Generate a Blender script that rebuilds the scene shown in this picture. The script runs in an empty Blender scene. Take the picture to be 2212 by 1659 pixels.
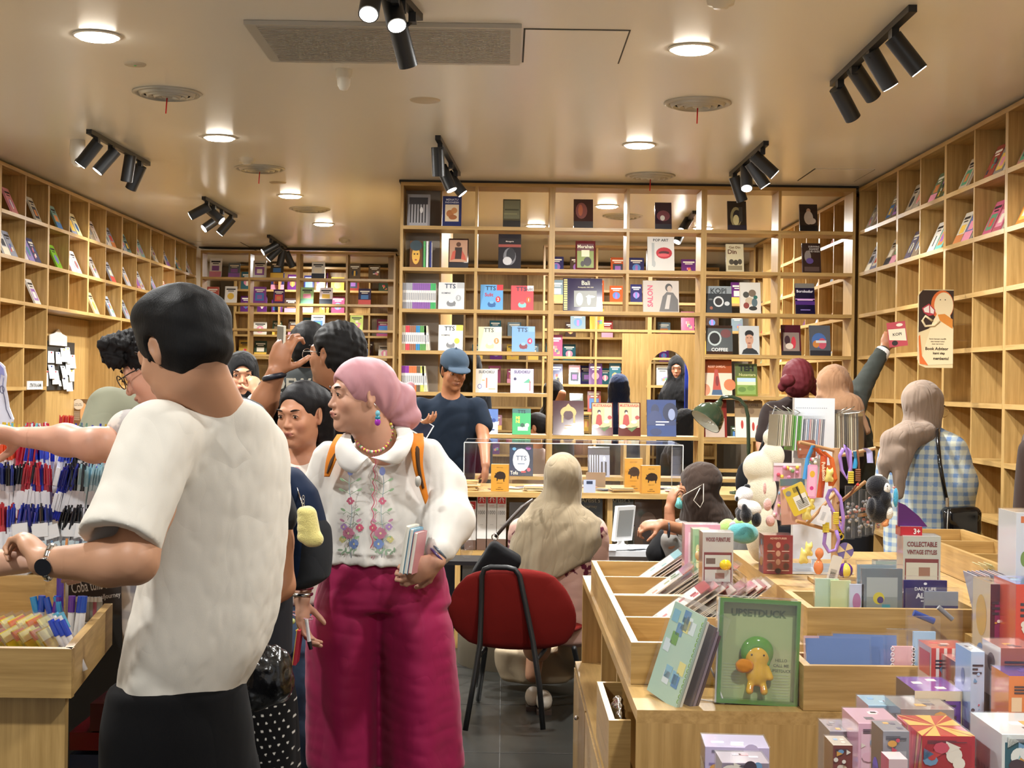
import bpy, math, random
import numpy as np
from mathutils import Vector, Matrix
random.seed(7)
SC = bpy.context.scene
COL = SC.collection
# ---------------------------------------------------------------- camera
FPX, CX, CY = 3100.0, 1106.0, 829.5
CAM = Vector((0, 0, 1.55))
_yaw, _pit, _rol = 16/3100.0, -3.5/3100.0, 0.0135
_F = Vector((math.sin(_yaw)*math.cos(_pit), math.cos(_yaw)*math.cos(_pit), math.sin(_pit)))
_R0 = Vector((math.cos(_yaw), -math.sin(_yaw), 0)); _U0 = _R0.cross(_F)
_R = _R0*math.cos(_rol) + _U0*math.sin(_rol); _U = -_R0*math.sin(_rol) + _U0*math.cos(_rol)
cam_d = bpy.data.cameras.new('camera'); cam = bpy.data.objects.new('camera', cam_d); COL.objects.link(cam)
cam.matrix_world = Matrix(((_R.x, _U.x, -_F.x, CAM.x), (_R.y, _U.y, -_F.y, CAM.y), (_R.z, _U.z, -_F.z, CAM.z), (0, 0, 0, 1)))
cam_d.sensor_width = 36; cam_d.lens = 36*FPX/2212.0; cam_d.clip_start = .05; cam_d.clip_end = 60
SC.camera = cam
SC.view_settings.view_transform = 'Standard'; SC.view_settings.look = 'None'
SC.view_settings.gamma = 1; SC.view_settings.use_curve_mapping = False
SC.view_settings.exposure = 0.78
SC.cycles.max_bounces = 5; SC.cycles.diffuse_bounces = 4; SC.cycles.glossy_bounces = 3; SC.cycles.transparent_max_bounces = 16
SC.cycles.use_adaptive_sampling = True; SC.cycles.adaptive_threshold = .055; SC.cycles.light_sampling_threshold = .02
SC.cycles.caustics_reflective = False; SC.cycles.caustics_refractive = False; SC.render.use_persistent_data = False
SC.cycles.sample_clamp_indirect = 6
# ---------------------------------------------------------------- light entering from the open shop front
W = bpy.data.worlds.new('world'); SC.world = W; W.use_nodes = True
W.node_tree.nodes['Background'].inputs[0].default_value = (.98, .98, 1.0, 1)
W.node_tree.nodes['Background'].inputs[1].default_value = 0.29

def ray(px, py): return _F + _R*((px-CX)/FPX) - _U*((py-CY)/FPX)
def P(px, py, Y):
    "point seen at pixel (px,py) at distance Y into the shop"
    d = ray(px, py); return CAM + d*(Y/d.y)
def Pz(px, py, z):
    d = ray(px, py); return CAM + d*((z-CAM.z)/d.z)
ZC = 3.15
# the shop's recessed ceiling downlights, plus added unseen lamps (position in metres) -------------
DOWN_PX = [(210,76),(1494,104),(474,296),(1381,312),(627,422),(699,483)]
DOWN = [Pz(x, y, ZC) for x, y in DOWN_PX]
DOWN_EXTRA = [(-1.9,1.6),(1.0,1.6),(-1.9,4.2),(1.0,4.2),(.9,12.9),(2.0,14.6),(.3,14.6),(1.2,18),(-2.6,19.2)]  # front four and last two: unseen fill lamps added without fittings
def add_light(name, kind, loc, power, color=(1,.995,.965), size=.2, rot=None, spot=None, blend=.6):
    l = bpy.data.lights.new(name, kind); l.energy = power; l.color = color
    if kind == 'AREA': l.shape = 'DISK'; l.size = size
    else: l.shadow_soft_size = size
    if spot: l.spot_size = spot; l.spot_blend = blend
    o = bpy.data.objects.new(name, l); COL.objects.link(o); o.location = loc
    if rot is not None: o.rotation_mode = 'QUATERNION'; o.rotation_quaternion = Vector(rot).to_track_quat('-Z', 'Y')
    return o
P_DOWN = 66.0
for p in DOWN: add_light('downlight_or_fill', 'AREA', p-Vector((0,0,.035)), P_DOWN, size=.19)
for x, y in DOWN_EXTRA: add_light('downlight_or_fill', 'AREA', (x, y, ZC-.03), P_DOWN*(.52 if y < 5 else .4 if y > 17 else 1), size=.19)

# ---------------------------------------------------------------- colour + materials
def lin(c):
    if isinstance(c, str):
        c = c.lstrip('#')
        c = ''.join(q*2 for q in c) if len(c) == 3 else c
        c = tuple(int(c[i:i+2], 16)/255 for i in (0, 2, 4))
    f = lambda v: v/12.92 if v <= .04045 else ((v+.055)/1.055)**2.4
    return (f(c[0]), f(c[1]), f(c[2]), 1.0)
MATS = {}
def new_mat(name, rough=.5, spec=.5, color=None, metal=0., attr=False, coat=0., emis=None, emis_s=0., sheen=0.):
    m = bpy.data.materials.new(name); m.use_nodes = True; nt = m.node_tree; b = nt.nodes['Principled BSDF']
    b.inputs['Roughness'].default_value = rough; b.inputs['Specular IOR Level'].default_value = spec
    b.inputs['Metallic'].default_value = metal; b.inputs['Coat Weight'].default_value = coat
    if sheen: b.inputs['Sheen Weight'].default_value = sheen
    if color is not None: b.inputs['Base Color'].default_value = lin(color)
    if attr:
        a = nt.nodes.new('ShaderNodeAttribute'); a.attribute_name = 'col'; nt.links.new(a.outputs['Color'], b.inputs['Base Color'])
    if emis: b.inputs['Emission Color'].default_value = lin(emis); b.inputs['Emission Strength'].default_value = emis_s
    MATS[name] = m; return m
def nd(nt, t, **k):
    n = nt.nodes.new(t)
    for a, v in k.items():
        if a in n.inputs: n.inputs[a].default_value = v
        else: setattr(n, a, v)
    return n
def add_bump(m, scale=60, strength=.3, dist=.002, stretch=(1,1,1), detail=3):
    nt = m.node_tree; b = nt.nodes['Principled BSDF']
    tc = nd(nt, 'ShaderNodeTexCoord'); mp = nd(nt, 'ShaderNodeMapping'); mp.inputs['Scale'].default_value = stretch
    n = nd(nt, 'ShaderNodeTexNoise'); n.inputs['Scale'].default_value = scale; n.inputs['Detail'].default_value = detail
    bp = nd(nt, 'ShaderNodeBump'); bp.inputs['Strength'].default_value = strength; bp.inputs['Distance'].default_value = dist
    nt.links.new(tc.outputs['Object'], mp.inputs[0]); nt.links.new(mp.outputs[0], n.inputs['Vector'])
    nt.links.new(n.outputs['Fac'], bp.inputs['Height']); nt.links.new(bp.outputs[0], b.inputs['Normal'])
    return m
def wood(name, stretch, c1='#c3986282'[:7], c2='#9d7343', rough=.38):
    m = new_mat(name, rough=rough); nt = m.node_tree; b = nt.nodes['Principled BSDF']
    tc = nd(nt, 'ShaderNodeTexCoord'); mp = nd(nt, 'ShaderNodeMapping'); mp.inputs['Scale'].default_value = stretch
    n = nd(nt, 'ShaderNodeTexNoise'); n.inputs['Scale'].default_value = 1; n.inputs['Detail'].default_value = 5; n.inputs['Roughness'].default_value = .6
    n.inputs['Distortion'].default_value = .3
    cr = nd(nt, 'ShaderNodeValToRGB'); cr.color_ramp.elements[0].position = .3; cr.color_ramp.elements[1].position = .72
    cr.color_ramp.elements[0].color = lin(c2); cr.color_ramp.elements[1].color = lin(c1)
    nt.links.new(tc.outputs['Object'], mp.inputs[0]); nt.links.new(mp.outputs[0], n.inputs['Vector'])
    nt.links.new(n.outputs['Fac'], cr.inputs[0]); nt.links.new(cr.outputs[0], b.inputs['Base Color'])
    return m
WC1, WC2 = '#c8a468', '#a17f48'
wood('wood_x', (3, 40, 60), WC1, WC2); wood('wood_y', (40, 3, 60), WC1, WC2); wood('wood_z', (50, 50, 2.5), WC1, WC2)
new_mat('print', rough=.45, attr=True); new_mat('gloss', rough=.12, attr=True, coat=.4); new_mat('matte', rough=.85, attr=True, spec=.25)
new_mat('black_metal', rough=.42, color='#17181a'); new_mat('chrome', rough=.2, color='#c9c7c2', metal=1)
new_mat('brushed', rough=.45, color='#bdbab2', metal=.45)
new_mat('white_plastic', rough=.3, color='#e4e2dd')
new_mat('lamp_on', rough=.5, color='#ffffff', emis='#fff3df', emis_s=34)
new_mat('spot_on', rough=.5, color='#ffffff', emis='#fff6e8', emis_s=20)
new_mat('ceiling_paint', rough=.27, color='#ece9e2', spec=.5)
new_mat('wall_paint', rough=.6, color='#c9bba4')
new_mat('floor_tile', rough=.3, color='#2d2d2a')
new_mat('dark_void', rough=.7, color='#3a3733')
def clear_mat(name, fac=.12, tint=(1,1,1), rough=.05, haze=0.):
    "thin clear plastic or glass sheet: mostly passes light, some gloss on top"
    m = bpy.data.materials.new(name); m.use_nodes = True; nt = m.node_tree; nt.nodes.clear()
    o = nd(nt, 'ShaderNodeOutputMaterial'); t = nd(nt, 'ShaderNodeBsdfTransparent'); t.inputs[0].default_value = (*tint, 1)
    g = nd(nt, 'ShaderNodeBsdfGlossy'); g.inputs['Roughness'].default_value = rough
    fr = nd(nt, 'ShaderNodeFresnel'); fr.inputs[0].default_value = 1.45
    ma = nd(nt, 'ShaderNodeMath', operation='MULTIPLY_ADD'); ma.inputs[1].default_value = 1.0; ma.inputs[2].default_value = fac
    mx = nd(nt, 'ShaderNodeMixShader')
    ge = nd(nt, 'ShaderNodeNewGeometry'); inv = nd(nt, 'ShaderNodeMath', operation='SUBTRACT'); inv.inputs[0].default_value = 1.0; mu = nd(nt, 'ShaderNodeMath', operation='MULTIPLY')
    nt.links.new(ge.outputs['Backfacing'], inv.inputs[1]); nt.links.new(fr.outputs[0], ma.inputs[0]); nt.links.new(ma.outputs[0], mu.inputs[0]); nt.links.new(inv.outputs[0], mu.inputs[1]); nt.links.new(mu.outputs[0], mx.inputs[0])
    nt.links.new(t.outputs[0], mx.inputs[1]); nt.links.new(g.outputs[0], mx.inputs[2])
    last = mx
    if haze:
        df = nd(nt, 'ShaderNodeBsdfDiffuse'); df.inputs[0].default_value = (.9,.9,.9,1); m2 = nd(nt, 'ShaderNodeMixShader'); m2.inputs[0].default_value = haze
        nt.links.new(mx.outputs[0], m2.inputs[1]); nt.links.new(df.outputs[0], m2.inputs[2]); last = m2
    nt.links.new(last.outputs[0], o.inputs[0]); MATS[name] = m; return m
clear_mat('glass', .0); clear_mat('acrylic', .03); clear_mat('film', .015, rough=.16, haze=.02)
add_bump(MATS['floor_tile'], 8, .1)

# ---------------------------------------------------------------- objects
def tag(o, label=None, cat=None, group=None, kind=None):
    if label: o['label'] = label
    if cat: o['category'] = cat
    if group: o['group'] = group
    if kind: o['kind'] = kind
    return o
def thing(name, loc=(0,0,0), label=None, cat=None, group=None, rz=0):
    o = bpy.data.objects.new(name, None); COL.objects.link(o); o.location = loc; o.rotation_euler = (0,0,rz); o.empty_display_size = .05
    return tag(o, label, cat, group)
def copy_tree(o, parent=None):
    c = o.copy(); COL.objects.link(c)
    if parent: c.parent = parent; c.matrix_parent_inverse = o.matrix_parent_inverse.copy()
    for ch in [x for x in COL.objects if x.parent == o]: copy_tree(ch, c)
    return c
_text_cache = {}
def text_geo(s, bold=0.0):
    k = (s, bold)
    if k in _text_cache: return _text_cache[k]
    cu = bpy.data.curves.new('t', 'FONT'); cu.body = s; cu.resolution_u = 2; cu.align_x = 'CENTER'; cu.align_y = 'CENTER'; cu.offset = bold
    ob = bpy.data.objects.new('t', cu); COL.objects.link(ob)
    dg = bpy.context.evaluated_depsgraph_get(); me = bpy.data.meshes.new_from_object(ob.evaluated_get(dg))
    v = [tuple(x.co) for x in me.vertices]; f = [tuple(p.vertices) for p in me.polygons]
    bpy.data.objects.remove(ob); bpy.data.curves.remove(cu); bpy.data.meshes.remove(me)
    if v:
        x0 = min(a[0] for a in v); x1 = max(a[0] for a in v); y0 = min(a[1] for a in v); y1 = max(a[1] for a in v)
        v = [(a[0]-(x0+x1)/2, a[1]-(y0+y1)/2) for a in v]; w, h = x1-x0, y1-y0
    else: w = h = 1
    _text_cache[k] = (v, f, w, h); return _text_cache[k]
class MB:
    def __init__(s): s.v = []; s.f = []; s.c = []; s.m = []; s.sm = []; s.mats = []
    def mi(s, mat):
        if mat not in s.mats: s.mats.append(mat)
        return s.mats.index(mat)
    def add(s, vs, fs, col='#ffffff', mat='print', smooth=False, M=None):
        b = len(s.v); c = lin(col) if not (isinstance(col, tuple) and len(col) == 4) else col; i = s.mi(mat)
        s.v += [tuple(M @ Vector(v)) for v in vs] if M is not None else [tuple(v) for v in vs]
        for f in fs: s.f.append([b+k for k in f]); s.c.append(c); s.m.append(i); s.sm.append(smooth)
        return s
    def box(s, a, b, col='#ffffff', mat='print', M=None, top=None, front=None, left=None):
        (x0,y0,z0),(x1,y1,z1) = a, b
        vs = [(x0,y0,z0),(x1,y0,z0),(x1,y1,z0),(x0,y1,z0),(x0,y0,z1),(x1,y0,z1),(x1,y1,z1),(x0,y1,z1)]
        F = [([0,3,2,1],None),([4,5,6,7],top),([0,1,5,4],front),([1,2,6,5],None),([2,3,7,6],None),([3,0,4,7],left)]
        for f, c in F: s.add([vs[k] for k in f], [[0,1,2,3]], c or col, mat, False, M)
        return s
    def poly(s, pts, col='#fff', mat='print', M=None): return s.add(pts, [list(range(len(pts)))], col, mat, False, M)
    def prism(s, pts, y0, y1, col='#ffffff', mat='print', M=None, axes='xz', side=None):
        "outline pts given in the plane named by axes, extruded along the third axis"
        n = len(pts)
        def mk(p, d): return {'xz': (p[0], d, p[1]), 'xy': (p[0], p[1], d), 'yz': (d, p[0], p[1])}[axes]
        vs = [mk(p, y0) for p in pts] + [mk(p, y1) for p in pts]
        s.add(vs, [list(range(n)), list(range(2*n-1, n-1, -1))], col, mat, False, M)
        s.add(vs, [[i, i+n, (i+1) % n + n, (i+1) % n] for i in range(n)], side or col, mat, False, M); return s
    def cyl(s, p0, p1, r0, r1=None, n=16, col='#ffffff', mat='print', M=None, caps=True, smooth=True, capcol=None, capmat=None):
        r1 = r0 if r1 is None else r1; p0, p1 = Vector(p0), Vector(p1); d = (p1-p0).normalized()
        a = d.orthogonal().normalized(); b = d.cross(a)
        vs = [p0+(a*math.cos(t)+b*math.sin(t))*r0 for t in [2*math.pi*i/n for i in range(n)]] + [p1+(a*math.cos(t)+b*math.sin(t))*r1 for t in [2*math.pi*i/n for i in range(n)]]
        s.add(vs, [[i, (i+1) % n, (i+1) % n+n, i+n] for i in range(n)], col, mat, smooth, M)
        if caps:
            s.add(vs[:n], [list(range(n-1, -1, -1))], col, mat, False, M); s.add(vs[n:], [list(range(n))], capcol or col, capmat or mat, False, M)
        return s
    def tube(s, pts, r, n=8, col='#ffffff', mat='print', M=None, closed=False):
        pts = [Vector(p) for p in pts]; N = len(pts); rs = r if isinstance(r, (list, tuple)) else [r]*N; vs = []; up = None
        for i, p in enumerate(pts):
            if closed: d = (pts[(i+1) % N]-pts[i-1]).normalized()
            else: d = (pts[min(i+1, N-1)]-pts[max(i-1, 0)]).normalized()
            if up is None: up = d.orthogonal().normalized()
            up = (up-d*up.dot(d)).normalized(); b = d.cross(up)
            vs += [p+(up*math.cos(t)+b*math.sin(t))*rs[i] for t in [2*math.pi*k/n for k in range(n)]]
        R = N if closed else N-1
        fs = [[i*n+k, i*n+(k+1) % n, ((i+1) % N)*n+(k+1) % n, ((i+1) % N)*n+k] for i in range(R) for k in range(n)]
        if not closed: fs += [list(range(n-1, -1, -1)), [(N-1)*n+k for k in range(n)]]
        return s.add(vs, fs, col, mat, True, M)
    def sph(s, c, r, n=16, m=10, col='#ffffff', mat='print', M=None, colf=None):
        c = Vector(c); r = Vector(r) if not isinstance(r, (int, float)) else Vector((r, r, r)); vs = []; fs = []
        for j in range(m+1):
            ph = math.pi*j/m
            for i in range(n):
                th = 2*math.pi*i/n; vs.append((c.x+r.x*math.sin(ph)*math.cos(th), c.y+r.y*math.sin(ph)*math.sin(th), c.z+r.z*math.cos(ph)))
        for j in range(m):
            for i in range(n):
                q = [j*n+i, (j+1)*n+i, (j+1)*n+(i+1) % n, j*n+(i+1) % n]
                if colf: s.add([vs[k] for k in q], [[0,1,2,3]], colf(i, j), mat, True, M)
                else: fs.append(q)
        if fs: s.add(vs, fs, col, mat, True, M)
        return s
    def lathe(s, prof, n=24, col='#ffffff', mat='print', M=None, c=(0,0,0)):
        vs = [(c[0]+r*math.cos(2*math.pi*i/n), c[1]+r*math.sin(2*math.pi*i/n), c[2]+z) for r, z in prof for i in range(n)]
        fs = [[j*n+i, j*n+(i+1) % n, (j+1)*n+(i+1) % n, (j+1)*n+i] for j in range(len(prof)-1) for i in range(n)]
        return s.add(vs, fs, col, mat, True, M)
    def text(s, t, cx, cz, h, col='#000000', M=None, y=0., w=None, bold=0., rot=0., mat='print'):
        "lettering in the xz plane facing -y, centred; h is the height of the block, w caps its width"
        v, f, tw, th = text_geo(t, bold)
        if not v: return s
        k = h/th; kx = k if w is None else min(k, w/tw); ca, sa = math.cos(rot), math.sin(rot)
        return s.add([(cx+ca*a*kx-sa*b*k, y, cz+sa*a*kx+ca*b*k) for a, b in v], f, col, mat, False, M)
    def build(s, name, parent=None, loc=None, rot=None, data_only=False):
        me = bpy.data.meshes.new(name); me.from_pydata(s.v, [], s.f)
        for m in s.mats: me.materials.append(MATS[m])
        me.polygons.foreach_set('material_index', s.m); me.polygons.foreach_set('use_smooth', s.sm)
        at = me.color_attributes.new('col', 'FLOAT_COLOR', 'CORNER')
        cols = np.repeat(np.array(s.c, dtype=np.float32), [len(f) for f in s.f], axis=0)
        at.data.foreach_set('color', cols.ravel()); me.update()
        if data_only: return me
        o = bpy.data.objects.new(name, me); COL.objects.link(o)
        if parent: o.parent = parent
        if loc is not None: o.location = loc
        if rot is not None: o.rotation_euler = rot
        return o
def bevel(o, w=.003, seg=2):
    m = o.modifiers.new('b', 'BEVEL'); m.width = w; m.segments = seg; m.limit_method = 'ANGLE'; m.angle_limit = .6; return o
def struct(mb, name, **k):
    o = mb.build(name, **k); o['kind'] = 'structure'; return o
ORD = 'first second third fourth fifth sixth seventh eighth ninth tenth eleventh twelfth thirteenth fourteenth fifteenth sixteenth'.split()
def cname(h):
    "plain colour word for a hex colour"
    h = h.lstrip('#'); h = ''.join(q*2 for q in h) if len(h) == 3 else h; r, g, b = [int(h[i:i+2], 16) for i in (0, 2, 4)]; mx, mn = max(r, g, b), min(r, g, b)
    if mx-mn < 26: return 'white' if mx > 205 else 'light grey' if mx > 150 else 'grey' if mx > 80 else 'black'
    import colorsys; hh, ss, vv = colorsys.rgb_to_hsv(r/255, g/255, b/255); hh *= 360
    if ss < .22 and vv > .78: return 'cream' if 20 < hh < 80 else 'pale blue' if 170 < hh < 270 else 'pale pink' if hh > 300 or hh < 20 else 'pale green'
    if hh < 14 or hh > 345: return 'dark red' if vv < .55 else 'pink' if ss < .5 else 'red'
    if hh < 42: return 'brown' if vv < .65 else 'tan' if ss < .55 else 'orange'
    if hh < 68: return 'olive' if vv < .6 else 'yellow'
    if hh < 165: return 'dark green' if vv < .45 else 'green'
    if hh < 200: return 'teal'
    if hh < 255: return 'navy blue' if vv < .45 else 'blue'
    if hh < 300: return 'purple'
    return 'pink' if vv > .6 else 'maroon'
# ================================================================= room
XL,XR,YP =-3.73,2.80,11.4
YEND =20.6
m =MB();m.box((XL-.5,-1.5,-.06),(XR+.5,YEND,0),mat='floor_tile');fl =struct(m,'floor')
m =MB()
for y in np.arange(-1.2,YEND,.9):m.box((XL,y-.002,0),(XR,y+.002,.0012),mat='dark_void')
for x in np.arange(-3.6,XR,.9):m.box((x-.002,-1.5,0),(x+.002,YEND,.0012),mat='dark_void')
struct(m,'trim_1')
m =MB();m.box((XL-.5,-1.5,ZC),(XR+.5,YEND,ZC+.1),mat='ceiling_paint');struct(m,'ceiling')
m =MB();m.box((XR+.36,-1.5,0),(XR+.46,YEND,ZC),mat='wall_paint');struct(m,'wall_right')
m =MB();m.box((XL-.46,-1.5,0),(XL-.36,YEND,ZC),mat='wall_paint');struct(m,'wall_left')
m =MB();m.box((XL-.46,YEND,0),(XR+.46,YEND+.1,ZC),mat='wall_paint');struct(m,'wall_back')
m =MB();m.box((-.86,YP+.02,3.132),(XR,YP+.2,ZC),mat='dark_void');m.box((XL,17.42,3.132),(-1.33,17.6,ZC),mat='dark_void')  # dark strips colour in the shade of the gap above the bookcases
struct(m,'gap_shade_strip')
# ---------------------------------------------------------------- bookcases
ROWS =[3.13,2.785,2.455,2.125,1.795,1.465,1.135,.805,.475,.08]
T =.028
def bookcase(M,ncol,cw,rows,depth,label,group,back=False,low=0.0,drop=(),gx=('wood_x','wood_z')):
    """local frame: x along the front, y into the depth, front at y=0, origin at floor, left corner; M puts it in the shop"""
    root =thing('bookcase',label=label,cat='bookcase',group=group);root.matrix_world =M
    w =ncol*cw;top =rows[0]
    def part(nm,a,b,mat):
        mb =MB().box(a,b,mat=mat);o =mb.build(nm,root);o.matrix_parent_inverse =Matrix();return o
    part('side_panel',(0,0,low),(T*.8,depth,top),gx[1]);part('side_panel',(w-T*.8,0,low),(w,depth,top),gx[1])
    part('top_panel',(0,-.003,top-T),(w,depth,top),gx[0])
    for i in range(1,ncol):
        part('divider',(i*cw-T*.4,.002,rows[3] if drop else low),(i*cw+T*.4,depth,top-T),gx[1])
        if drop:part('divider',(i*cw-T*.4,.002,low),(i*cw+T*.4,depth,rows[6]-T),gx[1])
    for j,z in enumerate(rows[1:]):
        if j+1 in drop:continue
        part('shelf',(T*.8,-.001,z-T),(w-T*.8,depth-.002,z),gx[0])
    if back:part('back_panel',(0,depth-.012,low),(w,depth,top),gx[1])
    return root
def M_front(x,y):return Matrix.Translation((x,y,0))
def M_right(y):return Matrix.Translation((XR,y,0)) @ Matrix.Rotation(-math.pi/2,4,'Z')      # front faces -X, local x runs towards -Y
def M_left(y):return Matrix.Translation((XL,y,0)) @ Matrix.Rotation(math.pi/2,4,'Z')        # front faces +X, local x runs towards +Y
CW =3.62/6
PX0 =-.845
for i,nm in enumerate(['left','middle','right']):
    bookcase(M_front(PX0+i*2*CW,YP),2,CW,ROWS,.3,f'open-backed wooden bookcase, {nm} unit of the tall divider behind the counter','divider bookcases',drop=(4,5) if i == 1 else ())
CWS =.56
MR0 =11.4
for k in range(5):
    bookcase(M_right(MR0-k*2*CWS),2,CWS,ROWS,.35,f'oak bookcase on the right wall, {ORD[k]} unit out from the divider corner','right wall bookcases',back=True)
for k in range(4):
    bookcase(M_right(MR0+.32+(k+1)*2*CWS),2,CWS,ROWS,.35,f'oak right wall bookcase beyond the divider, {ORD[k]} unit behind it','right wall bookcases beyond the divider',back=True)
ML0 =11.17-1.12
for k in range(7):
    y =ML0+k*2*CWS-.02
    nich =k in (2,3)
    rows =ROWS[:4] if nich else ROWS
    nm =f'oak left wall bookcase, {ORD[k]} from the front' + (', above the notice board niche' if nich else '')
    y =11.17-.02 + (k-1)*2*CWS - .56
    bookcase(M_left(y),2,CWS,rows,.33,nm,'left wall bookcases',back=True,low=ROWS[3]-T if nich else 0)
YN0,YN1 =11.15+CWS,11.15+CWS+4*CWS
m =MB();m.box((XL-.33,YN0,0),(XL-.31,YN1,ROWS[3]-T-.004),mat='wood_z');struct(m,'wall_niche')
YB =17.4
ROWB =[3.10,2.78,2.47,2.16,1.85,1.54,1.23,.92,.6,.08]
bw =(2.36/4)
for i in range(2):
    bookcase(M_front(XL+.03+i*2*bw,YB),2,bw,ROWB,.28,f'open wooden bookcase across the back left bay, {"left" if i == 0 else "right"} unit','back bay bookcases')
bookcase(Matrix.Translation((-1.335,YB+.29,0)) @ Matrix.Rotation(math.radians(84),4,'Z'),2,.6,ROWB,.12,'narrow wooden bookcase turning away beside the back bay','back bay bookcases')
bookcase(M_front(XL,19.7),4,.62,ROWB,.3,'closed-back wooden bookcase far behind the back left bay','far bookcases',back=True)
bookcase(M_front(.42,16.1),2,.6,ROWB,.28,'open wooden bookcase far beyond the divider, left unit','far bookcases')
bookcase(M_front(1.62,16.1),2,.59,ROWB,.28,'open wooden bookcase far beyond the divider, right unit','far bookcases')
bookcase(M_front(-.55,18.9),4,.84,ROWB,.3,'wide closed-back bookcase at the far end of the shop','far bookcases',back=True)
m =MB();m.box((-.85,YP+.33,0),(-.53,14.2,ZC),mat='wood_z');m.box((-.84,YP+.315,0),(-.545,YP+.33,ZC),col='#857a6c');struct(m,'wall_pillar')
def arch_screen(name,y,x0,x1,ztop,ax0,ax1,zs,zap):
    mb =MB();xm =(ax0+ax1)/2;pts =[]
    for i in range(9):
        t =i/8;pts.append((ax0+(xm-ax0)*(1-math.cos(t*math.pi/2))**.9,zs+(zap-zs)*math.sin(t*math.pi/2)))
    L =[(x0,0),(ax0,0)] + pts + [(xm,ztop),(x0,ztop)]
    Rr =[(x1,0),(x1,ztop),(xm,ztop)] + [(2*xm-a,b) for a,b in reversed(pts)] + [(ax1,0)]
    mb.prism(L[:2]+pts+[(xm,ztop),(x0,ztop)],y,y+.05,mat='wood_z');mb.prism(Rr,y,y+.05,mat='wood_z')
    o =mb.build(name);return o
a0,a1 =P(1345,720,14.0),P(1503,720,14.0)
o =arch_screen('arched_screen',14.0,a0.x,a1.x,a0.z,P(1397,800,14).x,P(1502,800,14).x-.06,P(1397,812,14).z,P(1450,757,14).z)
tag(o,'oak screen with an arched opening seen through the middle of the divider','screen')
m =MB();q0,q1 =P(1481,760,14.6),P(1497,760,14.6);m.box((q0.x,14.6,0),(q1.x,14.65,1.98),col='#1a37a6');tag(m.build('blue_board'),'upright blue board behind the arched oak screen','board')
# ---------------------------------------------------------------- ceiling fittings
def downlight(p,i):
    r =thing('ceiling_downlight',p,f'round recessed downlight, {DOWNLAB[i]}','ceiling light','recessed downlights')
    MB().lathe([(.098,0),(.112,-.002),(.114,-.006),(.1,-.010),(.094,-.004)],32,'#f4efe6').build('trim_ring',r)
    MB().lathe([(0.001,-.022),(.06,-.022),(.085,-.018),(.096,-.004)],32,mat='lamp_on').build('diffuser',r)
DOWNLAB =['near the front left above the left bookcases','near the front right beside the steel grille','second from the front on the left','above the middle of the divider bookcase','third from the front on the left','smallest and farthest on the left']
for i,p in enumerate(DOWN):downlight(p,i)
for x,y in DOWN_EXTRA[4:7]:
    r =thing('ceiling_downlight',(x,y,ZC),f'round downlight beyond the divider, {y:.0f} metres into the shop' if 0 else {12.9:'round downlight just beyond the divider top',14.6:'round downlight far beyond the divider, ' + ('right' if x > 1 else 'left') + ' one'}[y],'ceiling light','recessed downlights')
    MB().lathe([(.098,0),(.112,-.002),(.114,-.006),(.1,-.010),(.094,-.004)],24,'#f4efe6').build('trim_ring',r)
    MB().lathe([(0.001,-.022),(.06,-.022),(.085,-.018),(.096,-.004)],24,mat='lamp_on').build('diffuser',r)
VENT =[((361,200),'near the front left',1),((1507,222),'above the right of the divider',1),((561,363),'second along the left row',1),((1405,379),'just in front of the divider top',1),((669,451),'farthest in the left row',0),((1345,466),'seen through the top of the divider',0)]
for (x,y),lab,rib in VENT:
    p =Pz(x,y,ZC);r =thing('air_vent',p,f'round steel ceiling air vent {lab}','air vent','round ceiling vents')
    MB().lathe([(.19,0),(.192,-.006),(.175,-.014),(.16,-.006)],40,mat='brushed').build('outer_ring',r)
    for k,rr in enumerate((.135,.098,.06)):
        MB().lathe([(rr+.024,-.004),(rr+.012,-.022-.004*k),(rr+.004,-.026-.004*k),(rr-.004,-.012)],36,mat='brushed').build('ring_blade',r)
    MB().lathe([(.03,-.026),(.018,-.03),(.001,-.03)],24,mat='brushed').build('centre_cap',r)
    MB().lathe([(.001,-.0012),(.165,-.001)],24,mat='dark_void').build('dark_throat',r)
    if rib:MB().add([(-.004,0,-.03),(.004,0,-.03),(.0,-.01,-.12),(-.007,-.01,-.12)],[[0,1,2,3]],'#b01c1c','matte').build('ribbon',r)['label'] ='red ribbon'
c =[Pz(525,41,ZC),Pz(1127,53,ZC),Pz(1120,133,ZC),Pz(575,126,ZC)]
x0,x1,y0,y1 =c[0].x,c[1].x,(c[0].y+c[1].y)/2,(c[2].y+c[3].y)/2
r =thing('ceiling_grille',((x0+x1)/2,(y0+y1)/2,ZC),'long steel slatted return air grille in the ceiling','air vent')
hx,hy =(x1-x0)/2,(y1-y0)/2
mb =MB()
for a,b in (((-hx,-hy),(hx,-hy+.04)),((-hx,hy-.04),(hx,hy)),((-hx,-hy+.04),(-hx+.05,hy-.04)),((hx-.05,-hy+.04),(hx,hy-.04))):mb.box((*a,-.02),(*b,-.001),mat='brushed')
mb.build('frame',r);mb =MB()
for i in range(26):
    y =-hy+.045+(2*hy-.09)*i/25;mb.box((-hx+.05,y-.008,-.022),(hx-.05,y+.006,-.014),mat='brushed')
mb.build('slats',r);MB().box((-hx+.04,-hy+.03,-.006),(hx-.04,hy-.03,-.002),mat='dark_void').build('dark_throat',r)
a,b =Pz(1132,66,ZC),Pz(1345,138,ZC)
def hatch(a,b,lab):
    mb =MB();mb.box((a.x,a.y,ZC-.003),(b.x,b.y,ZC),mat='dark_void');mb.box((a.x+.008,a.y+.008,ZC-.005),(b.x-.008,b.y-.008,ZC-.001),mat='ceiling_paint')
    tag(mb.build('access_hatch'),lab,'hatch','ceiling access hatches')
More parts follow.
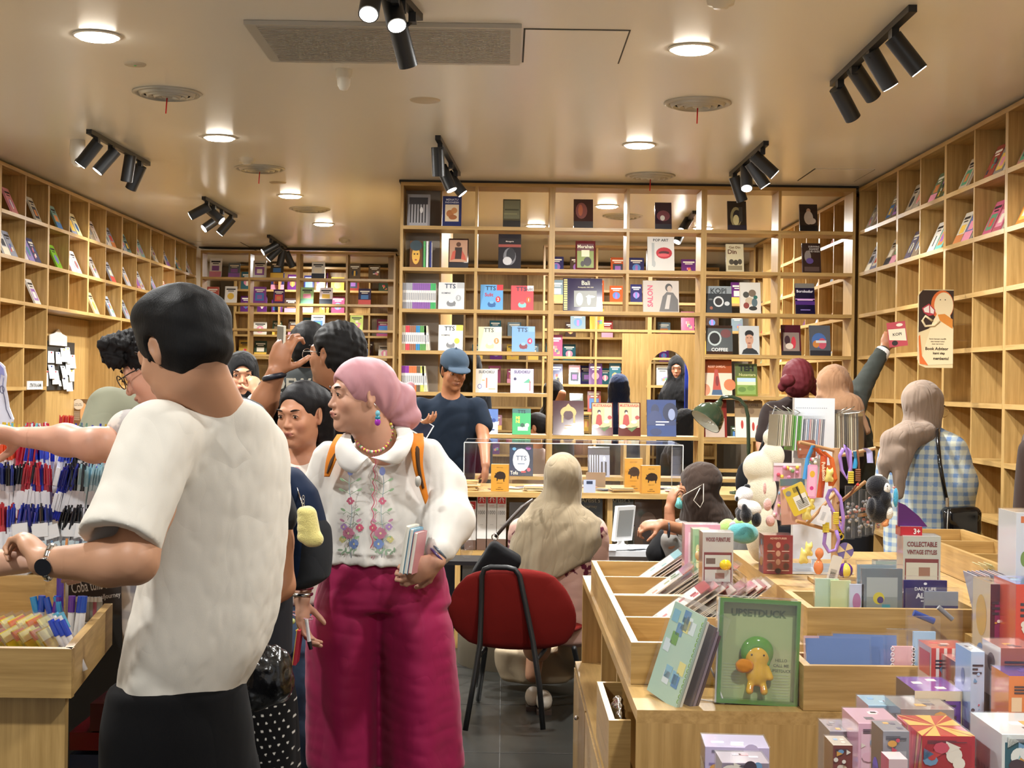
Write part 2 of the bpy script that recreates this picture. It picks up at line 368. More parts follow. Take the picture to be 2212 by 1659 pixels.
hatch(Vector((x1+.01,y0+.08,0)),Vector((Pz(1350,100,ZC).x,y1,0)),'plain ceiling access hatch beside the steel grille')
hatch(Pz(1722,390,ZC),Pz(1890,366,ZC),'faint ceiling access hatch above the far right corner')
hatch(Pz(440,540,ZC),Pz(520,523,ZC),'ceiling access hatch above the far left corner')
def device(p,prof,col,name,lab,cat,extra=None):
    mb =MB().lathe(prof,24,col)
    if extra:extra(mb)
    tag(mb.build(name,loc=p),lab,cat)
device(Pz(292,138,ZC),[(.001,-.008),(.05,-.008),(.055,-.003),(.056,0)],'#cfc3ae','ceiling_sensor','flat round sensor with a green light near the front left','sensor',lambda m:m.box((-.006,-.002,-.011),(.006,.002,-.008),'#59e07a'))
device(Pz(743,150,ZC),[(.001,-.11),(.02,-.105),(.033,-.08),(.036,-.05),(.036,-.042),(.042,-.04),(.042,0)],'#d8d2c4','motion_detector','white bullet shaped detector hanging below the steel grille','sensor')
device(Pz(918,216,ZC),[(.001,-.006),(.075,-.008),(.085,-.004),(.088,0)],'#c8baa3','ceiling_speaker','plain round ceiling speaker cover behind the steel grille','speaker')
device(Pz(600,394,ZC),[(.001,-.006),(.06,-.008),(.07,0)],'#c0b199','ceiling_speaker','small round cover beside the second left air vent','speaker')
device(Pz(533,342,ZC),[(.001,-.045),(.03,-.045),(.035,-.03),(.055,-.025),(.06,0)],'#ddd6c8','smoke_detector','white smoke detector behind the second left air vent','smoke detector')
device(Pz(743,517,ZC),[(.001,-.045),(.03,-.045),(.035,-.03),(.055,-.025),(.06,0)],'#ddd6c8','smoke_detector','far white smoke detector before the back bay','smoke detector')
device(Pz(1557,-3,ZC),[(.001,-.04),(.03,-.04),(.035,-.03),(.055,-.025),(.06,0)],'#ddd6c8','smoke_detector','white smoke detector cut by the top edge above the right side','smoke detector')
p =P(167,355,Pz(190,281,ZC).y+.4);r =thing('dome_camera',(p.x,p.y,ZC),'small white dome security camera beside the left track light','security camera')
h =ZC-p.z;MB().lathe([(.05,0),(.052,-h*.5),(.04,-h*.95),(.02,-h*1.1),(.001,-h*1.12)],24,'#e2ded6').build('housing',r);MB().sph((.015,-.035,-h*.9),.022,col='#101014',mat='gloss').build('lens',r)
def track(a,b,heads,lab,power=44,Ym=None):
    A,B =Pz(*a,ZC),Pz(*b,ZC);d =(B-A);L =d.length;dn =d.normalized();nrm =Vector((-dn.y,dn.x,0))
    r =thing('track_light',(A+B)/2,lab,'track light','ceiling track lights');C0 =(A+B)/2
    M =Matrix.Translation(-C0) @ Matrix(((dn.x,nrm.x,0,A.x),(dn.y,nrm.y,0,A.y),(0,0,1,ZC),(0,0,0,1)))
    M2 =Matrix.Translation(Vector((0,0,0)))
    MB().box((0,-.018,-.03),(L,.018,0),mat='black_metal',M=M).build('rail',r)
    for (t,x0,y0,x1,y1,dy,on) in heads:
        Y =A.y+(B.y-A.y)*t;top =A+d*t
        p0 =P(x0,y0,Y);v =P(x1,y1,Y+dy)-p0;v =v.normalized()*.19;p1 =p0+v
        h =MB().cyl(p0-C0,p1-C0,.042,n=24,mat='black_metal');h =h.build('lamp_head',r)
        mb =MB().box((-.016+top.x-C0.x,-.03+top.y-C0.y,-.07),(.016+top.x-C0.x,.03+top.y-C0.y,-.028),mat='black_metal')
        mb.cyl(top-C0+Vector((0,0,-.06)),p0+v*.18-C0,.009,n=8,mat='black_metal');mb.build('stem',r)
        e =v.normalized()
        MB().cyl(p1+e*.0006-C0,p1+e*.0025-C0,.036,n=24,mat='spot_on' if on else 'black_metal').build('lens',h)
        if on or True:add_light('track_spot','SPOT',p1+e*.01,power if on else power,size=.03,rot=e,spot=math.radians(58),blend=.7)
track((1972,10),(1800,175),[(.2,1928,80,1975,140,.0,1),(.47,1880,112,1918,178,.02,1),(.7,1845,148,1885,208,.08,0),(.9,1808,190,1836,243,.06,0)],'black track light with four spots, nearest the right bookcases')
track((1655,304),(1580,373),[(.1,1628,335,1668,372,0,1),(.35,1620,352,1648,394,0,1),(.6,1612,362,1613,408,-.1,1),(.9,1586,382,1600,424,.02,0)],'black track light with four spots before the right end of the divider')
track((848,-34),(905,30),[(.1,806,-30,798,20,-.1,1),(.35,842,-15,858,58,-.10,1),(.75,858,50,874,112,.05,0)],'black track light cut by the top edge, above the steel grille')
track((946,292),(990,372),[(.1,945,318,947,366,.02,0),(.6,953,360,972,402,-.02,1),(.85,966,375,989,405,.0,1)],'black track light in the middle, before the left end of the divider')
track((192,279),(320,350),[(.12,212,307,182,345,0,1),(.35,250,325,212,368,-.03,1),(.65,282,335,273,392,.02,0),(.85,305,358,285,402,.03,0)],'black track light with four spots, nearest the left bookcases')
track((440,424),(509,464),[(.1,452,445,418,463,0,1),(.3,446,448,482,480,-.02,1),(.55,475,470,452,486,-.05,1),(.85,502,472,478,500,0,1)],'black track light with four spots, second along the left')
track((580,507),(617,532),[(.15,600,528,568,545,-.05,1),(.35,606,535,584,556,0,1),(.6,612,540,606,565,.02,0),(.8,618,545,628,568,.05,0)],'black track light with bright spots, farthest along the left')
track((1500,455),(1465,500),[(.3,1490,470,1472,500,-.1,1),(.7,1478,490,1466,515,-.05,1)],'black track light seen through the divider')
# ================================================================= soft bodies: smooth unions of rounded shapes, meshed as one skin
V3 =lambda *a:np.array(a,dtype=float)
def npP(px,py,Y):return np.array(P(px,py,Y))
def unit(v):v =np.array(v,float);return v/np.linalg.norm(v)
def smin(a,b,k):
    if k <= 0:return np.minimum(a,b)
    h =np.maximum(k-np.abs(a-b),0)/k;return np.minimum(a,b)-h*h*k*.25
class Skin:
    def __init__(s):s.it =[];s.paints =[];s.disp =None
    def _add(s,fn,lo,hi,k,op):s.it.append((fn,np.array(lo)-k-.02,np.array(hi)+k+.02,k,op));return s
    def cone(s,a,b,ra,rb,k=.015,op='+',fl=None):
        a,b =np.array(a,float),np.array(b,float)
        if fl is not None:fd,fs =unit(fl[0]),fl[1]
        ab =b-a;L2 =float(ab@ab)+1e-12
        def fn(x,y,z):
            px,py,pz =x-a[0],y-a[1],z-a[2];A =ab
            if fl is not None:
                t =(px*fd[0]+py*fd[1]+pz*fd[2])*(fs-1);px,py,pz =px+t*fd[0],py+t*fd[1],pz+t*fd[2];A =ab+fd*(ab@fd)*(fs-1)
            h =np.clip((px*A[0]+py*A[1]+pz*A[2])/(float(A@A)+1e-12),0,1)
            d =np.sqrt((px-A[0]*h)**2+(py-A[1]*h)**2+(pz-A[2]*h)**2)-(ra+(rb-ra)*h)
            return d/(fs if fl is not None and fs > 1 else 1)
        r =max(ra,rb)*(1/fl[1] if fl is not None and fl[1] < 1 else 1);return s._add(fn,np.minimum(a,b)-r,np.maximum(a,b)+r,k,op)
    def chain(s,pts,rs,k=.015,op='+',fl=None):
        for i in range(len(pts)-1):s.cone(pts[i],pts[i+1],rs[i],rs[i+1],k,op,fl)
        return s
    def ell(s,c,r,R=None,k=.015,op='+'):
        c =np.array(c,float);r =np.array(r,float) if not np.isscalar(r) else np.array([r,r,r],float);R =np.eye(3) if R is None else R
        def fn(x,y,z):
            px,py,pz =x-c[0],y-c[1],z-c[2]
            u,v,w =[(px*R[0,i]+py*R[1,i]+pz*R[2,i])/r[i] for i in range(3)]
            q =np.sqrt(u*u+v*v+w*w);g =np.sqrt((u/r[0])**2+(v/r[1])**2+(w/r[2])**2)+1e-9
            return q*(q-1)/g
        m =r.max();return s._add(fn,c-m,c+m,k,op)
    def loft(s,st,xa=(1,0),k=.02,op='+',fold=None,cap=.02):
        "stations (centre xyz, half width along xa, half depth) ordered by height; fold=(n, amplitude at bottom, amplitude at top, phase, twist)"
        st =sorted(st,key=lambda q:q[0][2]);Z =[q[0][2] for q in st]
        xs,ys,aa,bb =[np.array([f(q) for q in st]) for f in (lambda q:q[0][0],lambda q:q[0][1],lambda q:q[1],lambda q:q[2])]
        X =unit((xa[0],xa[1],0));Yv =V3(-X[1],X[0],0)
        def it(z,v):
            t =np.interp(z,Z,np.arange(len(Z)));i =np.clip(t.astype(int),0,len(Z)-2);f =t-i
            vm =v[np.maximum(i-1,0)];v0 =v[i];v1 =v[i+1];v2 =v[np.minimum(i+2,len(Z)-1)]
            return v0+.5*f*(v1-vm+f*(2*vm-5*v0+4*v1-v2+f*(3*(v0-v1)+v2-vm)))
        def fn(x,y,z):
            zl =z[:1,:1,:] if z.ndim == 3 else z
            cx,cy,a,b =it(zl,xs),it(zl,ys),it(zl,aa),it(zl,bb)
            dx,dy =x-cx,y-cy;u =dx*X[0]+dy*X[1];v =dx*Yv[0]+dy*Yv[1]
            q =np.sqrt((u/a)**2+(v/b)**2)+1e-6
            if fold:
                n,ab_,at,ph,tw =fold;f =np.clip((zl-Z[0])/(Z[-1]-Z[0]),0,1);th =np.arctan2(v/b,u/a)
                am =ab_*(1-f)+at*f;q =q/(1+am*(np.sin(n*th+ph+tw*zl)+.45*np.sin((n*1.0+3)*th+2*ph-tw*1.7*zl)))
            d =(q-1)*np.minimum(a,b)*.9+.0*z
            e =np.maximum(zl-Z[-1]+cap,Z[0]-zl+cap);e =np.where(e > 0,e,e)
            dd =np.sqrt(np.maximum(d+cap,0)**2+np.maximum(e,0)**2)-cap
            return np.where((d+cap > 0) | (e > 0),dd,np.maximum(d,e-cap))
        m =max(aa.max(),bb.max())*1.25;return s._add(fn,(xs.min()-m,ys.min()-m,Z[0]-.01),(xs.max()+m,ys.max()+m,Z[-1]+.01),k,op)
    def box(s,c,r,R=None,k=.01,op='+',rad=.01):
        c =np.array(c,float);r =np.array(r,float);R =np.eye(3) if R is None else R
        def fn(x,y,z):
            p =(x-c[0],y-c[1],z-c[2]);q =[np.abs(p[0]*R[0,i]+p[1]*R[1,i]+p[2]*R[2,i])-r[i]+rad for i in range(3)]
            return np.sqrt(sum(np.maximum(t,0)**2 for t in q))+np.minimum(np.maximum(q[0],np.maximum(q[1],q[2])),0)-rad
        m =np.linalg.norm(r);return s._add(fn,c-m,c+m,k,op)
    def paint(s,c,r,col,R=None,soft=.25,mix=1.):s.paints.append((np.array(c,float),np.array(r,float),np.array(lin(col)),np.eye(3) if R is None else R,soft,mix));return s
    def ev(s,x,y,z):
        D =np.full(np.broadcast(x,y,z).shape,.5)
        X,Y,Z =x.ravel(),y.ravel(),z.ravel()
        for fn,lo,hi,k,op in s.it:
            sl =[]
            for ax,A in zip(range(3),(X,Y,Z)):
                i0,i1 =np.searchsorted(A,lo[ax]),np.searchsorted(A,hi[ax]);sl.append(slice(i0,i1))
            if any(q.stop-q.start < 1 for q in sl):continue
            sl =tuple(sl);d =fn(X[sl[0]][:,None,None],Y[sl[1]][None,:,None],Z[sl[2]][None,None,:])
            if op == '+':D[sl] =smin(D[sl],d,k)
            elif op == '-':D[sl] =-smin(-D[sl],d,k)
        if s.disp:D =D+s.disp(x,y,z)
        return D
    def mesh(s,h,lo=None,hi=None):
        if lo is None:
            P_ =[i for i in s.it if i[4] == '+'];lo =np.min([i[1] for i in P_],0);hi =np.max([i[2] for i in P_],0)
        lo =np.array(lo)-2*h;ax =[lo[i]+h*np.arange(int((hi[i]+2*h-lo[i])/h)+2) for i in range(3)]
        D =s.ev(ax[0][:,None,None],ax[1][None,:,None],ax[2][None,None,:])
        for a in range(3):
            i0 =[slice(None)]*3;i0[a] =0;D[tuple(i0)] =.1;i0[a] =-1;D[tuple(i0)] =.1
        S =D < 0;n =np.array(D.shape)-1
        cnt =np.zeros(n,np.int8);off =[(i,j,k) for i in (0,1) for j in (0,1) for k in (0,1)]
        sub =lambda A,o:A[o[0]:o[0]+n[0],o[1]:o[1]+n[1],o[2]:o[2]+n[2]]
        for o in off:cnt += sub(S,o)
        act =(cnt > 0) & (cnt < 8);idx =np.argwhere(act);ids =np.full(n,-1,np.int64);ids[act] =np.arange(len(idx))
        if len(idx) == 0:return np.zeros((0,3)),np.zeros((0,4),int)
        I,J,K =idx.T;val ={o:D[I+o[0],J+o[1],K+o[2]] for o in off}
        acc =np.zeros((len(idx),3));c =np.zeros(len(idx))
        for a in range(3):
            for o in off:
                if o[a]:continue
                o2 =list(o);o2[a] =1;o2 =tuple(o2);v0,v1 =val[o],val[o2];m =(v0 < 0) != (v1 < 0)
                t =np.where(m,v0/np.where(m,v0-v1,1),0)
                p =np.array(o,float)[None]+np.zeros((len(idx),3));p[:,a] += t;acc += p*m[:,None];c += m
        vs =lo+(idx+acc/c[:,None])*h;fs =[]
        for a in range(3):
            b,c2 =(a+1) % 3,(a+2) % 3;A =[slice(None)]*3;B =[slice(None)]*3;A[a] =slice(0,-1);B[a] =slice(1,None)
            s0,s1 =S[tuple(A)],S[tuple(B)];E =np.argwhere(s0 != s1)
            E =E[(E[:,b] > 0) & (E[:,c2] > 0) & (E[:,b] < n[b]) & (E[:,c2] < n[c2])]
            if not len(E):continue
            flip =s0[tuple(E.T)];q =[]
            for db,dc in ((-1,-1),(0,-1),(0,0),(-1,0)):
                e =E.copy();e[:,b] += db;e[:,c2] += dc;q.append(ids[tuple(e.T)])
            q =np.stack(q,1);q[~flip] =q[~flip][:,::-1];fs.append(q)
        return vs,np.concatenate(fs)
    def build(s,name,parent,mat,col,h=.006,boxes=(),smooth=2,colf=None):
        """one mesh; boxes = extra (lo, hi, h) regions meshed finer and joined in"""
        vs,fs =s.mesh(h)
        for lo,hi,hh in boxes:
            lo,hi =np.array(lo),np.array(hi);v2,f2 =s.mesh(hh,lo,hi)
            inn =lambda v,m:np.all((v > lo+m) & (v < hi-m),axis=1)
            f2 =f2[np.all(inn(v2,hh*.6)[f2],axis=1)]
            fs =fs[~np.all(inn(vs,h*1.6)[fs],axis=1)]
            fs =np.concatenate([fs,f2+len(vs)]);vs =np.concatenate([vs,v2])
        used =np.unique(fs);mp =np.full(len(vs),-1);mp[used] =np.arange(len(used));vs,fs =vs[used],mp[fs]
        me =bpy.data.meshes.new(name);me.vertices.add(len(vs));me.loops.add(fs.size);me.polygons.add(len(fs))
        me.vertices.foreach_set('co',vs.ravel());me.loops.foreach_set('vertex_index',fs.ravel().astype(np.int32))
        me.polygons.foreach_set('loop_start',(np.arange(len(fs))*4).astype(np.int32));me.update(calc_edges=True)
        me.polygons.foreach_set('use_smooth',np.ones(len(fs),bool));me.materials.append(MATS[mat])
        c =np.tile(np.array(lin(col),float),(len(vs),1))
        if colf is not None:c =colf(vs,c)
        for pc,pr,cc,R,soft,mix in s.paints:
            q =(vs-pc)@R/pr;q =np.sqrt((q**2).sum(1));w =np.clip((1-q)/soft,0,1)*mix;c =c*(1-w[:,None])+cc*w[:,None]
        at =me.color_attributes.new('col','FLOAT_COLOR','POINT');at.data.foreach_set('color',c.astype(np.float32).ravel())
        o =bpy.data.objects.new(name,me);COL.objects.link(o)
        if parent:o.parent =parent;o.matrix_parent_inverse =Matrix.Translation(-parent.location)
        if smooth:m =o.modifiers.new('s','SMOOTH');m.iterations =smooth;m.factor =.5
        return o
def wavy(amp,fr,seed=0,ridged=False,sc=(1,1,1)):
    rs =np.random.RandomState(seed);W_ =rs.randn(6,3)*fr*np.array(sc);ph =rs.rand(6)*6.28
    def f(x,y,z):
        t =0
        for w,p in zip(W_,ph):t =t+np.sin(x*w[0]+y*w[1]+z*w[2]+p)
        t =t/3
        return amp*((.8-1.6*np.sqrt(np.tanh(t)**2+.04)) if ridged else t)
    return f
new_mat('skin',rough=.48,attr=True,spec=.4);MATS['skin'].node_tree.nodes['Principled BSDF'].inputs['Subsurface Weight'].default_value =.08
MATS['skin'].node_tree.nodes['Principled BSDF'].inputs['Subsurface Radius'].default_value =(.01,.004,.002)
add_bump(MATS['skin'],260,.12,.0006)
add_bump(new_mat('cloth',rough=.88,attr=True,spec=.15,sheen=.04),420,.25,.0006)
add_bump(new_mat('satin',rough=.6,attr=True,spec=.3,sheen=.1),300,.15,.0005)
add_bump(new_mat('hair',rough=.62,attr=True,spec=.22),420,.7,.0015,(1,1,.10),3)
add_bump(new_mat('denim',rough=.9,attr=True,spec=.15),60,.35,.001)
add_bump(new_mat('plush',rough=1.,attr=True,spec=.05,sheen=.6),320,.8,.004)
add_bump(new_mat('quilt',rough=.22,color='#101012',coat=.5),38,.6,.006)

def big_folds(m,scale,strength,dist,stretch=(1,1,.6)):
    "soft creases of hanging cloth, layered under the weave"
    nt =m.node_tree;fine =next(n for n in nt.nodes if n.type == 'BUMP')
    tc =nd(nt,'ShaderNodeTexCoord');mp =nd(nt,'ShaderNodeMapping');mp.inputs['Scale'].default_value =stretch
    n =nd(nt,'ShaderNodeTexNoise');n.inputs['Scale'].default_value =scale;n.inputs['Detail'].default_value =1.5;n.inputs['Distortion'].default_value =.8
    a =nd(nt,'ShaderNodeMath',operation='SUBTRACT');a.inputs[1].default_value =.5;b =nd(nt,'ShaderNodeMath',operation='ABSOLUTE');c =nd(nt,'ShaderNodeMath',operation='POWER');c.inputs[1].default_value =.9
    bp =nd(nt,'ShaderNodeBump');bp.inputs['Strength'].default_value =strength;bp.inputs['Distance'].default_value =dist
    nt.links.new(tc.outputs['Object'],mp.inputs[0]);nt.links.new(mp.outputs[0],n.inputs['Vector']);nt.links.new(n.outputs['Fac'],a.inputs[0]);nt.links.new(a.outputs[0],b.inputs[0]);nt.links.new(b.outputs[0],c.inputs[0])
    nt.links.new(c.outputs[0],bp.inputs['Height']);nt.links.new(bp.outputs[0],fine.inputs['Normal'])
big_folds(MATS['cloth'],6,.35,.02);big_folds(MATS['satin'],7,.35,.02,(1,1,.6));big_folds(MATS['denim'],9,.5,.02)
add_bump(new_mat('drape',rough=.88,attr=True,spec=.2,sheen=.15),420,.2,.0006);big_folds(MATS['drape'],12,.45,.03,(1.6,1.6,.3))
class Person:
    def __init__(s,label,foot,head,face,up=(0,0,1),skin='#c79a7a',group=None,scale=1.):
        s.root =thing('person',tuple(foot),label,'person',group);s.S =Skin();s.skin =skin;s.k =scale;s.boxes =[]
        f =unit(face);r =unit(np.cross(f,unit(up)));u =np.cross(r,f);s.R =np.stack([r,f,u],1);s.c =np.array(head,float)
    def L(s,x,y,z):return s.c+s.R@(np.array([x,y,z])*s.k)
    def head(s,fem=False,beard=None,lips=None,res=.0028,eyes=True,brow='#2a1c16',ear=True,look=(0,0),smile=0.,jaw=1.):
        S,L,R,k =s.S,s.L,s.R,s.k
        S.ell(L(0,-.018,.032),np.array((.075,.097,.086))*k,R,.02)
        S.ell(L(0,.016,-.03),np.array((.064*jaw,.074,.082))*k,R,.03)
        S.ell(L(0,.03,-.072),np.array((.045*jaw,.05,.038))*k,R,.03)
        S.ell(L(0,.073,-.094),np.array((.02,.017,.016))*k,R,.022)
        for q in (-1,1):
            S.ell(L(q*.036,.06,-.022),np.array((.024,.022,.024))*k,R,.02)
            S.ell(L(q*.032,.098,.010),np.array((.017,.013,.011))*k,R,.016,'-')
            S.ell(L(q*.0315,.0755,.0085),np.array((.0155,.0135,.0125))*k,R,.004)
        S.ell(L(0,.078,.028),np.array((.046,.014,.010 if fem else .013))*k,R,.018)
        nt_,nr =(.1015,.0088) if fem else (.107,.0102)
        S.cone(L(0,.080 if fem else .083,.014),L(0,nt_,-.024),.006*k,nr*k,.011)
        S.cone(L(-.0105,.092,-.027),L(.0105,.092,-.027),.007*k,.007*k,.007)
        S.cone(L(-.018,.086,-.0545),L(.018,.086,-.0545),.010*k,.010*k,.012)
        S.cone(L(-.014-.006*smile,.090-.004*smile,-.0505+.004*smile),L(0,.0985,-.0495),.0042*k,.0058*k,.005);S.cone(L(.014+.006*smile,.090-.004*smile,-.0505+.004*smile),L(0,.0985,-.0495),.0042*k,.0058*k,.005)
        S.cone(L(-.012,.091,-.0605),L(.012,.091,-.0605),.0055*k,.0055*k,.006)
        S.cone(L(-.024,.092,-.0555),L(.024,.092,-.0555),.0022*k,.0022*k,.004,'-')
        if ear:
            for q in (-1,1):
                Re =R@np.array(Matrix.Rotation(q*-.35,3,'Z'))
                S.ell(L(q*.077,-.012,.004),np.array((.0075,.019,.028))*k,Re,.006);S.ell(L(q*.074,-.006,-.022),np.array((.007,.010,.013))*k,Re,.008)
                S.ell(L(q*.086,-.008,.004),np.array((.0055,.010,.016))*k,Re,.005,'-')
        lp =lips or ('#a8625a' if fem else '#8d5b4d')
        S.paint(L(0,.098,-.055),np.array((.027,.02,.0105))*k,lp,R,.35,.85)
        for q in (-1,1):S.paint(L(q*.042,.075,-.03),np.array((.028,.04,.024))*k,'#c07a66',R,.9,.35)
        if beard:S.paint(L(0,.06,-.075),np.array((.07,.07,.038))*k,beard,R,.5,.55)
        if eyes:
            Rm =Matrix([list(R[i]) for i in range(3)])
            for q in (-1,1):
                m =MB();br =MB();c =L(q*.0315,.0785,.0085);M =Matrix.Translation(Vector(c)) @ Rm.to_4x4() @ Matrix.Diagonal((k,k,k,1))
                lx,lz =look
                m.sph((0,0,0),(.0125,.0115,.0068),20,14,'#e9e2da','gloss',M)
                m.sph((lx*.005,.0085,lz*.003),(.0056,.0042,.0056),14,10,'#1a100c','gloss',M)
                lid =[(q*(-.0125+.025*t),.004+.0095*math.sin(t*math.pi),-.0002+.0072*math.sin(t*math.pi)**.8) for t in [i/8 for i in range(9)]]
                m.tube(lid,.0013,6,'#1a110e','print',M)
                pts =[(q*(-.013+.033*t),.0155-.011*t*t,.0215+.0045*math.sin(t*2.4)) for t in [i/8 for i in range(9)]]
                br.tube(pts,[.0012+.0022*math.sin((t*.9+.1)*math.pi) for t in [i/8 for i in range(9)]],8,brow,'hair',M)
                s._child(m.build('eye'));s._child(br.build('eyebrow'))
        lo =s.c-np.array([.125]*3)*k;hi =s.c+np.array([.125,.125,.14])*k;s.boxes.append((lo,hi,res))
    def _child(s,o):o.parent =s.root;o.matrix_parent_inverse =Matrix.Translation(-s.root.location);return o
    def torso(s,px,py,Y,hw,hd,low,xa=(1,0),fold=(6,.03,0,0,1),slope=1.,T=None,neck=.075):
        "garment trunk with sloping shoulders; (px,py) is the collar; low = further stations below the chest"
        T =T or Skin();c =npP(px,py,Y);d =lambda z:c+V3(0,0,-z*slope)
        return T.loft([(d(-.015),neck,neck*.9),(d(.012),neck+.022,.08),(d(.035),hw*.62,hd*.72),(d(.058),hw*.80,hd*.84),(d(.085),hw*.93,hd*.93),(d(.13),hw,hd)]+low,xa,fold=fold)
    def neck(s,base,r=.052):s.S.cone(s.L(0,-.022,-.06),base,r*s.k,r*1.08*s.k,.03);return s
    def hand(s,w,d,n,side=1,curl=.6,res=.003,spread=.0,thumb=.5,k=1.,fc=None,box=True):
        "w wrist, d pointing direction, n the way the palm faces, side=+1: thumb on the d x n side"
        S =s.S;d =unit(d);n =unit(np.array(n)-d*(np.array(n)@d));t =np.cross(d,n)*side;w =np.array(w,float);K =k*s.k
        S.cone(w,w+d*.05*K,.024*K,.036*K,.012,fl=(n,1.75));S.cone(w+d*.045*K,w+d*.078*K,.037*K,.036*K,.012,fl=(n,1.95))
        for i in range(4):
            u =(1.5-i);b =w+d*(.086-.004*abs(u-.5))*K+t*u*.0195*K;L_ =[(.044,.027,.021),(.048,.030,.022),(.044,.028,.021),(.034,.021,.018)][i]
            cu =(fc[i] if fc else curl);ang =cu*.55;di =unit(d+t*spread*u*.25);p =b;r =.0092-(.0012 if i == 3 else 0)
            for j,l in enumerate(L_):
                e =di*math.cos(ang)+n*math.sin(ang);q =p+e*l*K;S.cone(p,q,r*K,(r-.0009)*K,.0035 if j else .008);p =q;r -= .0009;ang += cu*.95
        b =w+d*.022*K+t*.026*K+n*.006*K;e =unit(d*.62+t*.7+n*thumb);q =b+e*.042*K;S.cone(b,q,.0135*K,.0108*K,.012)
        e =unit(d*.8+t*.25+n*thumb*1.3);q2 =q+e*.031*K;S.cone(q,q2,.0106*K,.0095*K,.003);e =unit(d*.85+t*.0+n*thumb*1.5);S.cone(q2,q2+e*.024*K,.0095*K,.0078*K,.003)
        if box:c =w+d*.085*K;s.boxes.append((c-.115*K,c+.115*K,res))
        return w+d*.095*K+n*.03*K
    def finish(s,h=.007,smooth=1):return s.S.build('body',s.root,'skin',s.skin,h,s.boxes,smooth)
    def garment(s,name,S,col,mat='cloth',h=.007,smooth=2,colf=None,boxes=()):return S.build(name,s.root,mat,col,h,boxes,smooth,colf)
    def hair(s,col='#15110f',h=.0045,extra=None,front=.05,back=-.06,puff=1.,cut=(.088,.078,.085),amp=.0014,fr=120,name='hair'):
        H =Skin();L,R,k =s.L,s.R,s.k
        H.ell(L(0,-.024,.04),np.array((.088,.108,.094))*k*puff,R,.01)
        H.ell(L(0,-.05,-.015),np.array((.080,.078,.075))*k*puff,R,.03)
        if extra:extra(H)
        H.ell(L(0,.10+front-.05,-.02),np.array(cut)*k,R,.012,'-')
        H.ell(L(0,.04,-.10),np.array((.11,.085,.08))*k,R,.012,'-')
        for q in (-1,1):H.ell(L(q*.086,-.006,.0),np.array((.022,.022,.032))*k,R,.006,'-')
        H.cone(L(-.15,-.1,back-.05),L(.15,-.1,back-.05),.05,.05,.03,'-')
        H.disp =wavy(amp,fr,3)
        return s._mk(H,name,'hair',col,h)
    def _mk(s,S,name,mat,col,h,**kw):return S.build(name,s.root,mat,col,h,(),kw.get('smooth',1))
    def hijab(s,col,drape=None,h=.006,amp=.004,opening=(.052,.082),mat='drape',fr=45,extra=None,top=1.,name='hijab',sub=None):
        H =Skin();L,R,k =s.L,s.R,s.k
        H.ell(L(0,-.02,.034),np.array((.090,.112,.098))*k*top,R,.02)
        H.ell(L(0,.005,-.045),np.array((.088,.088,.10))*k,R,.04)
        if drape:drape(H)
        if extra:extra(H)
        H.ell(L(0,.125,-.012),np.array((opening[0],.085,opening[1]))*k,R,.008,'-')
        H.ell(L(0,.03,-.01),np.array((.066,.062,.09))*k,R,.006,'-')
        if sub:sub(H)
        H.disp =wavy(amp,fr,int(abs(s.c[0]*37)) % 97,True)
        return H.build(name,s.root,mat,col,h,(),2)
def limb(S,pts,rs,k=.02):S.chain([np.array(p) for p in pts],rs,k)
def tee_shell(S,hem_c,hem_ab,sleeves,xa):
    pass
# ================================================================= people
def stn(px,py,Y,a,b):return (npP(px,py,Y),a,b)
def mixd(*fs):return lambda x,y,z:sum(f(x,y,z) for f in fs)
def child_mb(p,mb,name,**k):
    o =mb.build(name);return p._child(o)
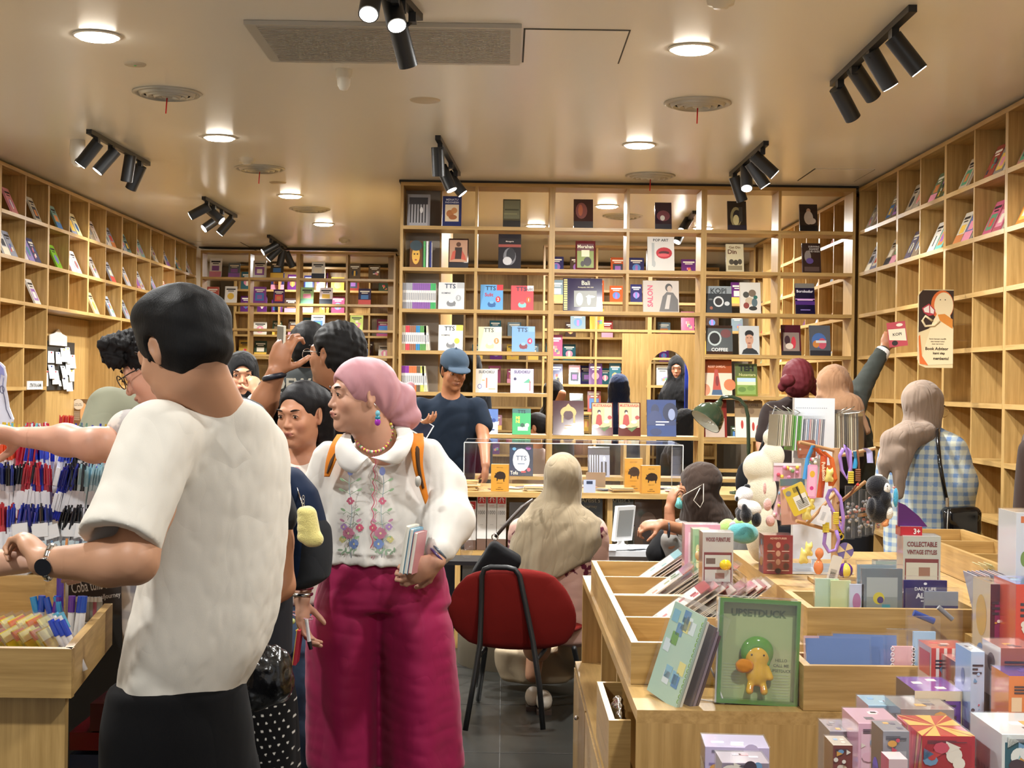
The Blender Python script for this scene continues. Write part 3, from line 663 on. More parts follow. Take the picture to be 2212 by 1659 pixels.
# ---- young man in the off-white tee, seen from behind on the left
def man_tee():
    Y =3.2;p =Person('person in an oversized off-white tee seen from behind, watch on wrist, at the pen table',(-.75,3.25,0),npP(388,760,Y),(-.76,.52,-.40),skin='#bf8f70')
    p.head(beard='#6b4c3c');S =p.S;S.paint(p.L(0,-.085,-.055),(.08,.05,.045),'#4a3428',p.R,.8,.7)
    nb =npP(474,895,3.28);p.neck(nb,.054);S.cone(p.L(0,-.05,-.04),nb+V3(.0,.0,-.01),.05,.057,.03)
    S.ell(npP(466,975,3.31),(.075,.07,.06),None,.04)
    sh,el,wr =npP(350,985,3.14),npP(292,1216,2.98),npP(90,1214,3.03)
    S.chain([sh,(sh+el)/2,el+V3(0,0,.01)],[.058,.052,.046],.02);m =el*.72+wr*.28
    S.chain([el,m,wr],[.046,.0475,.029],.02,fl=((0,1,0),1.12))
    p.hand(wr,(-.55,.70,.42),(-.5,-.2,-.9),side=-1,curl=1.2,thumb=.2,k=.95)
    ra =npP(530,1010,3.4);S.chain([ra,npP(525,1180,3.42),npP(460,1260,3.36)],[.036,.036,.03],.02)
    o =p.finish(.007)
    T_ =Skin();xa =(.66,.75)
    T_.loft([stn(474,862,3.3,.072,.072),stn(470,878,3.3,.105,.09),stn(462,905,3.31,.150,.108),stn(458,940,3.32,.178,.118),stn(462,1000,3.33,.188,.125),stn(470,1120,3.34,.186,.125),stn(456,1270,3.33,.182,.128),stn(425,1400,3.31,.182,.128),stn(386,1515,3.3,.152,.115)],xa,fold=(5,.03,.004,1.1,1.5),cap=.012)
    T_.cone(npP(345,945,3.14),npP(262,1160,2.99),.085,.083,.05);T_.cone(npP(560,960,3.45),npP(566,1090,3.5),.052,.055,.05)
    a,b =npP(345,945,3.14),npP(258,1172,2.985);ax =unit(b-a);T_.cone(b,b+ax*.03,.082,.082,.02);Rb =np.array((ax).tolist());Rz =np.stack([unit(np.cross((0,1,0),ax)),unit(np.cross(ax,np.cross((0,1,0),ax))),ax],1);T_.box(b+ax*.10,(.14,.14,.10),Rz,.004,'-',.002);T_.cone(b-ax*.05,b+ax*.1,.055,.072,.004,'-')
    T_.cone(p.L(0,-.02,-.06),npP(474,846,3.29),.05,.054,.008,'-')
    T_.disp =mixd(wavy(.0035,17,5,True,(1,1,.5)),wavy(.0015,50,8,True,(1,1,.6)))
    p.garment('shirt',T_,'#ddd8cd',h=.006,smooth=2)
    C_ =Skin();pts =[npP(478,868,3.29)+V3(math.cos(t)*.070,math.sin(t)*.070,-.014+.008*math.sin(t)) for t in np.linspace(0,6.283,25)]
    C_.chain(pts,[.007]*25,.003);p.garment('collar',C_,'#d8d3c7',h=.004)
    Q =Skin();Q.loft([stn(384,1470,3.3,.165,.135),stn(384,1570,3.3,.185,.145),stn(390,1700,3.3,.19,.15),stn(400,1900,3.3,.19,.15)],xa)
    for q in (-1,1):Q.cone(npP(395,1700,3.3)+V3(.66,.75,0)*q*.09,(-.72+q*.08,3.3+q*.09,.05),.10,.075,.03)
    p.garment('trousers',Q,'#0b0b0d',h=.009)
    for q in (-1,1):child_mb(p,MB().sph((-.74+q*.08,3.33+q*.09,.05),(.06,.12,.045),col='#1b1b1b'),'shoe')
    def ex(H):H.ell(p.L(0,.0,.10),np.array((.078,.09,.05)),p.R,.03);H.cone(p.L(-.03,-.085,.05),p.L(.03,-.085,.05),.045,.045,.03)
    p.hair('#080708',h=.0038,extra=ex,puff=1.03,front=.062,back=-.07,amp=.0008,fr=110)
    B =Skin()
    for q in (-1,1):B.cone(p.L(q*.068,.022,.03),p.L(q*.069,.026,-.012),.009,.004,.004)
    p.garment('sideburn',B,'#1a1513','hair',.003)
    w =wr+V3(.018,0,0);mb =MB();pts =[]
    for t in np.linspace(0,6.283,17)[:-1]:pts.append(w+V3(.004*math.sin(t),.029*math.cos(t),.033*math.sin(t)))
    for i in range(16):
        a,b =pts[i],pts[(i+1) % 16];mb.cyl(a,a*.1+b*.9,.0085,n=8,mat='chrome')
    mb.cyl(w+V3(-.002,-.028,-.004),w+V3(-.003,-.040,-.006),.0185,n=24,mat='chrome',capcol='#1c1c22',capmat='gloss')
    o =child_mb(p,mb,'wristwatch');return p
man_tee()
# ---- companion with glasses, curly hair, arm stretched across the pens
def companion():
    Y =3.92;p =Person('person with curly hair and glasses looking down, arm stretched left over the pens',(-.95,3.95,0),npP(344,792,Y),(-.87,.02,-.48),up=(-.3,0,1),skin='#d09c84',scale=.98)
    p.head(brow='#1a1210',res=.003);S =p.S;nb =npP(405,905,3.93);p.neck(nb,.05);S.ell(npP(415,960,3.9),(.12,.09,.08),None,.04)
    sh,el,wr =npP(338,945,3.8),npP(205,955,3.6),npP(48,944,3.72)
    S.chain([sh,sh*.4+el*.6,el+V3(0,0,-.008)],[.048,.041,.040],.02);S.chain([el+V3(0,0,-.008),el*.6+wr*.4,wr],[.040,.037,.026],.03)
    p.hand(wr,(-1,.1,.1),(-.1,-.5,-1),side=-1,curl=.9)
    p.finish(.008)
    T_ =Skin();T_.loft([stn(410,888,3.92,.08,.08),stn(410,930,3.9,.18,.10),stn(410,1100,3.88,.18,.11),stn(410,1450,3.86,.17,.11)],(1,.4),fold=(6,.03,0,0,1))
    T_.cone(npP(350,950,3.85),npP(281,934,3.68),.065,.06,.03)
    def plaid(v,c):
        x =v[:,0]*90;z =v[:,2]*90;w =((np.sin(x) > .3).astype(float)+(np.sin(z) > .3))*.5
        return c*(1-w[:,None]*.75)+np.array(lin('#5a5f74'))*w[:,None]*.75
    p.garment('shirt',T_,'#cfc6bd',h=.008,colf=plaid)
    Q =Skin();Q.loft([((-.86,3.85,.0),.12,.10),((-.86,3.85,.5),.14,.11),(npP(415,1400,3.86),.16,.11)],(1,.4));p.garment('trousers',Q,'#22242b',h=.012)
    def ex(H):
        rs =np.random.RandomState(4)
        for i in range(46):
            a =rs.rand()*2.4-.2;b =rs.rand()*6.28;q =p.L(.055*math.cos(b),.045+.05*math.sin(a),.085+.035*rs.randn()*.6);H.ell(q,.017+.008*rs.rand(),None,.004)
        H.ell(p.L(0,.055,.095),(.06,.05,.04),p.R,.02)
    p.hair('#100d0e',h=.0045,extra=ex,front=.075,amp=.004,fr=230)
    mb =MB();M =Matrix.Translation(Vector(p.c)) @ Matrix([list(p.R[i]) for i in range(3)]).to_4x4()
    for q in (-1,1):
        pts =[(q*.033+.027*math.cos(t),.104,.006+.020*math.sin(t)) for t in np.linspace(0,6.283,21)[:-1]];mb.tube(pts,.0016,6,'#241614','gloss',M,True)
        mb.tube([(q*.06,.100,.012),(q*.076,.06,.012),(q*.08,0,.008)],.0017,6,'#241614','gloss',M)
    mb.tube([(-.008,.106,.010),(0,.109,.013),(.008,.106,.010)],.0015,6,'#241614','gloss',M);child_mb(p,mb,'glasses')
companion()
def olive():
    p =Person('person in an olive grey tee standing behind the two men, head hidden',(-1.2,5.05,0),npP(362,750,5.05),(-.3,1,0),skin='#b98a6c')
    p.head(eyes=False,res=.006);S =p.S;p.neck(npP(352,850,5.05));p.finish(.01)
    T_ =Skin();p.torso(345,832,5.05,.215,.13,[stn(340,1000,5.05,.22,.14),stn(340,1350,5.05,.21,.14)],(1,-.2),T=T_)
    T_.cone(npP(238,885,5.0),npP(205,975,4.9),.082,.08,.05);T_.cone(npP(440,885,5.0),npP(450,975,4.9),.082,.08,.05)
    T_.disp =wavy(.004,20,2,True,(1,1,.6));p.garment('shirt',T_,'#7f7f6c',h=.008);p.hair('#14110f',h=.007)
    Q =Skin();Q.loft([((-1.25,5.05,.0),.14,.12),(npP(340,1330,5.05),.19,.14)],(1,0));p.garment('trousers',Q,'#2a2b30',h=.013)
olive()
# ---- bare forearm reaching in from the left edge
def forearm():
    Y =3.15;p =Person('person mostly outside the left edge, only a pale forearm reaching in',(-1.85,3.35,0),npP(-560,760,3.4),(.9,.3,-.3),skin='#d8a88c')
    p.head(eyes=False,res=.008);S =p.S;p.neck(npP(-570,900,3.4));el,wr =npP(-250,1235,3.2),npP(50,1212,3.12)
    S.chain([npP(-480,960,3.35),el,(el+wr)/2,wr],[.055,.045,.036,.027],.02);p.hand(wr,(1,.1,.12),(.1,.3,-1),side=1,curl=1.2);p.finish(.008)
    T_ =Skin();T_.loft([stn(-570,880,3.4,.09,.09),stn(-570,930,3.4,.2,.12),stn(-570,1450,3.4,.2,.14),((-1.85,3.4,.0),.15,.12)],(.3,1));p.garment('shirt',T_,'#8c8fa3',h=.012)
forearm()
# ---- smiling woman in black hijab, hand at mouth
def smiling():
    Y =7.4;p =Person('smiling person in a black headscarf holding a hand to the mouth, behind the men',(-1.4,7.45,0),npP(522,812,Y),(.22,-.96,-.08),skin='#c58d6e',scale=.98)
    p.head(fem=True,smile=1,res=.0045,lips='#a85550');S =p.S;p.neck(npP(520,858,Y))
    wr =npP(556,848,7.22);S.chain([npP(548,905,7.2),wr],[.036,.026],.02);p.hand(wr,(-.35,.25,1),(-.5,.8,.1),side=1,curl=1.2,res=.0045,k=.8);p.finish(.01)
    def dr(H):
        H.loft([stn(520,905,Y+.03,.19,.14),stn(518,870,Y+.03,.15,.12),stn(512,835,Y+.04,.105,.10),stn(511,800,Y+.05,.09,.09)],(1,0),k=.04,fold=(7,.03,0,0,2))
    p.hijab('#0c0c0e',dr,h=.008,amp=.003)
    T_ =Skin();T_.loft([stn(512,855,Y+.05,.15,.10),stn(512,880,Y+.05,.205,.12),stn(512,1100,Y+.05,.21,.14),((-1.4,Y+.05,.0),.2,.16)],(1,0));T_.cone(npP(552,880,7.3),npP(549,905,7.18),.05,.05,.02);T_.cone(npP(549,905,7.18),npP(552,868,7.2),.05,.045,.02)
    p.garment('blouse',T_,'#d9d6d0',h=.011)
smiling()
# ---- man in black tee raising a phone
def phone_man():
    Y =5.8;p =Person('person in a black tee and glasses raising a phone, smartwatch on wrist',(-.72,5.85,0),npP(722,768,Y),(-.86,.50,.04),skin='#a06d4e',scale=1.04)
    p.head(beard='#4a3226',res=.0035,jaw=1.12);S =p.S;nb =npP(722,850,5.85);p.neck(nb,.068);S.cone(p.L(0,-.06,-.03),nb,.062,.075,.04);S.ell(npP(712,900,5.9),(.2,.13,.1),None,.05)
    sh,el,wr =npP(662,880,5.72),npP(553,915,5.45),npP(596,806,5.4)
    S.chain([sh,el],[.062,.052],.03);S.chain([el,el*.55+wr*.45,wr],[.052,.048,.034],.03);p.hand(wr,(.25,.05,1),(.45,.9,0),side=-1,curl=.85,res=.0045,k=1.12,thumb=.7)
    p.finish(.009)
    T_ =Skin();T_.loft([stn(722,822,5.88,.10,.09),stn(718,840,5.88,.17,.12),stn(708,880,5.9,.25,.15),stn(700,960,5.9,.26,.18),stn(695,1150,5.9,.25,.19),((-.75,5.9,.85),.23,.18)],(.8,.5),fold=(6,.03,0,0,1))
    T_.cone(npP(668,882,5.74),npP(590,898,5.52),.085,.082,.05);T_.cone(npP(770,880,6.05),npP(778,980,6.1),.08,.08,.05)
    T_.disp =wavy(.004,20,6,True);p.garment('shirt',T_,'#0d0d11',h=.008)
    m =MB();M =Matrix.Translation(P(600,926,5.62)) @ Matrix.Rotation(-.5,4,'Z') @ Matrix.Rotation(.0,4,'Y');m.text('IMPLE',0,0,.028,'#c9c4b4',M,bold=.02);child_mb(p,m,'shirt_print')
    Q =Skin();Q.loft([((-.72,5.9,.0),.17,.13),((-.75,5.9,.9),.21,.17)],(.8,.5));p.garment('trousers',Q,'#1a1b20',h=.013)
    p.hair('#0f0d0d',h=.005,puff=1.03,front=.035,back=-.075,amp=.003)
    mb =MB();M =Matrix.Translation(Vector(p.c)) @ Matrix([list(p.R[i]) for i in range(3)]).to_4x4() @ Matrix.Diagonal((1.04,)*3+(1,))
    for q in (-1,1):
        pts =[(q*.034+.029*math.cos(t),.106,-.002+.024*math.sin(t)) for t in np.linspace(0,6.283,21)[:-1]];mb.tube(pts,.0013,6,mat='chrome',M=M,closed=True)
        mb.tube([(q*.062,.102,.010),(q*.077,.05,.012),(q*.081,-.012,.008)],.0015,6,mat='chrome',M=M)
    mb.tube([(-.008,.108,.006),(0,.111,.009),(.008,.108,.006)],.0013,6,mat='chrome',M=M);child_mb(p,mb,'glasses')
    w =wr+V3(-.006,0,-.014);mb =MB();mb.tube([w+V3(.036*math.cos(t),.036*math.sin(t),.009*math.cos(t)) for t in np.linspace(0,6.283,21)[:-1]],.011,8,'#1b1e2b','print',closed=True);child_mb(p,mb,'smartwatch')
    c =npP(607,747,5.42);M =Matrix.Translation(Vector(c)) @ Matrix.Rotation(math.radians(-62),4,'Z') @ Matrix.Rotation(math.radians(4),4,'Y')
    ph =thing('mobile_phone',c,'clear cased phone held up by the man in the black tee','phone');M0 =Matrix.Translation(-Vector(c)) @ M
    bevel(MB().box((-.037,-.0045,-.077),(.037,.0045,.077),'#d9d5c4','gloss',M0).build('case',ph),.003);MB().box((-.034,-.0055,-.073),(.034,-.0043,.073),'#11141a','gloss',M0).build('screen',ph)
phone_man()
# ---- man seen from behind in grey printed tee
def grey_tee():
    Y =6.6;p =Person('person in a dark grey printed tee seen from behind, beyond the phone',(-.95,6.65,0),npP(666,756,Y),(-.15,1,-.05),skin='#8f6549');p.head(eyes=False,res=.005);S =p.S;p.neck(npP(664,815,Y),.056);p.finish(.01)
    T_ =Skin();T_.loft([stn(664,792,Y,.09,.08),stn(662,806,Y,.15,.10),stn(660,830,Y,.215,.12),stn(660,1000,Y,.22,.14),((-.95,6.65,.85),.2,.14)],(1,0),fold=(6,.02,0,0,1));p.garment('shirt',T_,'#3a3d3d',h=.009)
    m =MB();m.text('DEWA',P(640,830,6.4).x,P(640,830,6.4).z,.055,'#cfcabb',None,y=6.455,bold=.03);m.text('#NKRI',P(640,855,6.4).x,P(640,858,6.4).z,.055,'#cfcabb',None,y=6.455,bold=.03);child_mb(p,m,'shirt_print')
    Q =Skin();Q.loft([((-.95,6.65,.0),.16,.13),((-.95,6.65,.9),.19,.14)],(1,0));p.garment('trousers',Q,'#23252a',h=.013);p.hair('#0f0d0d',h=.006,back=-.09)
grey_tee()
# ---- girl with long dark hair, floral top and jeans
def girl():
    Y =5.3;p =Person('person with long dark hair, flower clip, floral top and blue jeans',(-.8,5.35,0),npP(650,898,Y),(-.42,-.89,-.13),skin='#c08a6c',scale=.99)
    p.head(fem=True,res=.003,lips='#a4625a',look=(-.3,-.4));S =p.S;nb =npP(652,985,5.36);p.neck(nb,.045);S.ell(npP(650,1010,5.37),(.13,.08,.06),None,.04);p.finish(.008)
    T_ =Skin();T_.loft([stn(650,975,5.38,.12,.075),stn(650,990,5.38,.165,.09),stn(650,1040,5.38,.17,.11),stn(650,1200,5.38,.155,.11),stn(650,1300,5.38,.165,.115)],(1,.15),fold=(5,.02,0,0,1))
    T_.ell(p.L(0,.03,-.13),(.062,.075,.05),None,.01,'-')
    T_.cone(npP(600,1000,5.36),npP(585,1060,5.3),.055,.05,.03);T_.cone(npP(702,1000,5.42),npP(712,1150,5.42),.055,.05,.03)
    def flor(v,c):
        rs =np.random.RandomState(3)
        for i in range(70):
            q =np.array([rs.uniform(-.2,.2)-.78,0,rs.uniform(.9,1.35)]);d =np.hypot(v[:,0]-q[0],v[:,2]-q[2]);w =(d < .009+.006*rs.rand())*.8;c =c*(1-w[:,None])+np.array(lin(['#c27a86','#a9506a','#8f9a78'][i % 3]))*w[:,None]
        return c
    p.garment('blouse',T_,'#e6ddd3',h=.006,colf=flor)
    J =Skin();hp =npP(640,1310,5.4)
    J.loft([(hp+V3(0,0,-.16),.165,.12),(hp+V3(0,0,0),.165,.12),(hp+V3(0,0,.06),.14,.10)],(1,.15))
    for q,fx in ((-1,600),(1,655)):
        J.chain([hp+V3(q*.075,0,-.12),hp+V3(q*.085,0,-.45),npP(fx,1640,5.45+.05*q)],[.105,.09,.095],.03)
    J.disp =mixd(wavy(.004,22,4,True,(1,1,.5)),wavy(.002,60,5,True));p.garment('jeans',J,'#5c7390','denim',.008)
    for q,fx in ((-1,590),(1,640)):
        c =npP(fx,1665,5.35);m =MB();m.sph((c[0],c[1]-.04,.05),(.045,.12,.045),col='#15151a');m.tube([(c[0]+.02,c[1]-.12,.085),(c[0]+.045,c[1]-.13,.11),(c[0]+.05,c[1]-.12,.07)],.004,6,'#e8e6e0');child_mb(p,m,'shoe')
    def ex(H):
        H.cone(p.L(.045,-.07,.04),p.L(.06,-.09,-.10),.055,.05,.03);H.cone(p.L(.06,-.09,-.10),npP(716,1010,5.44),.05,.04,.03)
        H.cone(p.L(-.05,-.06,.04),p.L(-.04,-.09,-.08),.05,.04,.03)
    p.hair('#100e11',h=.0045,extra=ex,front=.05,amp=.001,fr=120,puff=.965,cut=(.076,.085,.098),back=-.14)
    mb =MB();c =p.L(.085,-.04,.0)
    for i in range(5):
        a =i*1.2566;mb.sph(Vector(c)+Vector((.016*math.cos(a),-.006,.016*math.sin(a))),(.012,.006,.012),10,6,'#ece3b4')
    mb.sph(Vector(c)+Vector((0,-.012,0)),.007,10,6,'#e6c63c');child_mb(p,mb,'flower_clip')
girl()
# ---- small person with backpack between the man in the tee and the woman in pink trousers
def backpacker():
    Y =4.25;p =Person('person hidden behind the off-white tee, bare arm, black polka dot skirt',(-.72,4.25,0),npP(500,960,Y),(-.9,-.1,-.3),skin='#b07c5c');p.head(fem=True,eyes=False,res=.006);S =p.S;p.neck(npP(505,1040,Y),.045)
    sh,el,wr =npP(590,1075,4.15),npP(606,1265,4.12),npP(520,1325,4.04)
    S.chain([sh,(sh+el)/2,el],[.05,.046,.04],.02);S.chain([el,el*.6+wr*.4,wr],[.040,.038,.027],.02);p.hand(wr,(-1,-.1,-.2),(0,-1,.1),side=1,curl=.8,res=.005,box=False);p.finish(.007)
    T_ =Skin();T_.loft([stn(520,1035,Y,.08,.08),stn(540,1070,Y,.12,.15),stn(545,1200,Y,.12,.14),stn(535,1420,Y,.13,.14)],(1,.1));T_.cone(npP(582,1062,4.17),npP(600,1115,4.14),.058,.058,.03);p.garment('blouse',T_,'#26262b',h=.008)
    K =Skin();K.loft([stn(528,1400,Y,.13,.13),stn(528,1520,Y,.155,.15),stn(528,1700,Y,.165,.16),((-.75,Y,.25),.18,.15)],(1,.1),fold=(6,.03,0,0,0))
    def dots(v,c):
        u =v[:,0]/.022;w =v[:,2]/.022;r =np.floor(w);uu =u+.5*(r % 2);du =uu-np.round(uu);dw =w-r-.5;m =(np.hypot(du,dw) < .13)
        c[m] =np.array(lin('#d8d6d0'));return c
    p.garment('skirt',K,'#0c0c0e',h=.0032,colf=dots);p.hair('#131012',h=.007)
    Lg =Skin();Lg.cone((-.78,Y,.33),(-.8,Y,.03),.05,.035);Lg.cone((-.68,Y,.33),(-.66,Y,.03),.05,.035);p.garment('leggings',Lg,'#c7b6a6',h=.01)
    c =npP(640,1140,4.48);b =thing('backpack',c,'navy blue backpack hanging between the two women','backpack');B =Skin()
    B.loft([stn(625,1262,4.45,.07,.10),stn(648,1240,4.47,.085,.13),stn(650,1150,4.48,.085,.14),stn(635,1060,4.46,.075,.13),stn(615,1010,4.45,.05,.10)],(1,.1),fold=(5,.02,.02,0,3));B.build('bag_body',b,'cloth','#1a2740',.007)
    PK =Skin();PK.loft([stn(640,1268,4.42,.06,.09),stn(665,1240,4.44,.07,.11),stn(668,1140,4.45,.068,.11),stn(650,1100,4.45,.05,.08)],(1,.1));PK.build('side_pocket',b,'cloth','#2b2d31',.007)
    m =MB();m.tube([Vector(npP(640,1050,4.35)),Vector(npP(651,1085,4.32)),Vector(npP(655,1100,4.32))],.003,6,mat='chrome',M=Matrix.Translation(-Vector(c)));m.build('zip_pull',b)
    k =npP(668,1142,4.1);t =thing('plush_keychain',k,'pale yellow plush charm hanging from the navy backpack','keychain');F =Skin();F.chain([npP(665,1112,4.1),npP(672,1160,4.1)],[.026,.029],.02);[F.ell(npP(652,y,4.09),.014,None,.01) for y in (1106,1124,1142,1160)]
    F.ell(npP(684,1165,4.09),.02,None,.01);F.build('plush',t,'plush','#e6d98a',.0035);m =MB()
    for i in range(5):m.tube([Vector((.003*math.cos(a)-.018,0,.045+.011*i+.006*math.sin(a))) for a in np.linspace(0,6.28,9)[:-1]],.0011,5,mat='chrome',closed=True)
    m.build('chain',t)
    c =npP(575,1455,3.75);t =thing('handbag',c,'shiny black puffy quilted handbag beside the polka dot skirt','handbag');F =Skin();F.ell(npP(570,1460,3.75),(.068,.06,.085),np.array(Matrix.Rotation(.5,3,'Y')),.03);F.ell(npP(605,1480,3.75),(.03,.05,.045),None,.03);F.ell(npP(545,1500,3.75),(.04,.05,.04),None,.03)
    F.disp =wavy(.005,70,3,True);F.build('bag_body',t,'quilt','#101012',.004);m =MB();A,B_ =npP(560,1360,3.72),npP(585,1420,3.74)
    for i in range(14):
        q =A+(B_-A)*i/13-c;m.tube([Vector(q+V3(.004*math.cos(a),.0015*i % .003,.006*math.sin(a))) for a in np.linspace(0,6.28,9)[:-1]],.0011,5,mat='chrome',closed=True)
    m.build('chain_strap',t)
backpacker()
# ---- woman in dusty pink turban, embroidered blouse and magenta trousers
def pink_woman():
    Y =4.7;p =Person('person in dusty pink turban, embroidered white blouse and wide magenta trousers, holding books',(-.4,4.72,0),npP(778,857,Y),(-.90,-.43,-.03),skin='#c3937a',scale=1.0)
    p.head(fem=True,res=.0024,lips='#a0615a',look=(-.5,0),jaw=1.05);S =p.S;nb =npP(822,990,4.76);p.neck(nb,.052);S.cone(p.L(0,-.03,-.06),nb,.052,.062,.04);S.ell(npP(828,1010,4.78),(.14,.08,.06),None,.05)
    wr =npP(943,1212,4.52);S.chain([npP(895,1000,4.80),npP(950,1050,4.78),npP(966,1120,4.70),wr],[.035,.035,.036,.027],.02);p.hand(wr,(-.85,-.15,-.45),(-.35,.9,.1),side=1,curl=.75,res=.003,thumb=.3,k=.95)
    wl =npP(652,1296,4.6);S.chain([npP(745,1010,4.8),npP(690,1060,4.8),npP(668,1180,4.70),wl],[.04,.035,.032,.026],.02);p.hand(wl,(.06,-.05,-1),(.75,-.1,0),side=-1,curl=.55,res=.003,k=.95)
    p.finish(.007)
    T_ =Skin();xa =(1,.06)
    T_.loft([stn(828,948,4.78,.07,.07),stn(830,962,4.78,.115,.09),stn(832,985,4.79,.175,.11),stn(832,1040,4.79,.195,.135),stn(830,1100,4.78,.190,.150),stn(828,1170,4.77,.185,.145),stn(828,1216,4.76,.195,.150)],xa,fold=(7,.03,.0,0,2),cap=.01)
    T_.chain([npP(922,985,4.76),npP(958,1050,4.74),npP(970,1125,4.67),npP(952,1188,4.56)],[.060,.070,.080,.050],.03)
    T_.chain([npP(712,990,4.80),npP(688,1060,4.8),npP(672,1150,4.74),npP(656,1268,4.64)],[.058,.055,.052,.036],.03)
    T_.cone(p.L(0,-.03,-.10),npP(826,975,4.72),.055,.058,.01,'-')
    T_.disp =mixd(wavy(.0035,24,11,True,(1,1,.7)),wavy(.0018,60,12,True,(1,1,.6)))
    hz =npP(828,1216,4.7)[2]
    def scal(x,y,z):return np.where(z < hz+.03,(.006*np.abs(np.sin((x+.39)*math.pi/.052))),0)
    T_.disp =mixd(T_.disp,scal)
    p.garment('blouse',T_,'#d8d4cd',h=.005,smooth=2)
    def fy(px,py):  # depth of the blouse front at a pixel
        q =npP(px,py,4.63);u =(q[0]-npP(830,py,4.78)[0])/.195;return 4.785-.150*math.sqrt(max(0,1-u*u))-.014
    mb =MB()
    def E(px,py):return Vector(npP(px,py,fy(px,py)))
    def stitch(pts,r,col):mb.tube([E(*q) for q in pts],r,5,col,'print')
    def petal(px,py,rx,ry,ang,col):
        c =E(px,py);mb.add([c+Vector((rx*math.cos(t)*math.cos(ang)-ry*math.sin(t)*math.sin(ang),-.001,rx*math.cos(t)*math.sin(ang)+ry*math.sin(t)*math.cos(ang))) for t in np.linspace(0,6.283,11)[:-1]],[list(range(10))],col)
    sc =[]
    for i in range(60):
        t =i/59;y =985+t*228;sc.append((806-8*t+4*abs(math.sin(t*8*math.pi))*1.5,y))
    stitch(sc,.0016,'#c9566f');stitch([(q[0]+5,q[1]) for q in sc],.0009,'#d88898')
    for sx,d in ((757,-1),(826,1)):
        stitch([(sx+3*d*math.sin(i*.5),1015+i*9.5) for i in range(21)],.0011,'#93a8b4')
        for (yy,w) in ((1040,18),(1062,20),(1105,16),(1128,18),(1165,14)):
            for q in (-1,1):
                stitch([(sx,yy+6),(sx+q*w*.5,yy),(sx+q*w,yy-6*(1 if yy < 1070 else -1))],.0009,'#8fae8c');petal(sx+q*w,yy-4,.009,.004,.5*q,['#8d9ccf','#9dbf97','#c98aa6'][(yy//7) % 3])
        petal(sx,1018,.010,.014,0,'#8b97d3')
        for a in range(6):petal(sx+5*math.cos(a),1082+5*math.sin(a),.006,.004,a,'#d8708a')
        for (fx,fy_,col,r) in ((sx-4,1152,'#c97f98',15),(sx-8*d,1175,'#7e96cc',13),(sx+14*d,1138,'#b894c8',9),(sx+17*d,1165,'#d9cf8a',9),(sx-20*d,1140,'#cf5f7a',10)):
            for a in range(7):petal(fx+r*.5*math.cos(a*.9),fy_+r*.5*math.sin(a*.9),r*.00062,r*.00045,a*.9,col)
            petal(fx,fy_,.004,.004,0,'#f0e3b0')
        for a in range(9):petal(sx-22+a*6,1188+6*(a % 2),.009,.0035,.8*(a % 3),'#9db79a')
    child_mb(p,mb,'embroidery')
    def panel(inner,outer,col='#e8e4de',off=0.):
        m =MB();n =len(inner);rows =7;vs =[];fs =[]
        for k in (0,1):
            for i in range(n):
                for j in range(rows):
                    t =j/(rows-1);a,b =inner[i],outer[i];x,y,dy =[a[q]*(1-t)+b[q]*t for q in range(3)]
                    base =min(fy(x,y),4.84) if y > 950 else fy(x,950)+(950-y)*.0010
                    v =npP(x,y,base-.011-off-(.016 if not off else .004)*math.sin(t*2.6)+dy+(.0045 if k else 0));vs.append(v)
        N_ =n*rows
        for i in range(n-1):
            for j in range(rows-1):
                q =[i*rows+j,(i+1)*rows+j,(i+1)*rows+j+1,i*rows+j+1];fs.append(q);fs.append([N_+v for v in reversed(q)])
        ed =[i*rows for i in range(n)]+[(n-1)*rows+j for j in range(1,rows)]+[i*rows+rows-1 for i in range(n-2,-1,-1)]+[j for j in range(rows-2,0,-1)]
        for a,b in zip(ed,ed[1:]+ed[:1]):fs.append([b,a,N_+a,N_+b])
        m.add(vs,fs,col,'cloth',True);return m
    def sm(pts,n=22):
        o =[];P_ =[pts[0]]+list(pts)+[pts[-1]]
        for k in range(n):
            t =k/(n-1)*(len(pts)-1);i =min(int(t),len(pts)-2);f =t-i;a,b,c,d =[np.array(P_[i+q],float) for q in range(4)]
            o.append(b+.5*f*(c-a+f*(2*a-5*b+4*c-d+f*(3*(b-c)+d-a))))
        return o
    right =panel(sm([(848,918,.10),(858,940,.04),(848,965,0),(825,982,0),(800,988,0)]),sm([(876,915,.10),(893,938,.05),(884,975,0),(856,1003,0),(806,989,0)]))
    left =panel(sm([(762,930,.07),(758,945,.03),(766,965,0),(782,980,0),(796,987,0)]),sm([(742,936,.05),(724,965,0),(732,1005,0),(766,1022,0),(792,990,0)]))
    b0 =len(right.v);right.v += left.v;right.f += [[v+b0 for v in f] for f in left.f];right.c += left.c;right.m += left.m;right.sm += left.sm
    child_mb(p,right,'collar')
    mb =MB();cols =['#d5c54a','#c64c5c','#e8e2c8','#7fae6e','#d87f9a','#e9d77a','#b94a66']
    N =46
    for i in range(N):
        t =math.pi*(-.12+1.24*i/(N-1));c =Vector(npP(806+41*math.cos(t),930+46*max(math.sin(t),-.3),4.648+.07*abs(math.cos(t))**2));mb.sph(c,.0052,8,6,cols[i % 7],'gloss')
    child_mb(p,mb,'bead_necklace')
    mb =MB();e =Vector(npP(816,893,4.62));mb.tube([Vector(npP(808,868,4.62)),Vector(npP(813,880,4.61))],.001,5,mat='chrome');mb.sph(e,(.008,.006,.010),col='#74b7c9',mat='gloss');mb.sph(e-Vector((0,0,.014)),(.009,.006,.008),col='#2c7f96',mat='gloss');mb.sph(e-Vector((0,0,.028)),(.010,.007,.012),col='#9a2aa8',mat='gloss');child_mb(p,mb,'earring')
    H =Skin();L,R =p.L,p.R
    H.ell(L(0,-.015,.036),(.088,.108,.097),R,.02);H.ell(L(0,-.075,.0),(.078,.06,.085),R,.03)
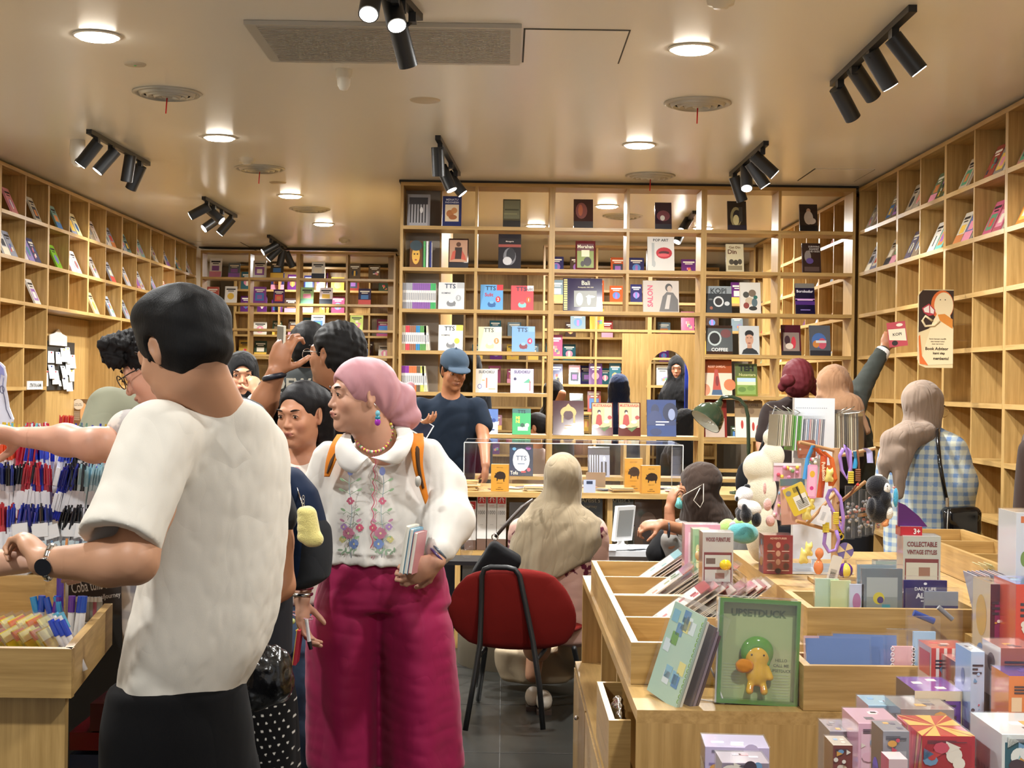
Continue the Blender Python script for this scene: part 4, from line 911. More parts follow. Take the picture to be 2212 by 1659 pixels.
    H.ell(L(.0,-.135,-.035),(.060,.062,.075),R,.012);H.ell(L(-.01,-.155,-.075),(.05,.05,.045),R,.02);H.cone(L(0,-.10,.03),L(.0,-.165,-.0),.04,.03,.015)
    H.cone(L(.02,-.185,.03),L(.02,-.195,.01),.014,.004,.01)
    H.ell(L(0,.115,-.045),(.10,.094,.115),R,.010,'-');H.cone(L(-.12,.035,-.075),L(.12,.035,-.075),.062,.062,.012,'-');H.ell(L(0,-.02,-.125),(.075,.09,.06),R,.015,'-')
    c0 =L(0,-.055,-.085)
    def fold(x,y,z):
        dx,dy,dz =x-c0[0],y-c0[1],z-c0[2];u =dx*R[0,1]+dy*R[1,1]+dz*R[2,1];w =dx*R[0,2]+dy*R[1,2]+dz*R[2,2];an =np.arctan2(w,u)
        return .0028*np.sin(an*11+np.hypot(u,w)*22)*np.clip((.10-u)/.06,0,1)*np.clip(np.hypot(u,w)/.05-.3,0,1)
    H.disp =mixd(fold,wavy(.001,60,3,True));p.garment('turban',H,'#b27f86','satin',.0035,2)
    Q =Skin();Q.loft([stn(828,1310,4.78,.232,.165),stn(828,1250,4.78,.212,.16),stn(828,1205,4.78,.195,.15)],xa,k=.03)
    l1 =[stn(745,1655,4.76,.125,.15),stn(742,1560,4.76,.122,.15),stn(742,1450,4.76,.122,.15),stn(752,1345,4.77,.130,.155),stn(770,1270,4.78,.11,.15)]
    l2 =[stn(912,1658,4.76,.138,.15),stn(910,1560,4.76,.130,.15),stn(904,1450,4.76,.128,.15),stn(893,1345,4.77,.128,.155),stn(880,1270,4.78,.11,.15)]
    Q.loft(l1,xa,k=.02,fold=(4,.05,.0,.6,1));Q.loft(l2,xa,k=.02,fold=(4,.05,.0,2.2,-1))
    Q.disp =mixd(wavy(.0035,20,21,True,(1,1,.5)),wavy(.0014,50,22,True,(.5,.5,1.3)));p.garment('trousers',Q,'#97134a','satin',.006,2)
    Lg =Skin();Lg.cone((-.49,4.74,.35),(-.49,4.72,.09),.05,.035);Lg.cone((-.30,4.8,.35),(-.30,4.8,.09),.05,.035);p.garment('leg_skin',Lg,'#c3937a','skin',.01)
    for x in (-.49,-.3):child_mb(p,MB().sph((x,4.7,.05),(.045,.12,.05),col='#d9cdb8'),'shoe')
    for e0,e1,w0,w1 in (([(728,938,.10),(714,962,.03),(704,995,0),(700,1030,0)],[(750,938,.10),(738,962,.03),(726,995,0),(712,1030,0)],[(736,945,.09),(724,968,.03),(711,1000,0),(705,1022,0)],[(743,945,.09),(731,968,.03),(718,1000,0),(708,1022,0)]),([(880,936,.10),(886,960,.03),(893,1010,0),(908,1060,0),(922,1100,0)],[(914,936,.10),(916,960,.03),(914,1005,0),(922,1055,0),(930,1098,0)],[(890,944,.09),(895,965,.03),(901,1012,0),(912,1056,0)],[(902,944,.09),(906,965,.03),(908,1008,0),(917,1054,0)])):
        child_mb(p,panel(sm(e0),sm(e1),'#cf7a26',.010),'backpack_strap');child_mb(p,panel(sm(w0),sm(w1),'#4a3524',.0165),'strap_webbing')
    m =MB();m.sph(Vector(npP(903,1040,4.58)),(.010,.008,.018),col='#6c6458',mat='brushed');child_mb(p,m,'strap_charm')
    def band(c,d,r,th,col,mat='gloss',nm='bracelet'):
        d =unit(d);a =unit(np.cross(d,(0.3,1,.1)));b =np.cross(d,a);m =MB();m.tube([Vector(np.array(c)+(a*math.cos(t)+b*math.sin(t))*r) for t in np.linspace(0,6.283,25)[:-1]],th,8,col,mat,closed=True);child_mb(p,m,nm)
    band(npP(652,1283,4.61),(0,0,1),.031,.006,'#d8d2c4','chrome');band(npP(652,1330,4.60),(.3,0,1),.036,.0025,'#c99aa8');band(npP(652,1270,4.61),(0,0,1),.034,.004,'#7b2636');band(npP(945,1200,4.53),(-.6,-.1,-.6),.031,.004,'#4b3a6c');band(npP(950,1192,4.54),(-.6,-.1,-.6),.032,.004,'#54606c')
    child_mb(p,MB().sph(Vector(npP(632,1342,4.56)),.009,col='#b9c27c'),'bracelet_bead');band(npP(652,1362,4.59),(0,0,1),.017,.003,'#d8b23c',nm='ring')
    for i,(dx,col,nm,h_) in enumerate(((0,'#e7e3d8','cream',.150),(.014,'#6fa7c4','light blue',.142),(.028,'#c3868c','pink',.130))):
        c =npP(884,1185,4.50)+V3(dx,-.01*i,-.004*i);M =Matrix.Rotation(math.radians(-64),4,'Z') @ Matrix.Rotation(math.radians(-10),4,'X')
        b =thing('book',c,f'slim {nm} book held in the pink turbaned woman\'s hand','book','books in her hand');b.matrix_world =Matrix.Translation(Vector(c)) @ Matrix.Rotation(math.radians(8),4,'Y') @ Matrix.Rotation(math.radians(78),4,'Z')
        MB().box((-.055,-.0062,-h_/2),(.055,-.0050,h_/2),col).box((-.055,.0050,-h_/2),(.055,.0062,h_/2),col).box((.0545,-.0062,-h_/2),(.0555,.0062,h_/2),col).build('cover',b);MB().box((-.053,-.005,-h_/2+.003),(.0545,.005,h_/2-.003),'#ece7da').build('page_block',b)
    c =npP(664,1372,4.55);t =thing('marker_pen',c,'white pen with a black cap held down by her side','pen');MB().cyl((-.004,0,.05),(.006,0,-.02),.006,n=12,col='#e8e6e6').build('barrel',t);MB().cyl((.006,0,-.02),(.012,0,-.045),.0075,.006,n=12,col='#1d1d24').build('cap',t)
    c =npP(645,1395,4.57);t =thing('notebook',c,'small notebook gripped against the magenta trousers','notebook');MB().box((-.006,-.04,-.055),(.004,.04,.055),'#b63242',M=Matrix.Rotation(.12,4,'Y')).box((-.008,-.041,-.056),(-.006,.041,.056),'#d9bd5a',M=Matrix.Rotation(.12,4,'Y')).build('cover',t)
pink_woman()
# ---- man in cap behind the counter
def cap_man():
    Y =9.35;p =Person('person in a grey-blue cap and navy tee looking down behind the counter',(-.35,9.4,0),npP(981,802,Y),(.28,-.90,-.34),skin='#a6704f')
    p.head(res=.004,brow='#241a16');S =p.S;p.neck(npP(972,862,9.42),.058);S.ell(npP(970,885,9.44),(.16,.1,.08),None,.05)
    S.chain([npP(1034,885,9.42),npP(1046,955,9.3),npP(1049,1005,9.1)],[.05,.04,.028],.02);p.hand(npP(1049,1005,9.1),(-.05,-.15,-1),(-.9,.2,0),side=1,curl=.4,res=.005)
    S.chain([npP(906,885,9.42),npP(888,945,9.3),npP(893,920,9.0)],[.05,.04,.028],.02);p.hand(npP(895,921,8.98),(.6,-.3,.2),(0,.3,1),side=-1,curl=.5,res=.006);p.finish(.011)
    T_ =Skin();p.torso(972,852,9.44,.2,.13,[stn(968,930,9.44,.195,.14),stn(966,1060,9.44,.185,.14),((-.38,9.44,.85),.19,.14)],T=T_)
    T_.cone(npP(1030,880,9.42),npP(1044,918,9.38),.07,.066,.05);T_.cone(npP(908,880,9.42),npP(893,918,9.38),.07,.066,.05);T_.ell(npP(975,846,9.36),(.075,.08,.05),None,.01,'-');T_.disp =wavy(.004,20,2,True);p.garment('shirt',T_,'#1a2432',h=.009)
    Q =Skin();Q.loft([((-.38,9.44,.0),.16,.13),((-.38,9.44,.9),.18,.14)],(1,0));p.garment('trousers',Q,'#20222a',h=.014)
    p.hair('#141211',h=.007,back=-.06)
    C_ =Skin();C_.ell(p.L(0,-.012,.062),(.094,.112,.088),p.R,.01);C_.cone(p.L(-.2,0,-.06),p.L(.2,0,-.06),.10,.10,.006,'-');C_.ell(p.L(0,.12,.052),(.075,.075,.012),p.R,.012);C_.cone(p.L(0,-.01,.152),p.L(0,-.01,.156),.008,.008,.003);p.garment('cap',C_,'#3b4a5a',h=.0065,smooth=1)
    c =npP(899,918,8.9);t =thing('tablet',c,'dark tablet held by the man in the cap','tablet');M =Matrix.Rotation(.5,4,'Y') @ Matrix.Rotation(-.7,4,'X');MB().box((-.10,-.004,-.06),(.10,.004,.06),'#d8d4cc','gloss',M).build('case',t);MB().box((-.093,-.0055,-.053),(.093,-.004,.053),'#1a2030','gloss',M).build('screen',t)
cap_man()
# ---- seated woman, beige headscarf, back to us
def beige():
    Y =6.78;p =Person('seated person in a long beige headscarf and floral dress, back turned, on the red chair',(.28,6.9,0),npP(1216,1038,Y),(.12,1,-.12),skin='#b98a6c');p.head(eyes=False,res=.006);S =p.S;p.neck(npP(1210,1110,Y))
    S.chain([npP(1160,1400,7.0),(.2,7.2,.45),(.16,7.12,.1)],[.07,.055,.04],.03);p.finish(.012)
    D =Skin();D.loft([stn(1208,1095,Y,.11,.09),stn(1208,1130,Y,.19,.12),stn(1208,1180,Y+.02,.205,.14),stn(1200,1260,Y+.03,.19,.15),stn(1198,1330,Y+.07,.205,.16),stn(1198,1382,Y+.1,.22,.18)],(1,.1),fold=(6,.03,.01,0,1))
    D.chain([npP(1280,1150,Y+.03),npP(1290,1240,Y+.1),npP(1270,1265,Y+.4)],[.07,.062,.05],.04);D.chain([npP(1130,1150,Y+.03),npP(1120,1230,Y+.15)],[.07,.06],.04)
    D.chain([npP(1235,1340,6.95),npP(1245,1385,7.3)],[.10,.09],.04)
    D.disp =wavy(.003,26,5,True)
    def flor(v,c):
        rs =np.random.RandomState(8);tgt =np.array(lin('#5a1f33'))
        for i in range(30):
            q =np.array([rs.uniform(.02,.48),rs.uniform(.45,1.0)]);k =rs.rand()*6.28;n =rs.randint(3,6);dx,dz =v[:,0]-q[0],v[:,2]-q[1];r =np.hypot(dx,dz);a =np.arctan2(dz,dx);w =(r < .030*np.abs(np.cos(n*.5*(a+k)))+.004) & (r < .034);c[w] =tgt
            w =(np.abs(dz-.02*np.sin(dx*60+k)) < .0035) & (np.abs(dx) < .045);c[w] =tgt
        return c
    p.garment('dress',D,'#c9a295',h=.0055,colf=flor)
    K =Skin();K.loft([stn(1160,1470,7.28,.18,.12),stn(1160,1435,7.28,.21,.13),stn(1175,1398,7.26,.25,.14)],(1,0),fold=(6,.05,.0,0,2));K.cone(npP(1235,1400,7.1),npP(1240,1435,7.25),.07,.05,.03);p.garment('skirt',K,'#ab9a80',h=.008)
    for x,y in ((1152,1500),(1175,1508)):
        c =Pz(x,y,.06);m =MB();m.sph((c.x,c.y,.05),(.04,.10,.045),col='#ddd6c9');m.box((c.x-.035,c.y-.09,0),(c.x+.035,c.y+.1,.02),'#4a3c33');child_mb(p,m,'shoe')
    def dr(H):
        H.cone(npP(1210,1085,Y),npP(1208,1110,Y),.09,.11,.03);H.chain([npP(1175,1110,Y),npP(1150,1170,Y),npP(1122,1225,Y-.02),npP(1110,1262,Y-.02)],[.08,.075,.05,.03],.03,fl=((0,1,0),1.5))
        H.loft([stn(1210,1088,Y,.10,.10),stn(1208,1104,Y,.15,.12),stn(1208,1124,Y+.01,.20,.15),stn(1206,1160,Y+.02,.222,.175),stn(1195,1200,Y+.02,.215,.185),stn(1182,1240,Y+.02,.19,.19)],(1,.1),k=.03,fold=(7,.035,.01,.5,3))
        H.cone(npP(1330,1250,Y+.1),npP(1240,1305,Y+.1),.14,.14,.01,'-');H.cone(npP(1330,1250,Y-.15),npP(1240,1305,Y-.15),.14,.14,.01,'-')
    def tip(H):pass
    p.hijab('#96876e',dr,h=.006,amp=.0028,fr=30,name='headscarf')
    c =npP(1082,1220,6.55);t =thing('shoulder_bag',c,'black soft shoulder bag hanging at the seated woman\'s left','handbag');B =Skin();B.box(npP(1073,1225,6.56),(.085,.06,.10),np.array(Matrix.Rotation(.55,3,'Y')),.01,'+',.03);B.disp =wavy(.005,26,4,True);B.build('bag_body',t,'cloth','#141416',.007)
    m =MB();m.tube([Vector(npP(1070,1160,6.55)-c),Vector(npP(1100,1125,6.58)-c),Vector(npP(1128,1095,6.62)-c),Vector(npP(1150,1080,6.7)-c)],.008,8,'#3a2e28');m.build('strap',t);MB().tube([Vector(npP(1069,1160,6.54)-c)+Vector((.014*math.cos(a),0,.014*math.sin(a))) for a in np.linspace(0,6.28,17)[:-1]],.003,6,mat='chrome',closed=True).build('ring',t)
beige()
# ---- brown headscarf, lifting the mask
def brown():
    Y =7.5;p =Person('seated person in a dark brown headscarf and pulled-down face mask, hands at the mouth',(1.0,7.55,0),npP(1508,1052,Y),(-.93,.22,-.12),skin='#a9775a');p.head(fem=True,res=.005);S =p.S;p.neck(npP(1520,1110,Y))
    w1 =npP(1446,1098,7.3);S.chain([npP(1448,1175,7.3),w1],[.036,.026],.02);p.hand(w1,(.25,.1,1),(.9,.3,0),side=1,curl=1.0,res=.005,k=.95)
    w2 =npP(1428,1132,7.15);S.chain([npP(1500,1150,7.3),w2],[.034,.026],.02);p.hand(w2,(-1,-.1,-.1),(0,.5,-1),side=1,curl=1.0,res=.005,k=.9);p.finish(.01)
    T_ =Skin();T_.loft([stn(1530,1110,7.6,.10,.1),stn(1530,1130,7.6,.2,.13),stn(1535,1250,7.6,.21,.15),stn(1535,1420,7.6,.22,.17),((1.07,7.6,.0),.22,.18)],(1,0));T_.chain([npP(1480,1150,7.5),npP(1450,1190,7.35),npP(1446,1166,7.3)],[.06,.055,.045],.03);p.garment('blouse',T_,'#8c8a86',h=.009)
    B =Skin();B.chain([npP(1440,1170,7.4),npP(1420,1195,7.35)],[.07,.06],.02);p.garment('jacket',B,'#171719',h=.009)
    def dr(H):H.loft([stn(1530,1165,7.6,.13,.13),stn(1530,1140,7.58,.155,.14),stn(1524,1105,7.55,.13,.13),stn(1516,1070,7.53,.10,.10)],(1,0),k=.04,fold=(6,.04,0,0,3))
    p.hijab('#392c25',dr,h=.006,amp=.003,opening=(.05,.08),name='headscarf')
    m =MB();m.tube([p.L(-.03,.10,-.06),p.L(-.08,.07,-.03),p.L(-.1,.0,0),p.L(-.1,-.04,.02),p.L(-.105,-.03,-.07),p.L(-.1,-.01,-.1),p.L(-.1,.02,-.06),p.L(-.1,-.02,.0)],.0022,6,'#d9d2c4');m.sph(Vector(p.L(0,.105,-.075)),(.03,.03,.03),col='#6fb8b4',mat='cloth');child_mb(p,m,'face_mask')
    m =MB();m.tube([Vector(npP(1440,1145,7.15))+Vector((.01,.03*math.cos(a),.035*math.sin(a))) for a in np.linspace(0,6.28,13)[:-1]],.005,6,'#1d2430',closed=True);child_mb(p,m,'bracelet')
brown()
def red_hair():
    Y =8.0;p =Person('person with dark red hair in a low bun and dark tee, back turned',(1.6,8.05,0),npP(1724,826,Y),(.25,1,-.05),skin='#b98467');p.head(eyes=False,res=.006);S =p.S;p.neck(npP(1724,880,Y),.05);S.chain([npP(1665,895,8.0),npP(1650,960,7.95),npP(1655,1040,7.8)],[.05,.04,.028],.02);p.finish(.011)
    T_ =Skin();p.torso(1722,862,Y,.185,.11,[stn(1722,970,Y,.165,.115),stn(1722,1150,Y,.17,.13)],T=T_);T_.cone(npP(1668,890,Y),npP(1655,945,7.95),.062,.06,.04);T_.cone(npP(1776,890,Y),npP(1785,950,7.95),.062,.06,.04);T_.disp =wavy(.003,22,5,True);p.garment('shirt',T_,'#2a211f',h=.009)
    Q =Skin();Q.loft([((1.62,8.05,.0),.17,.14),(npP(1722,1130,Y),.18,.14)],(1,0));p.garment('trousers',Q,'#1c1c20',h=.014)
    def ex(H):H.ell(npP(1702,822,7.82),(.042,.035,.036),None,.01);H.ell(npP(1690,835,7.84),(.025,.02,.03),None,.01);H.cone(p.L(.08,-.02,.0),p.L(.085,.0,-.07),.025,.015,.02)
    p.hair('#5c1f26',h=.006,extra=ex,back=-.1,amp=.002)
    c =npP(1648,1010,7.8);t =thing('shoulder_bag',c,'black bag hanging by the red haired person','handbag');B =Skin();B.ell(npP(1622,1040,7.8),(.085,.06,.12),None,.02);B.disp =wavy(.004,40,3,True);B.build('bag_body',t,'cloth','#141416',.008);m =MB();m.tube([Vector(npP(1640,980,7.8)-c),Vector(npP(1658,930,7.85)-c),Vector(npP(1676,880,7.9)-c)],.009,8,'#18181a');m.build('strap',t)
red_hair()
def reaching():
    Y =8.25;p =Person('person in a tan headscarf reaching up to the right shelves with a book',(1.95,8.3,0),npP(1806,832,Y),(.55,.62,.42),skin='#9c6a4a');p.head(fem=True,res=.005);S =p.S;p.neck(npP(1800,885,Y));wr =npP(1912,752,8.75);p.hand(wr,(.35,.25,.9),(.3,1,0),side=-1,curl=.9,res=.005);S.chain([npP(1810,890,8.25),npP(1842,885,8.35),npP(1858,842,8.5),npP(1890,785,8.65),wr],[.05,.04,.035,.024,.026],.02);p.finish(.01)
    T_ =Skin();p.torso(1808,872,Y,.2,.12,[stn(1815,1000,Y,.2,.14),stn(1815,1150,Y,.2,.14)],T=T_);T_.chain([npP(1842,885,8.35),npP(1858,842,8.5),npP(1905,762,8.72)],[.075,.062,.045],.03);T_.disp =wavy(.004,30,5,True);p.garment('jacket',T_,'#3b3f3b',h=.008)
    Q =Skin();Q.loft([((1.95,8.3,.0),.18,.15),(npP(1812,1130,Y),.2,.15)],(1,0));p.garment('trousers',Q,'#25262b',h=.014)
    def dr(H):H.chain([npP(1800,865,8.2),npP(1835,880,8.1),npP(1870,930,8.08)],[.09,.07,.03],.03,fl=((0,1,0),1.4));H.cone(npP(1795,880,8.2),npP(1790,900,8.15),.10,.09,.04)
    p.hijab('#a07a5c',dr,h=.007,amp=.004,name='headscarf')
    B =Skin();B.loft([stn(1800,1060,8.05,.14,.06),stn(1800,960,8.02,.19,.08),stn(1800,885,8.05,.15,.06)],(1,0),fold=(5,.02,.02,0,0));c =npP(1800,960,8.05);t =thing('backpack',c,'dark brown backpack worn under the tan headscarf','backpack');B.build('bag_body',t,'cloth','#221b19',.01)
    c =npP(1938,722,8.72);M =Matrix.Rotation(math.radians(-8),4,'Y') @ Matrix.Rotation(math.radians(-14),4,'Z');t =thing('book',c,'pink and cream paperback held up against the right shelves','book')
    m =MB();m.box((-.055,-.008,-.075),(.055,.008,.075),'#b8434e',M=M);m.poly([(-.05,-.0086,-.03),(.05,-.0086,-.045),(.05,-.0086,.03),(-.05,-.0086,.035)],'#e4d9bd',M=M);m.text('KOPI',0,0,.018,'#2a1d1a',M,-.0090,bold=.02)
    m.poly([(-.02+.018*math.cos(a),-.0088,-.052+.016*math.sin(a)) for a in np.linspace(0,6.28,12)[:-1]],'#2a1d1a',M=M);m.poly([(.02+.02*math.cos(a),-.0088,.055+.01*math.sin(a)) for a in np.linspace(0,6.28,12)[:-1]],'#e8dcc8',M=M);m.build('cover',t)
    cf =MB();cf.cyl(Vector(npP(1900,772,8.7)),Vector(npP(1908,758,8.72)),.048,.045,n=18,col='#e6e6e6',mat='cloth');child_mb(p,cf,'cuff')
reaching()
def plaid_woman():
    Y =6.85;p =Person('person in taupe headscarf, glasses and blue checked shirt facing the right shelves',(1.98,6.9,0),npP(1996,882,Y),(.80,.50,-.22),skin='#b98b70');p.head(fem=True,res=.004);S =p.S;p.neck(npP(1985,950,Y));p.hand(npP(2088,1120,6.8),(.2,.5,-.6),(-.8,0,0),side=1,curl=.6,res=.006);p.finish(.01)
    T_ =Skin();T_.loft([stn(1988,918,Y,.09,.08),stn(1990,932,Y,.13,.10),stn(1994,955,Y,.175,.13),stn(1998,990,Y,.20,.15),stn(2000,1080,Y,.205,.17),stn(2000,1230,Y,.205,.18),((1.98,6.9,.42),.2,.18)],(.85,-.5),fold=(7,.04,.0,0,0));T_.chain([npP(2055,975,6.78),npP(2072,1045,6.74),npP(2072,1100,6.78)],[.075,.078,.06],.04);T_.chain([npP(1925,985,6.9),npP(1912,1060,6.95)],[.06,.055],.04)
    T_.disp =wavy(.003,24,9,True,(1,1,.6))
    def plaid(v,c):
        u =(v[:,0]*.85-v[:,1]*.5);s1 =(np.mod(u,.042) < .019);s2 =(np.mod(v[:,2],.042) < .019);w =s1*.5+s2*.5;blue =np.array(lin('#6d88b0'));yl =np.array(lin('#c3c6b6'))
        return yl*(1-w[:,None])+blue*w[:,None]
    p.garment('shirt',T_,'#9fb0c8',h=.0045,colf=plaid)
    Q =Skin();Q.loft([((1.98,6.9,.0),.2,.16),((1.98,6.9,.5),.19,.17)],(1,0));p.garment('skirt',Q,'#3e4656',h=.014)
    def dr(H):
        H.cone(npP(1985,945,Y),npP(1985,955,Y),.10,.11,.04);H.chain([npP(1960,930,6.75),npP(1925,950,6.7),npP(1912,1000,6.68),npP(1905,1060,6.68)],[.05,.045,.032,.012],.02);H.chain([npP(1970,940,6.72),npP(1945,985,6.66),npP(1942,1070,6.64)],[.055,.05,.02],.02,fl=((0,1,0),1.6));H.cone(npP(2000,935,6.75),npP(1950,945,6.68),.05,.05,.02)
    p.hijab('#8c7a6c',dr,h=.0055,amp=.0025,fr=34,name='headscarf')
    mb =MB();M =Matrix.Translation(Vector(p.c)) @ Matrix([list(p.R[i]) for i in range(3)]).to_4x4()
    for q in (-1,1):mb.tube([(q*.033+.026*math.cos(t),.106,.004+.022*math.sin(t)) for t in np.linspace(0,6.283,21)[:-1]],.0015,6,'#b58a50','gloss',M,True);mb.tube([(q*.06,.1,.01),(q*.082,.05,.01)],.0016,6,'#b58a50','gloss',M)
    child_mb(p,mb,'glasses')
    c =npP(2076,1130,6.6);t =thing('handbag',c,'glossy black handbag on a long strap over the blue checked shirt','handbag');B =Skin();B.box(npP(2076,1132,6.62),(.088,.05,.082),None,.01,'+',.035);B.disp =wavy(.002,30,1);B.build('bag_body',t,'gloss','#0e0e10',.006)
    m =MB();m.tube([Vector(npP(2045,1082,6.58)-c),Vector(npP(2030,1000,6.60)-c),Vector(npP(2026,950,6.66)-c),Vector(npP(2026,930,6.72)-c),Vector(npP(2030,928,6.8)-c)],.0095,8,'#101012','gloss');m.build('strap',t);m =MB();m.cyl(Vector(npP(2046,1075,6.56)-c),Vector(npP(2046,1095,6.56)-c),.008,n=10,mat='chrome');m.tube([Vector(npP(x,y,6.56)-c) for x,y in ((2048,1100),(2046,1140),(2050,1165))],.002,6,'#c9a45a','brushed');m.build('zip',t)
plaid_woman()
# ---- people beyond the divider
def blob_person(label,px,py,Y,face,scarf,cloth,hh=.009,seated=False,skin='#b98467',hj=True,arm=None):
    h =npP(px,py,Y);p =Person(label,(h[0],Y+.02,0),h,face,skin=skin);p.head(fem=True,res=.006,eyes=True);S =p.S;p.neck(h+V3(0,.02,-.2))
    if arm:S.chain([npP(*a) for a in arm],[.045,.036,.028][:len(arm)],.02)
    p.finish(.012);T_ =Skin();T_.loft([(h+V3(0,.03,-.17),.08,.08),(h+V3(0,.03,-.21),.13,.10),(h+V3(0,.03,-.27),.18,.12),(h+V3(0,.03,-.6),.2,.15),(V3(h[0],Y+.05,.5),.2,.16),(V3(h[0],Y+.05,.0),.22,.18)],(1,0),fold=(6,.04,0,0,0));p.garment('robe',T_,cloth,h=.012)
    if hj:p.hijab(scarf,lambda H:H.loft([(h+V3(0,.02,-.36),.17,.13),(h+V3(0,.02,-.24),.16,.13),(h+V3(0,.02,-.1),.095,.10),(h+V3(0,.02,0),.09,.09)],(1,0),k=.04,fold=(6,.04,0,0,2)),h=hh,name='headscarf')
    else:p.hair('#141112',h=.009)
blob_person('person in a navy blue headscarf seen from behind through the open divider',1337,838,12.8,(.1,1,0),'#1a2747','#161d33')
blob_person('person in a black robe and veil standing beyond the arched screen',1462,795,15.0,(-.2,-1,-.2),'#0d0d0f','#0c0c0e')
blob_person('person in a black headscarf seated just behind the divider, side on',1474,915,12.4,(-1,-.05,-.05),'#0e0e10','#22201f')
blob_person('person with black hair bending behind the lower divider shelves',1156,925,12.5,(-.9,.2,-.3),'#111','#8f7f78',hj=False)
blob_person('person in black beyond the left of the open divider',1196,850,13.2,(.2,1,-.1),'#0e0e12','#101014',arm=[(1200,890,13.1),(1215,850,13.0)])
blob_person('person in dark clothes behind the man in the cap, beyond the shelves',1018,790,12.9,(.3,1,-.1),'#0f1013','#15161a')
blob_person('person in dark brown at the right edge of the view, only a sleeve showing',2322,800,5.0,(-.6,.8,0),'#4a3a30','#3a2c26')
# ================================================================= books
def cover_art(m,w,h,base,seed,M=None,y=-.0004,dark=None):
    "simple printed cover: a title line or two, a picture block"
    rs =random.Random(seed);b =lin(base);lum =.3*b[0]+.6*b[1]+.1*b[2];ink ='#1d1b1c' if lum > .25 else '#e9e2cf'
    pal =['#c9473f','#3f6fa8','#e0b64a','#4f8f6a','#8a5aa0','#d98aa0','#e8dfc9','#2c3440','#c47a44']
    k =rs.randint(0,3);Y =y
    R =lambda x0,z0,x1,z1,c,d=0:m.poly([(x0*w-w/2,Y-d,z0*h),(x1*w-w/2,Y-d,z0*h),(x1*w-w/2,Y-d,z1*h),(x0*w-w/2,Y-d,z1*h)],c,M=M)
    if k == 0:R(.15,.15,.85,.62,rs.choice(pal));R(.3,.25,.7,.5,rs.choice(pal),.0002)
    elif k == 1:
        c =rs.choice(pal);m.poly([(w*.28*math.cos(a),Y,h*.4+w*.28*math.sin(a)) for a in np.linspace(0,6.28,13)[:-1]],c,M=M);R(.42,.2,.58,.55,rs.choice(pal),.0002)
    elif k == 2:R(0,0,1,.3,rs.choice(pal));R(.2,.34,.8,.6,rs.choice(pal))
    else:
        for i in range(5):a,b_ =rs.uniform(.08,.7),rs.uniform(.1,.5);R(a,b_,a+.2,b_+.14,rs.choice(pal),.0001*i)
    R(.12,.78,.88,.86,ink);R(.25,.69,.75,.735,ink)
_bk ={}
def book_mesh(w,h,t,base,seed=0,art=None,spine=None,plain=False):
    key =(round(w,3),round(h,3),round(t,3),base,seed,id(art) if art else 0,spine)
    if key in _bk:return _bk[key]
    m =MB();pg ='#e6dfcd';sp =spine or base;e =.0016
    m.box((-w/2,0,0),(w/2,e,h),base,'gloss');m.box((-w/2,t-e,0),(w/2,t,h),base,'gloss');m.box((-w/2,0,0),(-w/2+e,t,h),sp,'gloss')
    m.box((-w/2+e,e,.002),(w/2-.002,t-e,h-.002),pg)
    if art:art(m,w,h)
    elif not plain:cover_art(m,w,h,base,seed)
    _bk[key] =m.build('book',data_only=True);return _bk[key]
def put_book(mesh,M,label,group=None,name='book',cat='book'):
    o =bpy.data.objects.new(name,mesh);COL.objects.link(o);o.matrix_world =M;return tag(o,label,cat,group)
LEAN =Matrix.Rotation(math.radians(-13),4,'X')
# ---- divider: named covers ------------------------------------------------
def txt(lines):
    "lines: (text, x, z, height, colour[, max width, bold])"
    def f(m,w,h):
        for l in lines or []:
            if l[0] == 'R':_,x0,z0,x1,z1,c =l;m.poly([(x0*w-w/2,-.0004-.00008*lines.index(l),z0*h),(x1*w-w/2,-.0004-.00008*lines.index(l),z0*h),(x1*w-w/2,-.0004-.00008*lines.index(l),z1*h),(x0*w-w/2,-.0004-.00008*lines.index(l),z1*h)],c)
            elif l[0] == 'E':_,x,z,rx,rz,c =l;m.poly([(x*w-w/2+rx*w*math.cos(a),-.0004-.00008*lines.index(l),z*h+rz*h*math.sin(a)) for a in np.linspace(0,6.283,17)[:-1]],c)
            elif l[0] == 'P':_,pts,c =l;m.poly([(a*w-w/2,-.0004-.00008*lines.index(l),b*h) for a,b in pts],c)
            else:m.text(l[0],l[1]*w-w/2,l[2]*h,l[3]*h,l[4],None,-.0018,(l[5] if len(l) > 5 else .85)*w,l[6] if len(l) > 6 else .015,rot=l[7] if len(l) > 7 else 0)
    return f
def tts(bg,t='TTS',corner=None,num=None,ncol='#c33',sub='KOMPAS',pic='#7d7f83'):
    L =[('R',.72,.78,1,1,corner or bg),(t,.45,.86,.17,'#22304a',.62,.01)]
    if sub:L.append((sub,.3,.60,.06,'#555b66',.42))
    L += [('E',.5,.22,.18,.12,pic),('R',.36,.12,.66,.2,pic),('E',.5,.3,.1,.06,bg)]
    if num:L += [('E',.78,.42,.11,.12,ncol),(num,.78,.42,.12,'#f3efe6',.2,.02)]
    return L
ZR ={r:ROWS[r] for r in range(len(ROWS))}
def zrow(i):return ROWS[i]        # height of the board under row i (row 1 = first from the top)
def on_row(x0,x1,ytop,row,art,base,label,Y=YP+.06,t=.022,lean=True,dark=None,spine=None,group=None,rz=0):
    a,b =P(x0,ytop,Y),P(x1,ytop,Y);w =b.x-a.x;z =zrow(row);h =(P((x0+x1)/2,ytop,Y+.03).z-z)/math.cos(math.radians(13)) if lean else a.z-z
    mesh =book_mesh(w,h,t,base,int(x0*7+ytop),txt(art) if art else None,spine)
    M =Matrix.Translation(((a.x+b.x)/2,Y,z+.001)) @ Matrix.Rotation(rz,4,'Z') @ (LEAN if lean else Matrix.Identity(4))
    return put_book(mesh,M,label,group)
